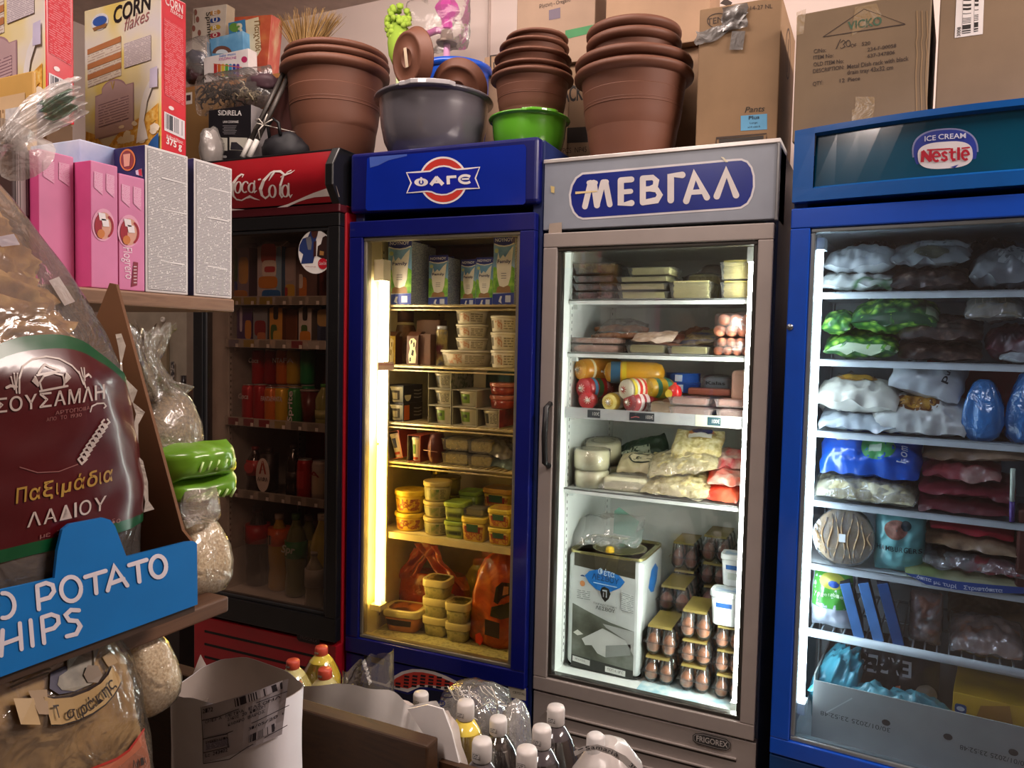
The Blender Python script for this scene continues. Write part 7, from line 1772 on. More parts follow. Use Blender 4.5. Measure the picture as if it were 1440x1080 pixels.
for i,(vt,vb,ul,nm)in enumerate(((473,499,1002,'lower'),(438,473,1004,'upper'))):
    s,w,_,_=put(fr,ul,1056,vt,vb,.10); q=fr.slot(ul,1056,vt,vb,.10); h=q[3]-q[2]
    t=thing('frankfurter_pack',f'{nm} film pack of fat frankfurters seen end-on beside the light tube','sausages',at_(fr,s,.10,z),fr.q,'packs of frankfurters')
    r=h/4.2 if i else h/4
    for rw in range(2):
        for k in range(4):
            xx=-w*.36+k*r*1.98+rw*r*.7
            MB().tube([(xx,0,r+rw*r*1.9),(xx,.006,r+rw*r*1.9),(xx,.09,r+rw*r*1.9),(xx,.1,r+rw*r*1.9)],[r*.4,r*.95,r*.95,r*.3],fz,12).build('sausage',t)
    MB().pillow(w*1.15,h*1.04,.13,film('e8dcd8',.14,.08,(40,1),gl=.3),50+i,xf=rotm(0,0,0,(.0,.05,h*.5))).build('film',t); z+=h+.001
# third shelf: salami rolls and ham
def roll(label,u,v,R_px,d,c1,c2,cend,L=.2,yaw=.35,bands=(),z=None,tilt=0,twist='e8dcc8'):
    s,zz=fr.at(u,v,d); R=s-fr.at(u-R_px,v,d)[0]
    t=thing('salami_roll',label,'salami',at_(fr,s,d,zz if z is None else z+R),fr.q+yaw,'salami and sausage rolls')
    b=MB().tube([(0,0,0),(0,.003,0),(0,.012,0),(0,.03,0),(0,L*.5,0),(0,L-.03,0),(0,L-.01,0),(0,L,0)],[R*.15,R*.5,R*.85,R,R*1.02,R,R*.8,R*.2],m(c1,.3,coat=.4,var=.06),20); b.build('casing',t)
    g=MB()
    for y0,y1,c in bands:g.tube([(0,y0,0),(0,(y0+y1)/2,0),(0,y1,0)],R*1.012,m(c,.3,coat=.3),20,cap=False)
    g.tube([(0,.011,0),(0,.006,0),(0,.002,0)],[R*.87,R*.7,R*.35],m(cend,.35),20,cap=False)
    for k in range(9):
        a=2*PI*k/9; g.tube([(.1*R*math.cos(a),-.0015,.1*R*math.sin(a)),(.8*R*math.cos(a+.2),.010,.8*R*math.sin(a+.2))],.0013,m(twist,.4),4)
    g.build('printed_bands',t)
    b=MB().tube([(0,.004,0),(0,-.004,0),(.002,-.010,.002)],[.004,.0025,.004],m('d8d0c8',.4,.3),8); b.build('clip',t)
    return t
R0=fr.at(870,560,.11)[0]-fr.at(856,560,.11)[0]
z3=MZ[2]
roll('lowest left red salami roll behind the price strip',826,562,13,.12,'a81a20','','b02028',yaw=.3,bands=((.035,.06,'2a5a8a'),(.07,.09,'3a6a34')),z=z3)
roll('lowest yellow and white salami roll between the two red ones',855,565,12.5,.115,'c8a844','','d8c470',yaw=-.1,bands=((.03,.06,'d8d0c4'),),z=z3)
roll('lowest dark red salami roll with white stripes, right of the yellow one',882,566,14,.115,'9a3034','','8a4448',yaw=-.45,bands=((.03,.045,'d8c8c4'),(.055,.07,'d8c8c4'),(.08,.095,'d8c8c4')),z=z3)
roll('middle left red salami roll with a blue and green band',817,546,15,.13,'b01a24','','b83038',yaw=-.35,bands=((.03,.045,'4a8ab0'),(.05,.075,'2f6a3a'),(.09,.12,'b8b0a8')))
roll('dark red salami roll lying back between the two middle rolls',850,545,13,.20,'6a1c20','','5a1418',yaw=-.1)
roll('middle white and red striped salami roll with a yellow ring',876,548,15.5,.12,'d8ccb4','','d8d0b8',yaw=-.5,bands=((.018,.03,'d0b83a'),(.04,.052,'c03028'),(.062,.074,'c03028'),(.085,.1,'c03028')),twist='c03028')
roll('yellow sausage roll with green squares behind the striped roll',906,546,14.5,.17,'c8961e','','b08a24',yaw=-.55,L=.12,bands=((.03,.05,'3a7a6a'),(.07,.09,'3a7a6a')))
roll('orange salami roll with a white stripe at the top left of the pile',812,520,15,.14,'d08a1e','','d89a30',yaw=-.5,bands=((.04,.05,'e8d8b0'),(.08,.12,'c87a1c')))
t=roll('yellow salami roll with blue and yellow badges lying across the top of the pile',850,523,14.5,.18,'d0951c','','c88a24',yaw=-1.25,L=.19,bands=((.02,.05,'2a5a7a'),(.055,.08,'d8b82a'),(.10,.12,'2a5a7a')))
rb=thing('red_packet','small bright red tied packet with a yellow label in the middle of the third shelf','packet',at_(fr,fr.at(948,545,.16)[0],.17,z3+.045),fr.q)
MB().lathe([(.004,.052),(.006,.046),(.018,.038),(.024,.02),(.02,.004),(0,0)],m('c0181c',.3,coat=.4),20,wob=.15).build('pouch',rb); MB().disc((-.012,-.026,.018),.011,.013,m('c8a83a',.4)).build('label',rb)
MB().box(-.03,.03,-.02,.03,-.045,-.0005,m('8a6a50',.5)).build('tray',rb)
z=z3+.06; t=thing('ham_slab','stack of pale ham slabs under the blue tins, third shelf','ham',at_(fr,fr.at(985,560,.3)[0],.33,z3),fr.q); slab(t,.2,.12,.058,m('c09a84',.45),'ham')
for i,(ul,ur,vt,vb,nm)in enumerate(((940,985,526,540,'lower'),(938,985,514,527,'upper'))):
    s,w,_,_=put(fr,ul,ur,vt,vb,.30); q=fr.slot(ul,ur,vt,vb,.30); h=q[3]-q[2];
    t=thing('round_tin',f'{nm} of two blue round tins on the third shelf','tin',at_(fr,s,.30,z),fr.q,'blue round tins')
    MB().lathe([(w*.48,0),(w*.5,.003),(w*.5,h*.92),(w*.52,h*.95),(w*.5,h),(0,h)],m('1250a4',.3),28).build('tin',t); MB().band(w*.5,w*.5,h*.15,h*.85,-105,-80,m('c8d4e8',.4)).build('label',t); z+=h+.001
t_=traypack('clear tub with a dark lettered label right of the blue tins',fr,fr.at(1008,525,.3)[0],.33,z3+.062,.09,.06,.09,m('8a98a8',.4),name='clear_tub',cat='tub'); MB().ftext('Kalas',m('20242c',.4),-.03,.03,.028,.010,-.047,bold=.02).build('print',t_)
slab(thing('ham_slab','pale support pack under the clear lettered tub','ham',at_(fr,fr.at(1012,560,.3)[0]+.02,.34,z3),fr.q),.09,.10,.060,m('b89888',.45),'ham')
hamp=[('c8a880',909,968,549,568,.13,'tan slab of ham in film at the front of the third shelf, left'),('d09a88',953,1010,552,564,.20,'pink slab of ham behind the front ones on the third shelf')]
for c,ul,ur,vt,vb,d,lb in hamp:tray_px(lb,ul,ur,vt,vb,d,z3,m(c,.4),.1,group='slabs of ham',fill=.9)
pk_=mott([(.4,'d0a090'),(.6,'e0b8ac')],24,.35)
for i,(ul,ur,vt,vb,d,lb)in enumerate(((940,1002,566,584,.10,'long pale pink pack of sliced ham right behind the middle price tag'),(1006,1056,568,592,.10,'pink pack of sliced ham at the right behind the pale price tag'))):
    s,w,_,_=put(fr,ul,ur,vt,vb,d); t_=traypack(lb,fr,s,d+.06,z3,w,.032,.11,pk_,group='packs of sliced ham',tray=film('e8d8d4',.3,.1,(40,1)))
    traypack(['pink pack of sliced ham lying on the long pale pack','pink pack of sliced ham lying on the right-hand ham pack'][i],fr,s-.01,d+.07,z3+.033,w*.95,.026,.10,m('d8927c',.4),group='packs of sliced ham',tray=film('e8d8d4',.3,.1,(40,1)))
t=thing('sausage_pack','brown sausage tray behind the ham packs on the third shelf','sausages',at_(fr,fr.at(1000,550,.26)[0],.25,z3+.0585),fr.q); slab(t,.13,.05,.022,m('8a4634',.4),'sausage')
slab(thing('ham_slab','upright slab of pale ham at the right end of the third shelf','ham',at_(fr,fr.at(1040,550,.2)[0],.23,z3),fr.q),.045,.1,.14,m('c89c88',.4),'ham')
# fourth shelf: cheese wheels, bags of cheese
wax=m('e2dab6',.45,var=.03); z4=MZ[3]
def wheel(label,ul,ur,vt,vb,d,z,tilt=0,group='cream cheese wheels'):
    s,w,_,_=put(fr,ul,ur,vt,vb,d); q=fr.slot(ul,ur,vt,vb,d); h=q[3]-q[2]; R=w/2*.97
    t=thing('round_cheese',label,'cheese',at_(fr,s,d+R,z),fr.q,group); t.rotation_euler.x=tilt
    MB().lathe([(R*.9,0),(R*.98,h*.12),(R,h*.5),(R*.98,h*.88),(R*.9,h),(0,h)],wax,32).build('wheel',t)
    MB().disc((0,0,h+.0006),R*.7,R*.7,mott([(.45,'cfc698'),(.55,'9a946c')],26,.5),ax='z').disc((0,0,h+.0012),R*.55,R*.55,wax,ax='z').build('label',t)
    MB().lathe([(R*1.03,-.0),(R*1.03,h*1.02)],film('ece6d0',.12,.08,(26,1.2),gl=.3),32,wob=.04).build('film',t); return t,h
z=z4; t_,h_=wheel('lower cream cheese wheel at the left front of the fourth shelf',800,848,663,687,.10,z)
wheel('upper cream cheese wheel at the left front of the fourth shelf',799,849,634,662,.10,z+h_+.002)
z=z4; t_,h_=wheel('lower cheese wheel behind the left pair on the fourth shelf',816,866,655,678,.22,z)
wheel('upper tilted cheese wheel behind the left pair on the fourth shelf',816,866,626,656,.22,z+h_+.010,.12)
s,w,_,_=put(fr,846,906,668,685,.10)
t=thing('cheese_piece','long piece of white cheese in clear film, right of the wheels','cheese',at_(fr,s,.15,z4),fr.q+.06); slab(t,w,.075,.042,m('ddd5b4',.45,bump=(30,.2)),'cheese',r=.2); MB().pillow(w*1.25,.1,.055,film('eee8d8',.16,.08,(26,1.2),gl=.3),61,xf=rotm(-1.3,0,0,(0,0,.022))).build('film',t)
gpk=m('1e3a24',.3,coat=.3,var=.1)
def pr_tri(patch,word,vword):patch(.25,.75,.3,.6,m('b8c0a8',.4)); patch(.55,.8,.1,.25,m('2f5c34',.4))
pack('dark green packet with a pale label leaning at the back of the fourth shelf',fr,fr.at(895,640,.30)[0],.33,z4,.21,.10,.13,gpk,.1,ry=-.35,rx=-.65,seed=62,prints=pr_tri,group='dark green packets')
pack('smaller dark green packet right of the first on the fourth shelf',fr,fr.at(928,640,.33)[0],.38,z4,.11,.085,.11,gpk,0,ry=-.1,rx=-.6,seed=63,prints=pr_tri,group='dark green packets')
bagc=m('c8bc94',.35,coat=.2,bump=(26,.3))
def pr_oval(patch,word,vword):
    patch(.2,.8,.25,.8,m('3a4034',.4),.0012,True); patch(.24,.76,.3,.75,m('cdc3a0',.4),.002,True); word('tost',.34,.7,.42,.2,m('3a4034',.4),.02)
pack('cream bag with a black oval mark in the middle of the fourth shelf',fr,fr.at(902,662,.2)[0],.225,z4+.044,.16,.05,.10,bagc,.05,seed=64,prints=pr_oval,rx=-1.1)
slab(thing('cheese_piece','flat wrapped cheese under the cream bag with the oval mark','cheese',at_(fr,fr.at(906,672,.2)[0],.235,z4),fr.q),.15,.08,.042,m('cfc49c',.5),'cheese')
shred=mott([(.35,'bba868'),(.5,'d8c890'),(.65,'e8dcb0')],70,.5,4,.5,coat=.2)
def pr_top(patch,word,vword):
    patch(.25,.85,.45,.95,m('a88c4a',.4),.001,True); patch(.3,.8,.55,.98,m('b06a3c',.4),.002,True); patch(.34,.76,.66,1.,m('2a3470',.4),.003,True); patch(.32,.78,.5,.66,m('c8c4bc',.4),.004)
fl_=film('ece4cc',.14,.08,(24,1.2),gl=.3)
pack('bag of shredded cheese spilling over the front edge of the fourth shelf',fr,fr.at(950,690,.10)[0],.16,z4+.001,.21,.05,.16,shred,-.1,seed=65,film_=fl_,group='bags of shredded cheese')
pack('bag of shredded cheese with an open crumpled side in the middle of the pile',fr,fr.at(955,668,.13)[0],.19,z4+.051,.21,.055,.15,shred,.1,ry=-.2,seed=66,film_=fl_,group='bags of shredded cheese')
pack('topmost bag of shredded cheese with an oval orange and blue label',fr,fr.at(976,644,.18)[0],.23,z4+.112,.155,.05,.13,shred,0,ry=-.05,seed=67,prints=pr_top,group='bags of shredded cheese',rx=-1.0)
rdp=mott([(.4,'c83420'),(.6,'e05a3a')],16,.3,coat=.4)
def pr_red(patch,word,vword):patch(.6,.95,.1,.9,m('d8b070',.4))
pack('lowest red and orange cheese bag at the right of the fourth shelf',fr,fr.at(1012,700,.10)[0],.16,z4+.002,.12,.04,.15,rdp,-.1,seed=68,group='red cheese bags')
pack('middle red and white cheese bag at the right of the fourth shelf',fr,fr.at(1020,680,.12)[0],.18,z4+.043,.12,.04,.13,mott([(.4,'d84a34'),(.55,'d8b8a8'),(.65,'e06a50')],12,.3,coat=.4),.1,seed=69,group='red cheese bags')
pack('upper red and white cheese bag at the right of the fourth shelf',fr,fr.at(1026,655,.16)[0],.22,z4+.084,.11,.045,.12,mott([(.4,'d8d0c0'),(.55,'b82a34'),(.65,'d8b0a0')],10,.3,coat=.4),.2,seed=70,group='red cheese bags')
# floor: tall feta tin
z5=MZ[4]; d=.115
s0,s1=fr.at(797,860,d)[0],fr.at(901,880,d)[0]; ht=fr.at(850,780,d)[1]-z5; w=s1-s0
t=thing('feta_tin','tall square feta tin with a blue badge and a cheese picture','tin',at_(fr,(s0+s1)/2,d+w/2,z5),fr.q)
tinw=m('c8ccca',.3,.1); gold_=m('a8a06a',.25,.75); dkt=m('3c382c',.3)
b=MB().box(-w/2,w/2,-w/2,w/2,.004,ht*.985,tinw); b.build('body',t,bev=.02,seg=4)
b=MB(); n=40
sq=lambda r,k=9:[(r*math.copysign(abs(math.cos(2*PI*i/n))**(2/k),math.cos(2*PI*i/n)),r*math.copysign(abs(math.sin(2*PI*i/n))**(2/k),math.sin(2*PI*i/n)))for i in range(n)]
for r0,r1,za,zb in((1.01,1.01,.98,1.0),(1.01,.97,1.0,1.0),(.97,.95,1.0,.985),(.95,0.001,.985,.985)):
    P0,P1=sq(w/2*r0),sq(w/2*r1)
    for i in range(n):b.add([(*P0[i],ht*za),(*P0[(i+1)%n],ht*za),(*P1[(i+1)%n],ht*zb),(*P1[i],ht*zb)],[(0,1,2,3)],gold_,smooth=True)
b.disc((0.01,.0,ht*.985+.001),w*.36,w*.36,m('b8b078',.25,.7),ax='z',n=36).disc((.01,0,ht*.985+.002),w*.32,w*.32,m('8a8450',.3,.7),ax='z',n=36)
b.lathe([(w/2*1.0,0),(w/2*1.008,.006)],m('1c1c1a',.4),40,9); b.build('rim',t)
yf=-w/2-.0008; g=MB(); F=lambda k:(lambda p:V((-w/2+w*p[0],yf-.0003*k,ht*p[1])))
g.shape([(.09,.875),(.91,.835),(.91,.985),(.09,.985)],dkt,F(0));
lw_=mott([(.35,'34372e'),(.5,'565a4e'),(.65,'787c74')],9,.35)
g.shape([(.08,.01),(.92,.01),(.92,.40),(.6,.44),(.3,.50),(.08,.55)],lw_,F(0)); g.shape([(.08,.01),(.92,.01),(.92,.075),(.08,.11)],m('22241f',.35),F(1))
g.shape([(.22,.26),(.5,.38),(.88,.30),(.88,.20),(.55,.14),(.44,.16),(.36,.22),(.27,.21)],m('c0c2be',.45),F(1)); g.shape([(.55,.24),(.88,.29),(.88,.20),(.55,.14)],m('8c908c',.45),F(2)); g.shape([(.5,.42),(.92,.40),(.92,.20),(.8,.32),(.55,.39)],m('a8aaa6',.45),F(2))
g.shape([(.1,.30),(.16,.33),(.24,.30),(.16,.28)],m('d0d0c8',.4),F(2)); g.shape([(.30,.055),(.10,.085),(.10,.03),(.30,.0)],m('d8d8d4',.4),F(2))if False else None
g.shape([(.10,.055),(.34,.04),(.34,.085),(.10,.10)],m('d4d4d0',.4),F(2)); g.shape([(.55,.02),(.82,.012),(.82,.06),(.55,.068)],m('d4d4d0',.4),F(2))
g.text('FETA P.D.O.',m('3a3a3a',.4),F(3)((.14,.07)),F(3)((.28,.062)),V((0,0,.006))); g.text('ΠΟΠ 4 - 8°C',m('3a3a3a',.4),F(3)((.58,.035)),F(3)((.79,.03)),V((0,0,.008)))
bd=[(.24,.80),(.30,.845),(.42,.87),(.56,.87),(.70,.845),(.78,.80),(.72,.745),(.60,.70),(.50,.685),(.40,.70),(.30,.745)]
g.shape(bd,m('1c6cb8',.35),F(2))
g.text('Φέτα',m('c8dcec',.4),F(3)((.42,.83)),F(3)((.64,.82)),V((0,0,.020))); g.text('ΛΕΣΒΟΥ',m('123a6a',.4),F(3)((.34,.785)),F(3)((.70,.77)),V((0,0,.017)),bold=.01); g.stroke([(.36,.755),(.68,.745)],.006,m('c8dcec',.4),F(3),cap=False)
g.shape([(.51,.735),(.57,.72),(.595,.68),(.57,.635),(.525,.605),(.48,.635),(.455,.685),(.47,.72)],m('14181c',.35),F(3)); g.stroke([(.49,.70),(.54,.70),(.54,.65)],.012,m('b8c0c4',.4),F(4)); g.stroke([(.50,.68),(.50,.65)],.010,m('b8c0c4',.4),F(4))
g.text('ΠΑΡΑΔΟΣΙΑΚΗ',m('5a6060',.4),F(3)((.37,.575)),F(3)((.68,.565)),V((0,0,.006))); g.text('ΛΕΣΒΟΥ',m('2a3030',.4),F(3)((.40,.535)),F(3)((.66,.527)),V((0,0,.011)),bold=.01)
g.add([F(2)(q)for q in((.14,.60),(.32,.60),(.32,.68),(.14,.68))],[(0,1,2,3)],lines('c8ccca','7a807e',.006,.4,.4),[[(0,0),(.05,0),(.05,.03),(0,.03)]]); g.shape(arc(.21,.73,.035,.025,0,360,14)[:-1],m('c08050',.4),F(2)); g.shape(arc(.21,.79,.03,.014,0,180,10),m('1c3a6a',.4),F(2))
g.add([F(2)(q)for q in((.74,.56),(.90,.55),(.90,.70),(.74,.72))],[(0,1,2,3)],lines('c8ccca','8a908e',.006,.4,.4),[[(0,0),(.04,0),(.04,.06),(0,.06)]])
xr_=w/2+.0008; g.shape([(.3,.72),(.42,.85),(.6,.88),(.74,.82),(.7,.72),(.56,.64),(.42,.66)],m('1c6cb8',.35),lambda p:V((xr_,-w/2+w*p[0],ht*p[1]))); g.shape([(.08,.01),(.92,.01),(.92,.40),(.08,.40)],lw_,lambda p:V((xr_,-w/2+w*p[0],ht*p[1])))
g.build('label_print',t)
tt=ht
# crumpled bag with a green sheet on the tin
pk2=thing('plastic_bag','crumpled clear plastic bag with a green sheet lying on the feta tin','bag',at_(fr,fr.at(840,765,.17)[0],.24,z5+ht+.001),fr.q)
MB().pillow(.26,.16,.09,film('e8ecea',.2,.12,(16,1.3),gl=.3),71,26,20,.022,2.2,rotm(-1.15,-.12,.1,(0,0,.04))).build('bag',pk2)
MB().add([(.02,.03,.03),(.085,.05,.022),(.10,.055,.075),(.035,.04,.118),(.02,.035,.105)],[(0,1,2,3,4)],m('5c9484',.5)).build('green_sheet',pk2)
s,zz=fr.at(857,775,.14); t=thing('yellow_stopper','small round yellow cap on the feta tin','cap',at_(fr,s,.145,z5+ht+.001),fr.q); MB().lathe([(.009,0),(.013,.004),(.0135,.012),(.010,.018),(0,.020)],m('e0b820',.4),22).lathe([(.0145,.001),(.0145,.005)],m('d0a818',.4),22).build('cap',t)
# egg packs
eggm=mott([(.3,'99552f'),(.5,'b06a40'),(.7,'bb7a50')],14,.35); eggm2=mott([(.3,'6e382c'),(.5,'8a4a3a'),(.7,'9a5a48')],14,.35)
lid_c=m('857338',.5,var=.06)
shell=film('e8eeee',.05,.05,(12,.4),gl=.3)
def eggpack(label,s,d,z,w,h,rows=3,mt=eggm,src=None,dark=False):
    if src:return dup(src,at_(fr,s,d,z),fr.q,label,'clear egg packs',(w/src['w'],w/src['w'],h/src['h']))
    t=thing('egg_pack',label,'eggs',at_(fr,s,d,z),fr.q,'clear egg packs'); t['w']=w; t['h']=h
    r=w*.20; p=w*.48
    for k in range(rows):
        for j in(-1,1):
            MB().lathe([(r*.02,0),(r*.5,r*.10),(r*.88,r*.45),(r,r*.95),(r*.93,r*1.5),(r*.7,r*2.05),(r*.4,r*2.42),(0,r*2.6)],mt,18).build('egg',t,loc=(j*w*.235,r+.004+k*p,h*.07))
    L=rows*p
    b=MB()
    for k in range(rows):
        for j in(-1,1):b.lathe([(r*.6,0),(r*1.12,h*.16),(r*1.16,h*.42),(r*1.24,h*.44),(r*1.12,h*.5),(r*.95,h*.82),(r*.7,h*.95)],shell,14,xf=rotm(loc=(j*w*.235,r+.004+k*p,0)))
    b.build('clear_shell',t)
    b=MB().box(-w*.5,w*.5,-.003,L+.001,h*.425,h*.45,shell); b.build('rim',t)
    k_=MB(); k_.add([(-w*.36,.004,h*.99),(w*.36,.004,h*.99),(w*.36,L-.004,h*1.0),(-w*.36,L-.004,h*1.0),(-w*.36,-.001,h*.93),(w*.36,-.001,h*.93)],[(0,1,2,3),(4,5,1,0)],lid_c); k_.build('label_card',t)
    return t
E1=E2=None
def eggs(label,ul,ur,vt,vb,d,z,dark=False):
    global E1,E2
    s,w,_,_=put(fr,ul,ur,vt,vb,d); q=fr.slot(ul,ur,vt,vb,d); h=q[3]-q[2]
    t=eggpack(label,s,d,z,w,h,3,eggm2 if dark else eggm,E2 if dark else E1)
    if dark:E2=E2 or t
    else:E1=E1 or t
    return z+h+.001
# columns of packs, from the floor up
def col_(spec,d,z0):
    z=z0
    for sp in spec:z=eggs(*sp[:5],d,z,*sp[5:])
col_([('bottom egg pack of the left front column on the fridge floor',901,947,921,960),('second egg pack of the left front column, with an olive card',904,951,877,921)],.115,z5)
col_([('bottom egg pack of the middle front column on the fridge floor',951,998,931,970),('second egg pack of the middle front column',953,1000,896,931),('top egg pack of the middle front column, with an olive card',953,1000,854,896)],.11,z5)
col_([('bottom egg pack of the right front column by the light tube',1001,1046,943,980),('second egg pack of the right front column by the light tube',1002,1046,909,943),('third egg pack of the right front column under the white tub',1003,1046,876,909)],.105,z5)
q5=fr.slot(1001,1040,876,980,.105); ztub=z5+(q5[3]-q5[2])+.004
col_([('bottom egg pack of the left rear column on the fridge floor',922,968,900,938,True),('second egg pack of the left rear column',922,968,864,900,True),('top egg pack of the left rear column, with an olive card',922,970,826,864,True)],.27,z5)
col_([('bottom egg pack of the middle rear column',946,986,890,920,True),('second egg pack of the middle rear column',946,986,850,890,True),('third egg pack of the middle rear column',945,984,817,850,True),('top egg pack of the middle rear column, with an olive card',940,980,779,817,True)],.40,z5)if False else None
zb_=fr.at(960,905,.42)[1]
col_([('bottom egg pack of the back column, left',941,980,896,934,True),('second egg pack of the back column, left',941,980,858,896,True),('third egg pack of the back column, left',941,980,820,858,True),('top egg pack of the back column, left, with an olive card',940,980,781,820,True)],.405,z5)
col_([('bottom egg pack of the back column, right',984,1024,897,932,True),('second egg pack of the back column, right',984,1024,863,897,True),('third egg pack of the back column, right',983,1024,829,863,True),('fourth egg pack of the back column, right',982,1022,797,829,True),('top egg pack of the back column, right, with an olive card',983,1028,758,797,True)],.385,z5)
wt_=m('dfe4e6',.4); ptop=mott([(.45,'cfd8dc'),(.6,'8aa8c8')],24,.4)
def wtub(label,ul,ur,vt,vb,d,z):
    s,w,_,_=put(fr,ul,ur,vt,vb,d); q=fr.slot(ul,ur,vt,vb,d); h=q[3]-q[2]
    t=thing('yoghurt_tub',label,'tub',at_(fr,s,d+w*.4,z),fr.q,'white square yoghurt tubs'); tubmesh(t,w/2*.95,h,wt_,wt_,5,1,.8,.86,1.08,[(-100,-84,.25,.5,m('c0c8c0',.4)),(-108,-82,.62,.78,m('2a5a9a',.4))],.14,ptop); return z+h+.001
z=wtub('lower white square tub beside the light tube, on the egg packs',997,1042,828,876,.10,ztub)
wtub('upper white square tub set back beside the light tube',1012,1052,781,826,.16,z+.0)
# ================================================================ in the blue freezer
fr=FN
NZ=[q+.001 for q in nz]+[nfl+.003]
def P_(label,ul,ur,vt,d,lev,mt,h=None,dep=.14,vb=None,z=None,nm='freezer_bag',cat='frozen food',grp='frozen food bags',**k):
    s,w,_,_=put(fr,ul,ur,vt,(vb or vt+40),d); zz=NZ[lev]if z is None else z
    hh=h or max(.02,fr.at((ul+ur)/2,vt,d)[1]-zz)
    pack(label,fr,s,d+dep*.45,zz,w,hh,dep,mt,cat=cat,name=nm,group=grp,**k); return zz+hh
white_b=m('a4a8ac',.3,coat=.3,var=.08,bump=(22,.35)); grey_b=m('7c8084',.3,coat=.3,var=.1,bump=(20,.4))
frost=film('dfe6ea',.13,.15,(20,1.2),gl=.3)
choco=mott([(.35,'1e1412'),(.55,'3a2620'),(.66,'6a5448'),(.76,'a89c90')],34,.3,5,.5,coat=.5)
dgreen=mott([(.3,'14301c'),(.5,'2c5a2c'),(.7,'4a7a3c')],30,.35,coat=.3)
# top shelf
z=P_('white paper-like bag with green beans inside, low at the left of the top freezer shelf',1150,1258,385,.09,0,mott([(.35,'cfd2d0'),(.55,'b0b4b2'),(.62,'3a6a3a'),(.68,'c8ccca')],8,.35,2,.3,coat=.2),dep=.16,seed=80,cr=.02,lump=.012)
P_('white bag lying flat on the beans, upper left of the freezer',1156,1262,346,.11,0,white_b,z=z+.001,dep=.16,seed=81,cr=.016)
z=P_('dark chocolate cake bag in the middle of the top freezer shelf',1250,1362,376,.09,0,choco,dep=.15,seed=82)
P_('whitish bag with a dark patch lying on the chocolate one, top freezer shelf',1252,1366,342,.10,0,grey_b,z=z+.001,dep=.17,seed=83,cr=.018,prints=lambda p,w,v:(p(.3,.75,.05,.35,m('4a4a34',.4),.001,True),p(.35,.95,.4,.8,m('c0c4c8',.3),.002)))
P_('large pale grey bag with folded white label at the right of the top freezer shelf',1366,1478,346,.09,0,grey_b,dep=.16,seed=84,cr=.02,prints=lambda p,w,v:p(.35,.8,.2,.75,m('b4b8ba',.35)))
P_('dark red meat bag at the back left of the top freezer shelf',1170,1275,334,.3,0,mott([(.4,'3a2428'),(.6,'5a3a3c')],12,.4),dep=.15,seed=85)
P_('teal bag at the back middle of the top freezer shelf',1262,1330,331,.3,0,mott([(.4,'124a4a'),(.6,'1c6a64')],12,.4),dep=.15,seed=86)
P_('dark bag at the back right of the top freezer shelf',1335,1450,330,.32,0,m('1c2430',.5),dep=.15,seed=87)
# second shelf
pea=mott([(.0,'c4e07a'),(.3,'84b440'),(.5,'3a7430'),(.75,'1c4426')],42,.35,kind='dist',coat=.3)
zz1=P_('lower bag of green peas with a white hem on the second freezer shelf',1156,1262,472,.09,1,pea,dep=.16,seed=88,cr=.014,prints=lambda p,w,v:p(.0,1,.0,.16,m('a8b498',.35)))
P_('bag of green peas bulging at the far left of the second freezer shelf',1154,1198,440,.10,1,pea,z=zz1,dep=.12,seed=89,h=.06)
P_('upper large bag of green peas on the second freezer shelf',1194,1320,419,.11,1,pea,z=zz1+.003,dep=.17,seed=90,prints=lambda p,w,v:(p(.0,1,.0,.12,m('1c4428',.35)),p(.86,1,.15,.5,m('98a88a',.35))))
z=P_('lower bag of dark burgers with a white back on the second freezer shelf',1260,1382,484,.085,1,choco,dep=.15,seed=91,grp='bags of dark frozen burgers')
P_('upper bag of dark burgers with a coloured label on the second freezer shelf',1262,1384,450,.09,1,choco,z=z+.002,dep=.16,seed=92,grp='bags of dark frozen burgers',prints=lambda p,w,v:(p(.05,.9,.72,.98,m('8a6a3a',.4)),p(.3,.65,.74,.97,m('c8ccd0',.4),.002),p(.08,.26,.78,.95,mott([(.4,'b05a34'),(.55,'5c8a3c')],30,.4),.002)))
P_('clear bag of golden cubes at the right of the second freezer shelf',1358,1440,430,.09,1,m('8a806a',.4),z=NZ[1]+.10,h=.06,dep=.13,seed=93,film_=frost,prints=lambda p,w,v:[p(.15+.13*i,.17+.13*i,.25,.8,m('c8b89a',.4))for i in range(5)]+[p(.1,.8,.3+.22*j,.33+.22*j,m('c0a884',.4))for j in range(3)])
P_('dark maroon bag under the clear cubes at the right of the second freezer shelf',1385,1470,470,.095,1,mott([(.4,'2c1a20'),(.55,'5a2c34'),(.65,'8a8488')],9,.35),h=.095,dep=.13,seed=94)
P_('white crumpled packet by the right edge of the second freezer shelf',1405,1470,495,.082,1,white_b,h=.03,dep=.04,seed=95)
# third shelf
z=P_('flat clear bag under the pastry bag at the left of the third freezer shelf',1149,1262,583,.085,2,m('a8b0b8',.25,coat=.4,bump=(20,.5)),dep=.15,seed=96,cr=.014)
P_('cream pastry bag with an orange picture at the left of the third freezer shelf',1144,1264,548,.085,2,m('c0bcb0',.35,coat=.2,bump=(16,.3)),z=z+.001,dep=.15,seed=97,cre=.25,h=.085,cr=.016,prints=lambda p,w,v:(p(.22,.72,.5,.85,m('a8783a',.4),.001,True),p(.28,.66,.55,.82,m('cc9a34',.4),.002,True),w('pastry',.4,.7,.88,.08,m('5a5650',.4))))
P_('pale pastry bag behind, upper left of the third freezer shelf',1152,1250,524,.25,2,m('a8a49c',.4,bump=(16,.3)),dep=.14,seed=98)
P_('dark bag at the back middle of the third freezer shelf',1250,1345,528,.3,2,mott([(.4,'22201e'),(.6,'4a3a30')],10,.4),dep=.14,seed=99)
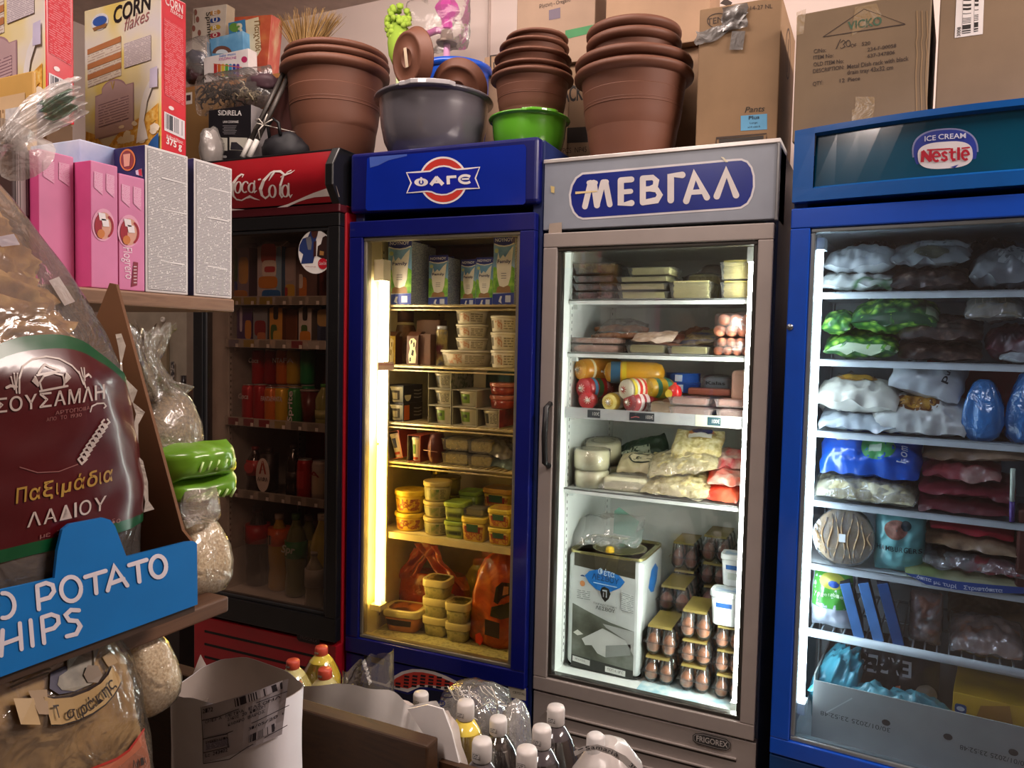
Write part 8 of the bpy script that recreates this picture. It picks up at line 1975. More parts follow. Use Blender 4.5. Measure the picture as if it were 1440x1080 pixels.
z=P_('white pastry bag with a golden picture hanging over the third shelf edge',1222,1360,590,.078,2,m('c4c4c0',.3,coat=.3,bump=(16,.4)),h=.085,dep=.13,seed=100,cr=.016,rx=-.75,prints=lambda p,w,v:(p(.25,.72,.35,.85,m('6a3c1c',.4),.001,True),p(.3,.68,.42,.8,mott([(.4,'8a5a20'),(.6,'c8963a')],30,.4),.002,True)))
P_('white bag with black lettering and a red mark, middle of the third freezer shelf',1250,1358,545,.10,2,m('b8bcc0',.3,coat=.3,bump=(16,.3)),z=z+.002,h=.095,dep=.13,seed=101,cre=.15,ry=.25,rx=-.8,prints=lambda p,w,v:(v('PASTRY',.3,.3,.9,-.12,m('22242a',.4),.02),v('puff',.75,.2,.75,-.1,m('22242a',.4),.02),p(.42,.6,.45,.65,m('a8202c',.4),.002)))
bl_=film('2a7cc8',.75,.2,(18,1.2),'5aa0e0',.25)
for i,(ul,ur,vt,vb,lb)in enumerate(((1350,1418,534,616,'blue tied plastic bag, left of two on the third freezer shelf'),(1409,1490,522,620,'larger blue plastic bag cut by the right picture edge, third freezer shelf'))):
    s,w,_,_=put(fr,ul,ur,vt,vb,.085); h=fr.at((ul+ur)/2,vt,.085)[1]-NZ[2]
    t=thing('blue_bag',lb,'bag',at_(fr,s,.085+w*.4,NZ[2]),fr.q,'blue plastic bags'); MB().lathe([(w*.3,0),(w*.45,h*.08),(w*.5,h*.3),(w*.47,h*.55),(w*.36,h*.78),(w*.24,h*.94),(w*.12,h),(0,h)],bl_,44,2,1,.8,wob=.35,seed=i+4).build('bag',t); MB().blob(w*.38,w*.3,h*.30,m('8a5a48',.5),i,.2,2).build('contents',t)
slab(thing('red_box','red box with a white stripe lying high behind the blue bags','box',at_(fr,fr.at(1385,530,.22)[0],.28,NZ[2]),fr.q-.12),.2,.1,fr.at(1385,521,.22)[1]-NZ[2],mott([(.3,'8a1c20'),(.5,'a82828'),(.75,'b8a89a')],5,.4),'box',r=.03)
# fourth shelf
z=P_('bag of frozen fries along the front of the fourth freezer shelf, left',1145,1287,680,.08,3,mott([(.35,'8a7a4a'),(.5,'c0b488'),(.65,'d8d0b0')],22,.35,4,.6,coat=.3,stretch=(2,1,.6)),dep=.15,seed=102,film_=film('e0e0d8',.12,.1,(22,1),gl=.3),lump=.012)
P_('bright blue fries bag with a green patch and white lettering, fourth freezer shelf',1150,1296,616,.09,3,m('1450b8',.25,coat=.5,var=.1),z=z+.002,dep=.15,seed=103,cre=.2,lump=.006,rx=-.75,prints=lambda p,w,v:(p(.42,.75,.15,.65,m('3a8a4a',.35),.001,True),p(.5,.62,.3,.45,m('b8c8b0',.35),.002),p(.38,.62,.72,.98,mott([(.4,'9aa4a4'),(.6,'b8b8a0')],20,.4),.002),p(.1,.25,.7,.85,m('c8b078',.4),.001,True),p(.16,.34,.5,.62,m('c8b078',.4),.001,True),v('Pom Fri',.86,.18,.9,-.09,m('d0d8e8',.35),.01)))
mar=m('5a1c24',.35,coat=.3,var=.08); olive=m('8a8458',.4,coat=.2)
z=P_('maroon carton with an olive top lying lowest at the right of the fourth freezer shelf',1288,1428,704,.085,3,mar,dep=.15,seed=104,lump=.002,grp='maroon packets',prints=lambda p,w,v:p(.02,.42,.55,.98,olive))
z=P_('maroon carton with a silver edge lying second at the right of the fourth freezer shelf',1290,1430,680,.09,3,m('6a222c',.35,coat=.3),z=z+.001,h=.035,dep=.15,seed=105,lump=.002,grp='maroon packets',prints=lambda p,w,v:p(.0,.35,.5,.98,m('9aa0a8',.3)))
z=P_('maroon meat bag with shiny film at the right of the fourth freezer shelf',1296,1410,650,.095,3,mott([(.4,'5a1c26'),(.55,'8a3038'),(.7,'b89a90')],10,.3,coat=.5),z=z+.001,dep=.14,seed=106,cr=.014)
P_('brown bag of cutlets draped highest at the right of the fourth freezer shelf',1296,1455,622,.10,3,mott([(.35,'3a2a1c'),(.5,'7a5a40'),(.65,'a88a70')],10,.35,coat=.3),z=z-.004,h=.05,dep=.15,seed=107,ry=-.08)
s,zz=fr.at(1426,680,.085); t=thing('marker','thin purple and clear tube leaning at the right of the fourth freezer shelf','pen',at_(fr,s,.082,NZ[3]),fr.q); MB().tube([(0,0,.001),(-.002,0,.05)],.006,m('4a2a7a',.3),10).build('cap',t); MB().tube([(-.002,0,.05),(-.004,0,.13)],.0055,m('b8c0b0',.2,coat=.5),10).build('barrel',t)
# fifth shelf
s,w,_,_=put(fr,1142,1230,718,806,.09); R=w/2
t=thing('pie','round golden pie in clear film standing on edge on the fifth freezer shelf','pie',at_(fr,s,.12,NZ[4]+R*1.0),fr.q)
cr_=mott([(.35,'8a6a44'),(.5,'b8945c'),(.65,'d0b080')],12,.6,5,.6,.5)
MB().lathe([(0,-.018),(R*.88,-.018),(R*.94,-.014),(R*.99,0),(R*.95,.016),(R*.6,.02),(0,.02)],cr_,40,xf=rotm(PI/2,0,0),wob=.03).build('crust',t)
g=MB()
for k in range(-4,5):
    x0=k*R*.21; L=math.sqrt(max(0,.8-(x0/R)**2))*R
    g.tube([(x0+R*.07*math.sin(i*.8+k*1.7),-.017-.006*math.sin(PI*i/8)-.004*(i%2),-L+2*L*i/8)for i in range(9)],R*.032,mott([(.35,'8a6a44'),(.55,'a8845a')],20,.6),6)
g.build('ridges',t)
MB().fq(-.01,.006,-.01,.012,-.032,m('d8d8d8',.4)).build('price_sticker',t)
MB().lathe([(0,-.024),(R*1.0,-.022),(R*1.04,0),(R*1.0,.024)],film('dfe4e8',.10,.06,(18,1),gl=.4),36,xf=rotm(PI/2,0,0),wob=.05).build('film',t)
P_('pale turquoise burger bag with a round picture, standing on the fifth freezer shelf',1229,1302,722,.095,4,m('6aa8a8',.35,coat=.3,var=.06),dep=.09,seed=108,cre=.12,flat=False,cr=.012,prints=lambda p,w,v:(p(.2,.66,.55,.86,mott([(.4,'7a4a3a'),(.55,'a87060')],40,.5),.001,True),p(.52,.72,.7,.85,m('1c3034',.4),.003,True),w('HAMBURGERS',.08,.95,.36,.08,m('1c3438',.4),.015)))
sn=m('a82030',.3,coat=.4,var=.1)
z=P_('blue-edged white pack lying lowest at the right of the fifth freezer shelf',1270,1470,806,.082,4,mott([(.4,'6a7a4a'),(.6,'b0b08a')],8,.4),dep=.14,seed=109,lump=.002,h=.03)
z=P_('red bag of meat with clear film low on the fifth freezer shelf, right',1298,1440,780,.085,4,mott([(.35,'2c2420'),(.5,'4a3a30'),(.62,'8a2c34'),(.7,'a8988c')],9,.3,coat=.5),z=z+.001,dep=.14,seed=110,h=.05,cr=.014,film_=frost)
z=P_('bag of breaded pieces above the red meat bag, fifth freezer shelf',1300,1435,752,.09,4,mott([(.35,'4a3424'),(.5,'8a6c50'),(.65,'b0967a')],14,.35,coat=.2),z=z+.001,dep=.14,seed=111,h=.04,ry=.05)
z=P_('long red packet lying topmost on the fifth freezer shelf, right',1306,1428,736,.10,4,sn,z=z+.001,dep=.13,seed=112,h=.025,ry=.06)
s,zz=fr.at(1438,742,.1); t=thing('brown_pack','brown boxy pack at the right edge of the fifth freezer shelf','pack',at_(fr,s+.04,.14,NZ[4]),fr.q); slab(t,.1,.1,fr.at(1438,716,.1)[1]-NZ[4],m('5a2c24',.4),'box',r=.06)
s5_=MB(); k5=fr.px(.072,1130,600,4.645)
s5_.poly([k5(p)for p in((660,955),(800,975),(1000,1010),(1200,1030),(1440,1050),(1440,1090),(1200,1085),(1000,1065),(800,1030))],m('1c4a9a',.4))
t=s5_.build('shelf_label',loc=fr.o,rz=fr.q,solid=.001)
tag(t,'blue strip with white Greek lettering along the fifth freezer shelf edge','label')
g=MB(); k6=fr.px(.0705,1130,600,4.645)
for s_,p0,p1 in(('...όπιτα',(715,985),(835,1015)),('με τυρί',(850,1025),(1000,1058)),('Στριφτόπιτα',(1045,1062),(1300,1084))):
    a_,c_=k6(p0),k6(p1); g.text(s_,m('d8e0f0',.4),a_,c_,k6((p0[0],p0[1]-24))-a_,bold=.02)
g.build('lettering',t); g_=col.objects[-1]if False else None
# sixth shelf (wire)
P_('white and green bag with a blue oval standing at the left of the wire shelf',1139,1200,806,.095,5,m('b8bcc8',.35,coat=.3,var=.06),dep=.09,seed=113,cre=.15,flat=False,cr=.012,prints=lambda p,w,v:(p(.05,.95,.38,.98,m('4a9a3a',.35),.001),p(.2,.8,.7,.95,m('b8b048',.35),.002,True),p(.42,.66,.74,.84,m('1c4a9a',.35),.003,True),w('Vegetables',.12,.85,.58,.06,m('d0e0c0',.35),.01,.0035)))
for i,(ul,ur,lb)in enumerate(((1192,1224,'first blue box standing on edge on the wire shelf'),(1220,1252,'second blue box standing on edge on the wire shelf'),(1243,1281,'third blue box standing on edge on the wire shelf, darkest'))):
    s0,s1=fr.at(ul,830,.09)[0],fr.at(ur,890,.09)[0]; h=fr.at(ul+5,816,.1)[1]-NZ[5]
    t=thing('blue_box',lb,'box',at_(fr,s1-.012,.085,NZ[5]),fr.q+.12,'blue boxes on edge'); X=MX.Rotation(-.28,4,'Y')@MX.Rotation(.0,4,'Z')
    b=MB().box(-.026,0,0,.16,.004,h*1.03,m('0c1430',.4),xf=X,front=m('5a94d8',.3,coat=.4,var=.12)if i<2 else m('2c5a98',.35)); b.build('box',t,bev=.001)
P_('clear bag of pinkish chicken pieces standing in the middle of the wire shelf',1279,1325,840,.10,5,mott([(.35,'6a4438'),(.5,'9a6a58'),(.65,'b88a78')],16,.4,4,.4),dep=.09,seed=114,flat=False,film_=frost,lump=.012)
z=P_('dark blue tray of pale chicken at the right of the wire shelf',1336,1440,890,.10,5,mott([(.35,'6a4434'),(.5,'9a6e58'),(.65,'b08a74')],9,.4,4,.4),dep=.14,seed=115,film_=frost,lump=.01)
P_('large brown frozen bird at the back right of the wire shelf',1332,1470,846,.26,5,mott([(.35,'4a3424'),(.5,'6e5236'),(.65,'8a6c4c')],8,.5),dep=.16,seed=116,lump=.012)
# bottom: open cardboard tray with bags
s0,s1=fr.at(1143,980,.06)[0],W_N-.06 if 'W_N' in globals()else.74
z0,zt=NZ[6],fr.at(1240,978,.06)[1]
t=thing('cardboard_tray','grey-white cardboard tray with upside-down date print on the freezer floor','tray',at_(fr,s0,.06,z0),fr.q)
cw=m('a8a9a4',.6,var=.03); w=s1-s0; h=zt-z0
MB().box(0,w,0,.004,0,h,cw).box(0,.004,.004,.40,0,h*1.1,cw).box(w-.004,w,.004,.4,0,h*1.1,cw).box(0,w,.40,.404,0,h,cw).box(.004,w-.004,.004,.4,0,.003,cw).build('tray',t)
g=MB(); F=lambda p:V((p[0],-.0008,p[1])); a_=lambda u,v:fr.at(u,v,.06)
for(u,v)in((1246,1016),(1333,1036),(1425,1058)):x,zz=a_(u,v); g.disc((x-s0,-.001,zz-z0),.010,.008,m('26282a',.5),16)
for s_,u0,v0,u1,v1 in(('30/01/2025 23:52:48',1252,1024,1154,999),('30/01/2025 23:52:48',1446,1072,1350,1047)):
    x0,q0=a_(u0,v0); x1,q1=a_(u1,v1); g.text(s_,m('4a4c4a',.5),V((x0-s0,-.001,q0-z0)),V((x1-s0,-.001,q1-z0)),V((0,0,-.012)))
x0,q0=a_(1160,1003); x1,q1=a_(1198,982); g.stroke([(x0-s0,q0-z0),(x1-s0,q1-z0)],.003,m('c8cac6',.5),F); g.build('print',t)
tq=film('5ab8d0',.6,.2,(18,1.1),'8ad8e8',.25)
zf=z0+.004
def B_(label,ul,ur,vt,vb,d,mt,dep,seed,**k):
    s,w,_,_=put(fr,ul,ur,vt,vb,d); top=fr.at((ul+ur)/2,vt,d)[1]; zb=k.pop('z',zf)
    pack(label,fr,s,d+dep*.5,zb,w,top-zb,dep,mt,cat='frozen food',name='freezer_bag',group='frozen food bags',seed=seed,**k)
B_('turquoise plastic bag bulging over the left of the cardboard tray',1140,1204,906,985,.10,m('4aa0b4',.3,coat=.3,var=.15,bump=(16,.5)),.16,117,lump=.02,cr=.02,ry=.35)
B_('black bag with upside-down lettering behind the turquoise bag',1168,1322,902,985,.17,m('1a181c',.3,coat=.3,var=.1),.10,118,flat=False,prints=lambda p,w,v:(w('EXPEKT',.75,.12,.80,-.16,m('c0bcc0',.4),.02),p(.62,.66,.3,.55,m('b05a34',.4),.002),p(.78,.98,.35,.6,m('a89a90',.4),.002,True)))
B_('pale blue film bag spread over the middle of the cardboard tray',1165,1356,968,1010,.072,m('4f98a6',.3,coat=.3,var=.15,bump=(14,.6)),.10,119,lump=.015,cr=.018)
s0_,s1_=fr.at(1341,960,.10)[0],fr.at(1475,990,.10)[0]; top=fr.at(1400,985,.10)[1]
t=thing('yellow_box','yellow food box with a small blue badge in the cardboard tray','box',at_(fr,s0_,.10,zf),fr.q-.05)
w,h=s1_-s0_,top-zf
MB().box(0,w,0,.22,0,h,m('d8a824',.4,var=.05)).build('box',t,bev=.002)
g=MB().fq(.035,w*.9,h*.25,h*.62,-.0008,lines('8a8450','3a3424',.006,.35,.5,False,120,.4)); g.disc((.018,-.001,h*.80),.013,.012,m('1c4a8a',.4),16,4); g.disc((.018,-.0014,h*.80),.009,.006,m('c8d4e0',.4),14); g.shape([(.05,h*.7),(.1,h*.66),(.13,h*.72),(.12,h*.98),(.06,h*.9)],m('b07a2c',.4),lambda p:V((p[0],-.0012,p[1]))); g.build('print',t)
# ================================================================ the low wooden bin in front of the fridges
YB=1.02  # plane of the near divider board
binw,binw2='2c1b0d','402813'
bw=wood(binw,binw2,5,.55,(1.5,10,10))
e0,e1=aty(396,986,YB),aty(601,1047,YB); ztop=(e0.z+e1.z)/2-.004
zbt=.36
bn=thing('wooden_bin','dark brown low wooden bin holding the white sacks and drink bottles','bin',(0,0,0))
xL,xR=aty(196,930,YB).x,e1.x
MB().box(xL,xR,YB,YB+.035,.0,ztop,bw).build('divider_board',bn,bev=.004)
MB().box(xL-.02,xL,YB-.33,YB+.70,0,zbt-.03,bw).build('side_board',bn,bev=.004)
p=aty(240,955,1.45)
MB().box(xL,xR+.28,YB+.70,YB+.73,0,zbt,bw).build('back_board',bn,bev=.004)
MB().box(xR+.26,xR+.28,YB+.036,YB+.70,0,zbt,bw).build('side_board',bn,bev=.004)
MB().box(xL,xR+.28,YB+.036,YB+.70,zbt-.02,zbt,bw).build('floor_board',bn)
MB().box(xL,xR,YB-.33,YB,.12,.14,bw).build('floor_board',bn)
# small front cross board seen under the bottles
q0,q1=aty(628,1058,YB+.02),aty(668,1076,YB+.02); MB().box(xR+.0,xR+.28,YB+.036,YB+.05,0,q1.z-.022,bw).build('front_board',bn)
weave=m('ecebf0',.42,var=.03,vs=8,bump=(28,.2),coat=.15)
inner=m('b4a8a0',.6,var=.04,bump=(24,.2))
# ---- white woven sack with a shipping label, open and rolled, in the near compartment
YS=.79
sk=thing('woven_sack','white woven plastic sack with a printed label, standing open in the bin','sack',(0,0,0))
zf=.141
tl,tr_=aty(216,985,YS),aty(404,975,YS+.04)
bl,br_=aty(232,1300,YS),aty(385,1300,YS)
xc,hw_,zt=(tl.x+tr_.x)/2,(tr_.x-tl.x)/2,(tl.z+tr_.z)/2
dpt=.055
def rim(a):  # height of the opening: low in front, a peaked flap at the back left
    back=max(0,math.sin(a)); px_=math.cos(a)
    return zt+(.015*math.cos(a))+back**.8*(aty(300,908,YS+2*dpt).z-zt)*(1-.98*max(0,min(1,(px_+.25)/1.05))-.25*max(0,-.35-px_))+.004*noise.noise(V((math.cos(a)*3,math.sin(a)*3,2)))
def sksurf(a,c,k=1):
    z=zf+(rim(a)-zf)*c; ca,sa=math.cos(a),math.sin(a)
    w=hw_*(.93+.07*c+.03*math.sin(PI*c)); r=1+.03*noise.noise(V((ca*2.2,sa*2.2,c*5)))+.05*(1-c)*noise.noise(V((ca*4,sa*4,c*9)))
    pin=1-.5*max(0,c-.8)/.2*max(0,sa)*0
    return V((xc+w*k*r*math.copysign(abs(ca)**.75,ca),YS+dpt+dpt*k*r*math.copysign(abs(sa)**.75,sa),z))
b=MB(); b.grid(lambda a,c:sksurf(2*PI*a,c),64,26,weave,closeu=True); b.build('sack',sk)
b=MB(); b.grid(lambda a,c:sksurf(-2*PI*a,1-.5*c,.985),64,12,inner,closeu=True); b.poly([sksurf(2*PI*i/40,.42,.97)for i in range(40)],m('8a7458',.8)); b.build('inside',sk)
def skp(k=0):
    def fn(p):
        w=aty(200+p[0]/4,820+p[1]/4,YS); a_=max(-.97,min(.97,(w.x-xc)/(hw_*1.0))); ca=math.copysign(abs(a_)**(1/.75),a_); a=-math.acos(max(-1,min(1,ca)))
        c=max(0,min(1,(w.z-zf)/(rim(a)-zf))); q=sksurf(a,c); return V((w.x,q.y-.004-.0008*k,w.z))
    return fn
g=MB(); lb_=[(345,690),(445,685),(520,650),(620,610),(715,575),(740,590),(735,720),(700,850),(560,950),(500,985),(362,1005),(350,850)]
def fangrid(P4,mt,fn,nu=12,nv=8,uvs=None):
    f_=lambda a,c:(P4[0][0]*(1-a)*(1-c)+P4[1][0]*a*(1-c)+P4[2][0]*a*c+P4[3][0]*(1-a)*c,P4[0][1]*(1-a)*(1-c)+P4[1][1]*a*(1-c)+P4[2][1]*a*c+P4[3][1]*(1-a)*c)
    for i in range(nu):
        for j in range(nv):
            q=[(i/nu,j/nv),((i+1)/nu,j/nv),((i+1)/nu,(j+1)/nv),(i/nu,(j+1)/nv)]
            g.add([fn(f_(*t_))for t_ in q],[(0,1,2,3)],mt,[[(t_[0]*.08,t_[1]*.05)for t_ in q]]if uvs else None)
fangrid([(362,1005),(700,905),(738,585),(347,690)],m('b6b0b6',.5),skp(0))
ik=m('2a2630',.5); bk2=bars('b6b0b6','28242c',.0022)
fangrid([(528,695),(706,640),(702,600),(522,650)],bk2,skp(1.2),8,2,True); fangrid([(590,905),(690,870),(688,825),(592,862)],bk2,skp(1.2),6,2,True)
f=skp(1.6); f1=skp(1.6)
for P in([(350,765),(440,745),(520,715),(640,680),(735,655)],[(358,868),(480,842),(620,790),(745,735)],[(362,945),(500,915)],[(362,1005),(500,985),(580,930),(735,850)],[(347,690),(358,868),(362,1005)],[(358,868),(490,842),(494,915)]):g.stroke(P,4,ik,f,cap=False)
for s_,p0,p1,hp in(('2172',(355,725),(415,712),24),('ΟΜΕΓΑ ΜΕΤΡΑ ΕΛΣΟΝΑ',(370,782),(700,690),16),('ΣΑΚΟΣ 20 ΚΙΛΩΝ',(490,770),(655,722),16),('ΚΑΘΑΡΟ ΒΑΡΟΣ',(492,800),(655,748),16),('31/05/2024',(590,835),(715,790),16),('ΣΥΣΚΕΥΑΣΙΑ',(372,895),(492,868),12),('L: 243402',(372,970),(492,940),20)):
    n_=len(s_)
    for i,ch in enumerate(s_):
        if ch==' ':continue
        L_=lambda t_:(p0[0]+(p1[0]-p0[0])*t_,p0[1]+(p1[1]-p0[1])*t_); q=L_(i/n_)
        a_,c_=f1(q),f1(L_((i+.85)/n_)); g.text(ch,ik,a_,c_,f1((q[0],q[1]-hp))-a_,bold=.01)
fangrid([(375,930),(490,905),(490,865),(375,890)],lines('a8a4b4','4a4654',.006,.5),skp(1.4),6,2,True)
g.build('printed_label',sk)
# flap folded outwards at the left of the opening
b=MB(); A,B_,C_,D_=aty(255,990,YS+.10),aty(282,920,YS+.2),aty(302,958,YS+.15),aty(292,986,YS+.08)
b.grid(lambda a,c:A.lerp(B_,c).lerp(D_.lerp(C_,c),a)+V((0,-.008*math.sin(PI*a)*math.sin(PI*c),0)),8,8,inner); b.build('flap',sk)
# ---- second sack behind the divider: only its pale rolled top shows
s2=thing('woven_sack','white sack with a wide folded top behind the wooden divider board','sack',(0,0,0))
Y2=YB+.045
L2,R2_=aty(415,972,Y2),aty(640,1000,Y2+.0)
x0,x1=aty(408,975,Y2).x,aty(652,1080,Y2).x
tops=[(405,974),(430,966),(470,963),(510,966),(545,972),(568,985),(577,996),(590,990),(612,988),(625,996),(632,1016),(642,1050),(650,1090)]
tp=[aty(u,v,Y2+.10)for u,v in tops]
def s2f(a,c):
    i=min(int(a*(len(tp)-1)),len(tp)-2); t_=a*(len(tp)-1)-i; P=tp[i].lerp(tp[i+1],t_); z=zbt+.002+(P.z-zbt)*(1-c)
    return V((P.x,Y2+.10-.092*c+.006*noise.noise(V((a*9,c*4,2)))+.004*math.sin(a*40),max(z,zbt+.003)))
b=MB(); b.grid(s2f,60,14,m('eae4e0',.5,var=.03,bump=(20,.25)))
def s2b(a,c):q=s2f(1-a,c); return V((q.x-.02,q.y+.06+.02*math.sin(PI*a),zbt+.003+(q.z-zbt-.003)*.86))
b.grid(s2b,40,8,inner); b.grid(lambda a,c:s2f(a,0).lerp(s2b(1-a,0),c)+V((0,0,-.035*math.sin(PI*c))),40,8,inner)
b.build('sack',s2)
b=MB(); P=[aty(u,v,Y2-.0)for u,v in((572,998),(600,992),(622,998),(634,1030),(645,1075),(648,1110),(610,1110),(606,1050))]
b.prism([V((p.x,0,p.z))for p in P],(0,.003,0),m('e4dedc',.45,var=.03,bump=(30,.3),coat=.2),xf=MX.Translation(V((0,Y2+.002,0)))); b.build('translucent_fold',s2)
# ---- drink bottles standing in the bin
def drink(label,u,v,Y,R,liq,fill,cap,group='drink bottles in the bin',glass='d8d4cc',d_op=.10):
    w=aty(u,v,Y); h=w.z-zbt
    t=thing('drink_bottle',label,'bottle',(w.x,Y,zbt),0,group)
    pr=[(R*.75,0),(R*.98,.006),(R,.02),(R,h*.60),(R*.97,h*.64),(R*.84,h*.72),(R*.58,h*.83),(R*.32,h*.895),(R*.27,h*.90),(R*.27,h*.94)]
    def at_h(q):
        for i in range(len(pr)-1):
            if pr[i][1]<=q<=pr[i+1][1]:return pr[i][0]+(pr[i+1][0]-pr[i][0])*(q-pr[i][1])/(pr[i+1][1]-pr[i][1])
        return pr[-1][0]
    lp=[(r*.96,z+.002)for r,z in pr if z<h*fill]+[(at_h(h*fill)*.96,h*fill),(0,h*fill)]
    if liq:MB().lathe(lp,liq,28).build('drink',t)
    MB().lathe(pr,pane('f0ece4',.10,.03,1.0),28).build('bottle',t)
    MB().lathe([(R*.29,h*.905),(R*.315,h*.91),(R*.315,h*.985),(R*.28,h),(0,h)],cap,24).build('cap',t)
    g=MB().fq(-R*.16,R*.10,h*.93,h*.955,-R*.325,lines('cfcac6','3a3436',.003,.6,.4,False,700,.45)); g.build('stamp',t)
    return t,h
wcap,rcap=m('cfc8c4',.4),m('c8503c',.4)
lem=m('d8c450',.12,coat=.5); lem2=m('ccc488',.15,coat=.4); dark=m('4a4446',.12,coat=.7)
R=.055
drink('pale lemonade bottle with a salmon cap, left of the shrink-wrapped group',412,928,1.50,R,lem2,.93,rcap,'lemonade bottles in shrink film')
drink('lemon drink bottle with a salmon cap standing highest in the shrink film',452,909,1.60,R,lem,.93,rcap,'lemonade bottles in shrink film')
drink('lemonade bottle with a salmon cap in front in the shrink film',457,940,1.46,R,lem2,.93,rcap,'lemonade bottles in shrink film')
drink('pale bottle with a salmon cap just above the sack edge',416,960,1.37,R*.9,lem2,.93,rcap,'lemonade bottles in shrink film')
p0,p1=aty(474,960,1.44),aty(520,960,1.44)
t=thing('shrink_wrap','torn clear shrink film around the lemonade bottles, open at the right','film',((p0.x+p1.x)/2,1.50,zbt+.001))
hw=(p1.x-p0.x)/2; hf=aty(500,930,1.45).z-zbt
def swf(a,c):
    an=2*PI*a; ca,sa=math.cos(an),math.sin(an); top=hf*(.93+.07*ca+.05*noise.noise(V((ca*2,sa*2,1))))
    return V(((hw*1.1)*math.copysign(abs(ca)**.6,ca)*(1-.10*c),.07*math.copysign(abs(sa)**.6,sa)*(1-.1*c),top*c))
b=MB(); b.grid(swf,60,16,film('e4dcd4',.10,.08,(14,1.2),gl=.4),closeu=True); b.build('film',t)
for u0,v0,u1,v1 in((513,928,523,960),):
    b=MB(); A,B2=aty(u0,v0,1.44)-V(t.location),aty(u1,v1,1.44)-V(t.location); b.grid(lambda a,c:A.lerp(B2,a)+V((.006*noise.noise(V((a*14,c*3,1))),-.01+.01*c,.005*noise.noise(V((a*18,c*3,4)))+.005*(c-.5))),30,4,film('d8d0c8',.4,.2,(60,1),gl=.2)); b.build('torn_edge',t)
b=MB(); P=[aty(u,v,1.36)-V(t.location)for u,v in((478,966),(496,962),(497,975),(480,978))]; b.prism([(q.x,q.y,q.z)for q in P],(0,.002,0),m('c8b878',.5)); b.build('paper_tag',t)
drink('bottle with a white cap just behind the sack fold, in shrink film',592,974,1.42,R,lem2,.9,wcap)
drink('yellow lemonade bottle with a white cap in the front row',655,986,1.27,R,m('dcc450',.12,coat=.5),.90,wcap)
drink('dark cola bottle with a white cap behind the yellow one',701,1009,1.30,R,dark,.84,wcap)
drink('dark bottle with a white cap at the lower front, left',678,1040,1.13,R,dark,.90,wcap)
drink('dark bottle with a white cap in the middle of the front row',762,1022,1.22,R,dark,.90,wcap)
drink('tall dark bottle with a white cap at the right of the row',782,993,1.33,R,dark,.90,wcap)
drink('dark bottle with a white cap at the very bottom edge',741,1052,1.10,R,dark,.90,wcap)
# crumpled clear film behind them
def crumple(label,ul,ur,vt,vb,Y,dep,mt,seed,name='shrink_wrap',cat='film',part='film',amp=.3):
    c0,c1=aty(ul,(vt+vb)/2,Y),aty(ur,(vt+vb)/2,Y); z1=aty((ul+ur)/2,vt,Y).z
    t=thing(name,label,cat,((c0.x+c1.x)/2,Y,zbt+.001)); w=(c1.x-c0.x)/2; h=z1-zbt-.001
    MB().lathe([(w*.9,0),(w,h*.3),(w*.98,h*.7),(w*.85,h*.88),(w*.5,h*.97),(w*.2,h)],mt,56,2.8,1,dep/w/2,wob=amp,seed=seed).build(part,t); return t,w,h
cf=film('e6e0da',.16,.08,(18,1.3),gl=.45)
t,w,h=crumple('crumpled clear film over a dark pack behind the bottles, with a blue ring print',612,716,962,1080,1.46,.2,cf,5)
MB().box(-w*.75,w*.75,-.06,.06,0,h*.72,m('2c2a2c',.4)).build('dark_pack',t)
g=MB(); f=lambda p:aty(440+p[0]/4.8,860+p[1]/4.8,1.35)-V(t.location)
g.stroke(arc(868,620,22,18,0,360,16),7,m('24307a',.4),f); g.stroke([(868,622),(868,606)],6,m('24307a',.4),f); g.stroke(arc(910,565,36,16,0,330,16),8,m('3a3a5a',.4),f); g.build('print',t)
b=MB(); rnd=random.Random(8)
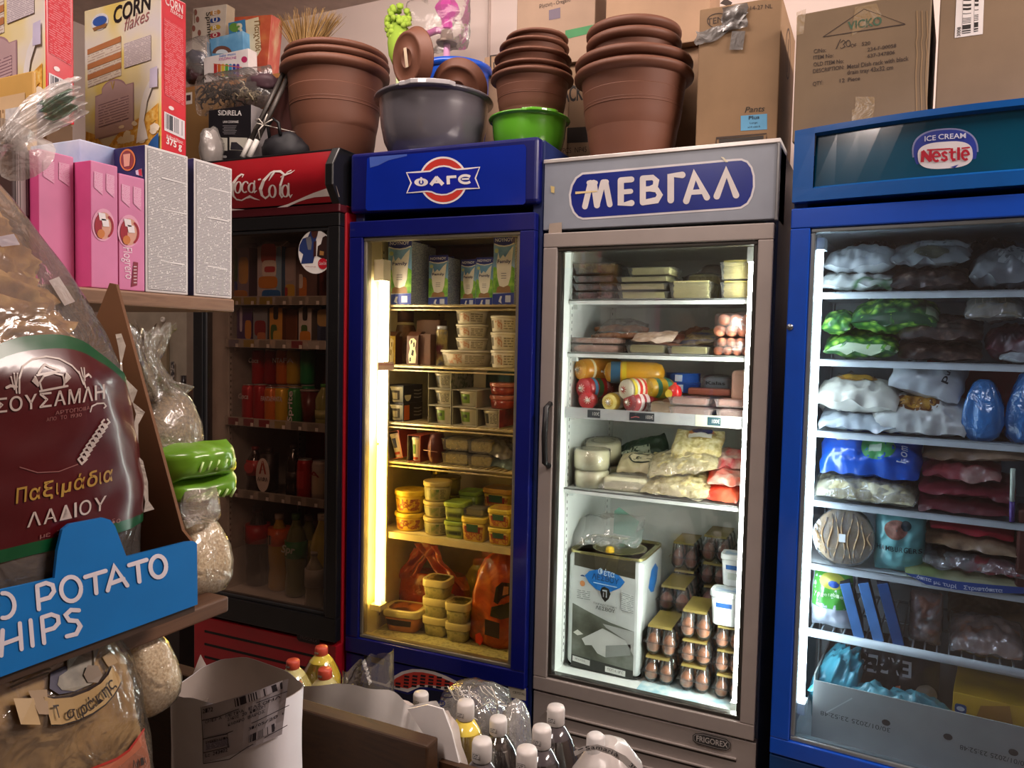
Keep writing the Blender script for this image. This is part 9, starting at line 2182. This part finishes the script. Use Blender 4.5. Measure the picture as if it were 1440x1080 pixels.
for k in range(12):
    u0=rnd.uniform(630,690); P=[aty(u0+rnd.uniform(-4,4)+i*rnd.uniform(2,9),965+i*rnd.uniform(5,12),1.345)-V(t.location)for i in range(5)]; b.tube(P,.0012,m('d8d0c8',.3),4)
b.build('creases',t)
crumple('clump of clear film between the two rows of bottles',706,742,985,1080,1.40,.10,film('e0dcd8',.35,.1,(24,1.2),gl=.5),6)
# white drinks pack with a printed band
t,w,h=crumple('white plastic pack with a lettered band at the bottom edge of the picture',803,910,1042,1120,1.20,.16,m('b0a8a4',.4,coat=.2,var=.03,bump=(14,.4)),9,'drinks_pack','pack','wrap',.12)
x_,zz=aty(838,1032,1.18)-V(t.location),0
MB().lathe([(.014,h*.9),(.0155,h*.95),(.0155,x_.z-.004),(.011,x_.z),(0,x_.z)],m('c8c4c2',.4),18,xf=rotm(loc=(x_.x,-.02,0))).build('cap',t)
MB().blob(.05,.045,.05,film('d8d0cc',.6,.15,(24,1.2),gl=.3),3,.3,2.4,rotm(loc=(w*.45,0,h*.72)),3,False).build('crumpled_top',t)
g=MB(); f=lambda p:aty(620+p[0]/3,900+p[1]/3,1.108)-V(t.location); bnd=m('c8c2be',.4)
tb_=[(560,470),(600,448),(660,440),(720,458),(780,490),(820,530),(835,570)]; bb=[(566,490),(605,470),(655,464),(715,484),(765,515),(800,550),(812,580)]
for i in range(len(tb_)-1):g.add([f(bb[i]),f(bb[i+1]),f(tb_[i+1]),f(tb_[i])],[(0,1,2,3)],bnd)
f=lambda p:aty(620+p[0]/3,900+p[1]/3,1.105)-V(t.location)
for ch,x,y,x2,y2 in(('S',612,466,630,462),('a',634,461,650,460),('m',654,460,680,464),('a',684,466,700,471),('r',704,474,713,478),('i',717,480,722,482),('à',728,486,746,494),('3',792,530,804,540),('5',806,542,816,552)):
    a_,c_=f((x,y)),f((x2,y2)); dx,dy=x2-x,y2-y; L_=math.hypot(dx,dy); g.text(ch,m('26242a',.4),a_,c_,f((x+dy/L_*17,y-dx/L_*17))-a_,bold=.012)
g.stroke([(580,464),(598,457)],4,m('26242a',.4),f); g.build('lettered_band',t)
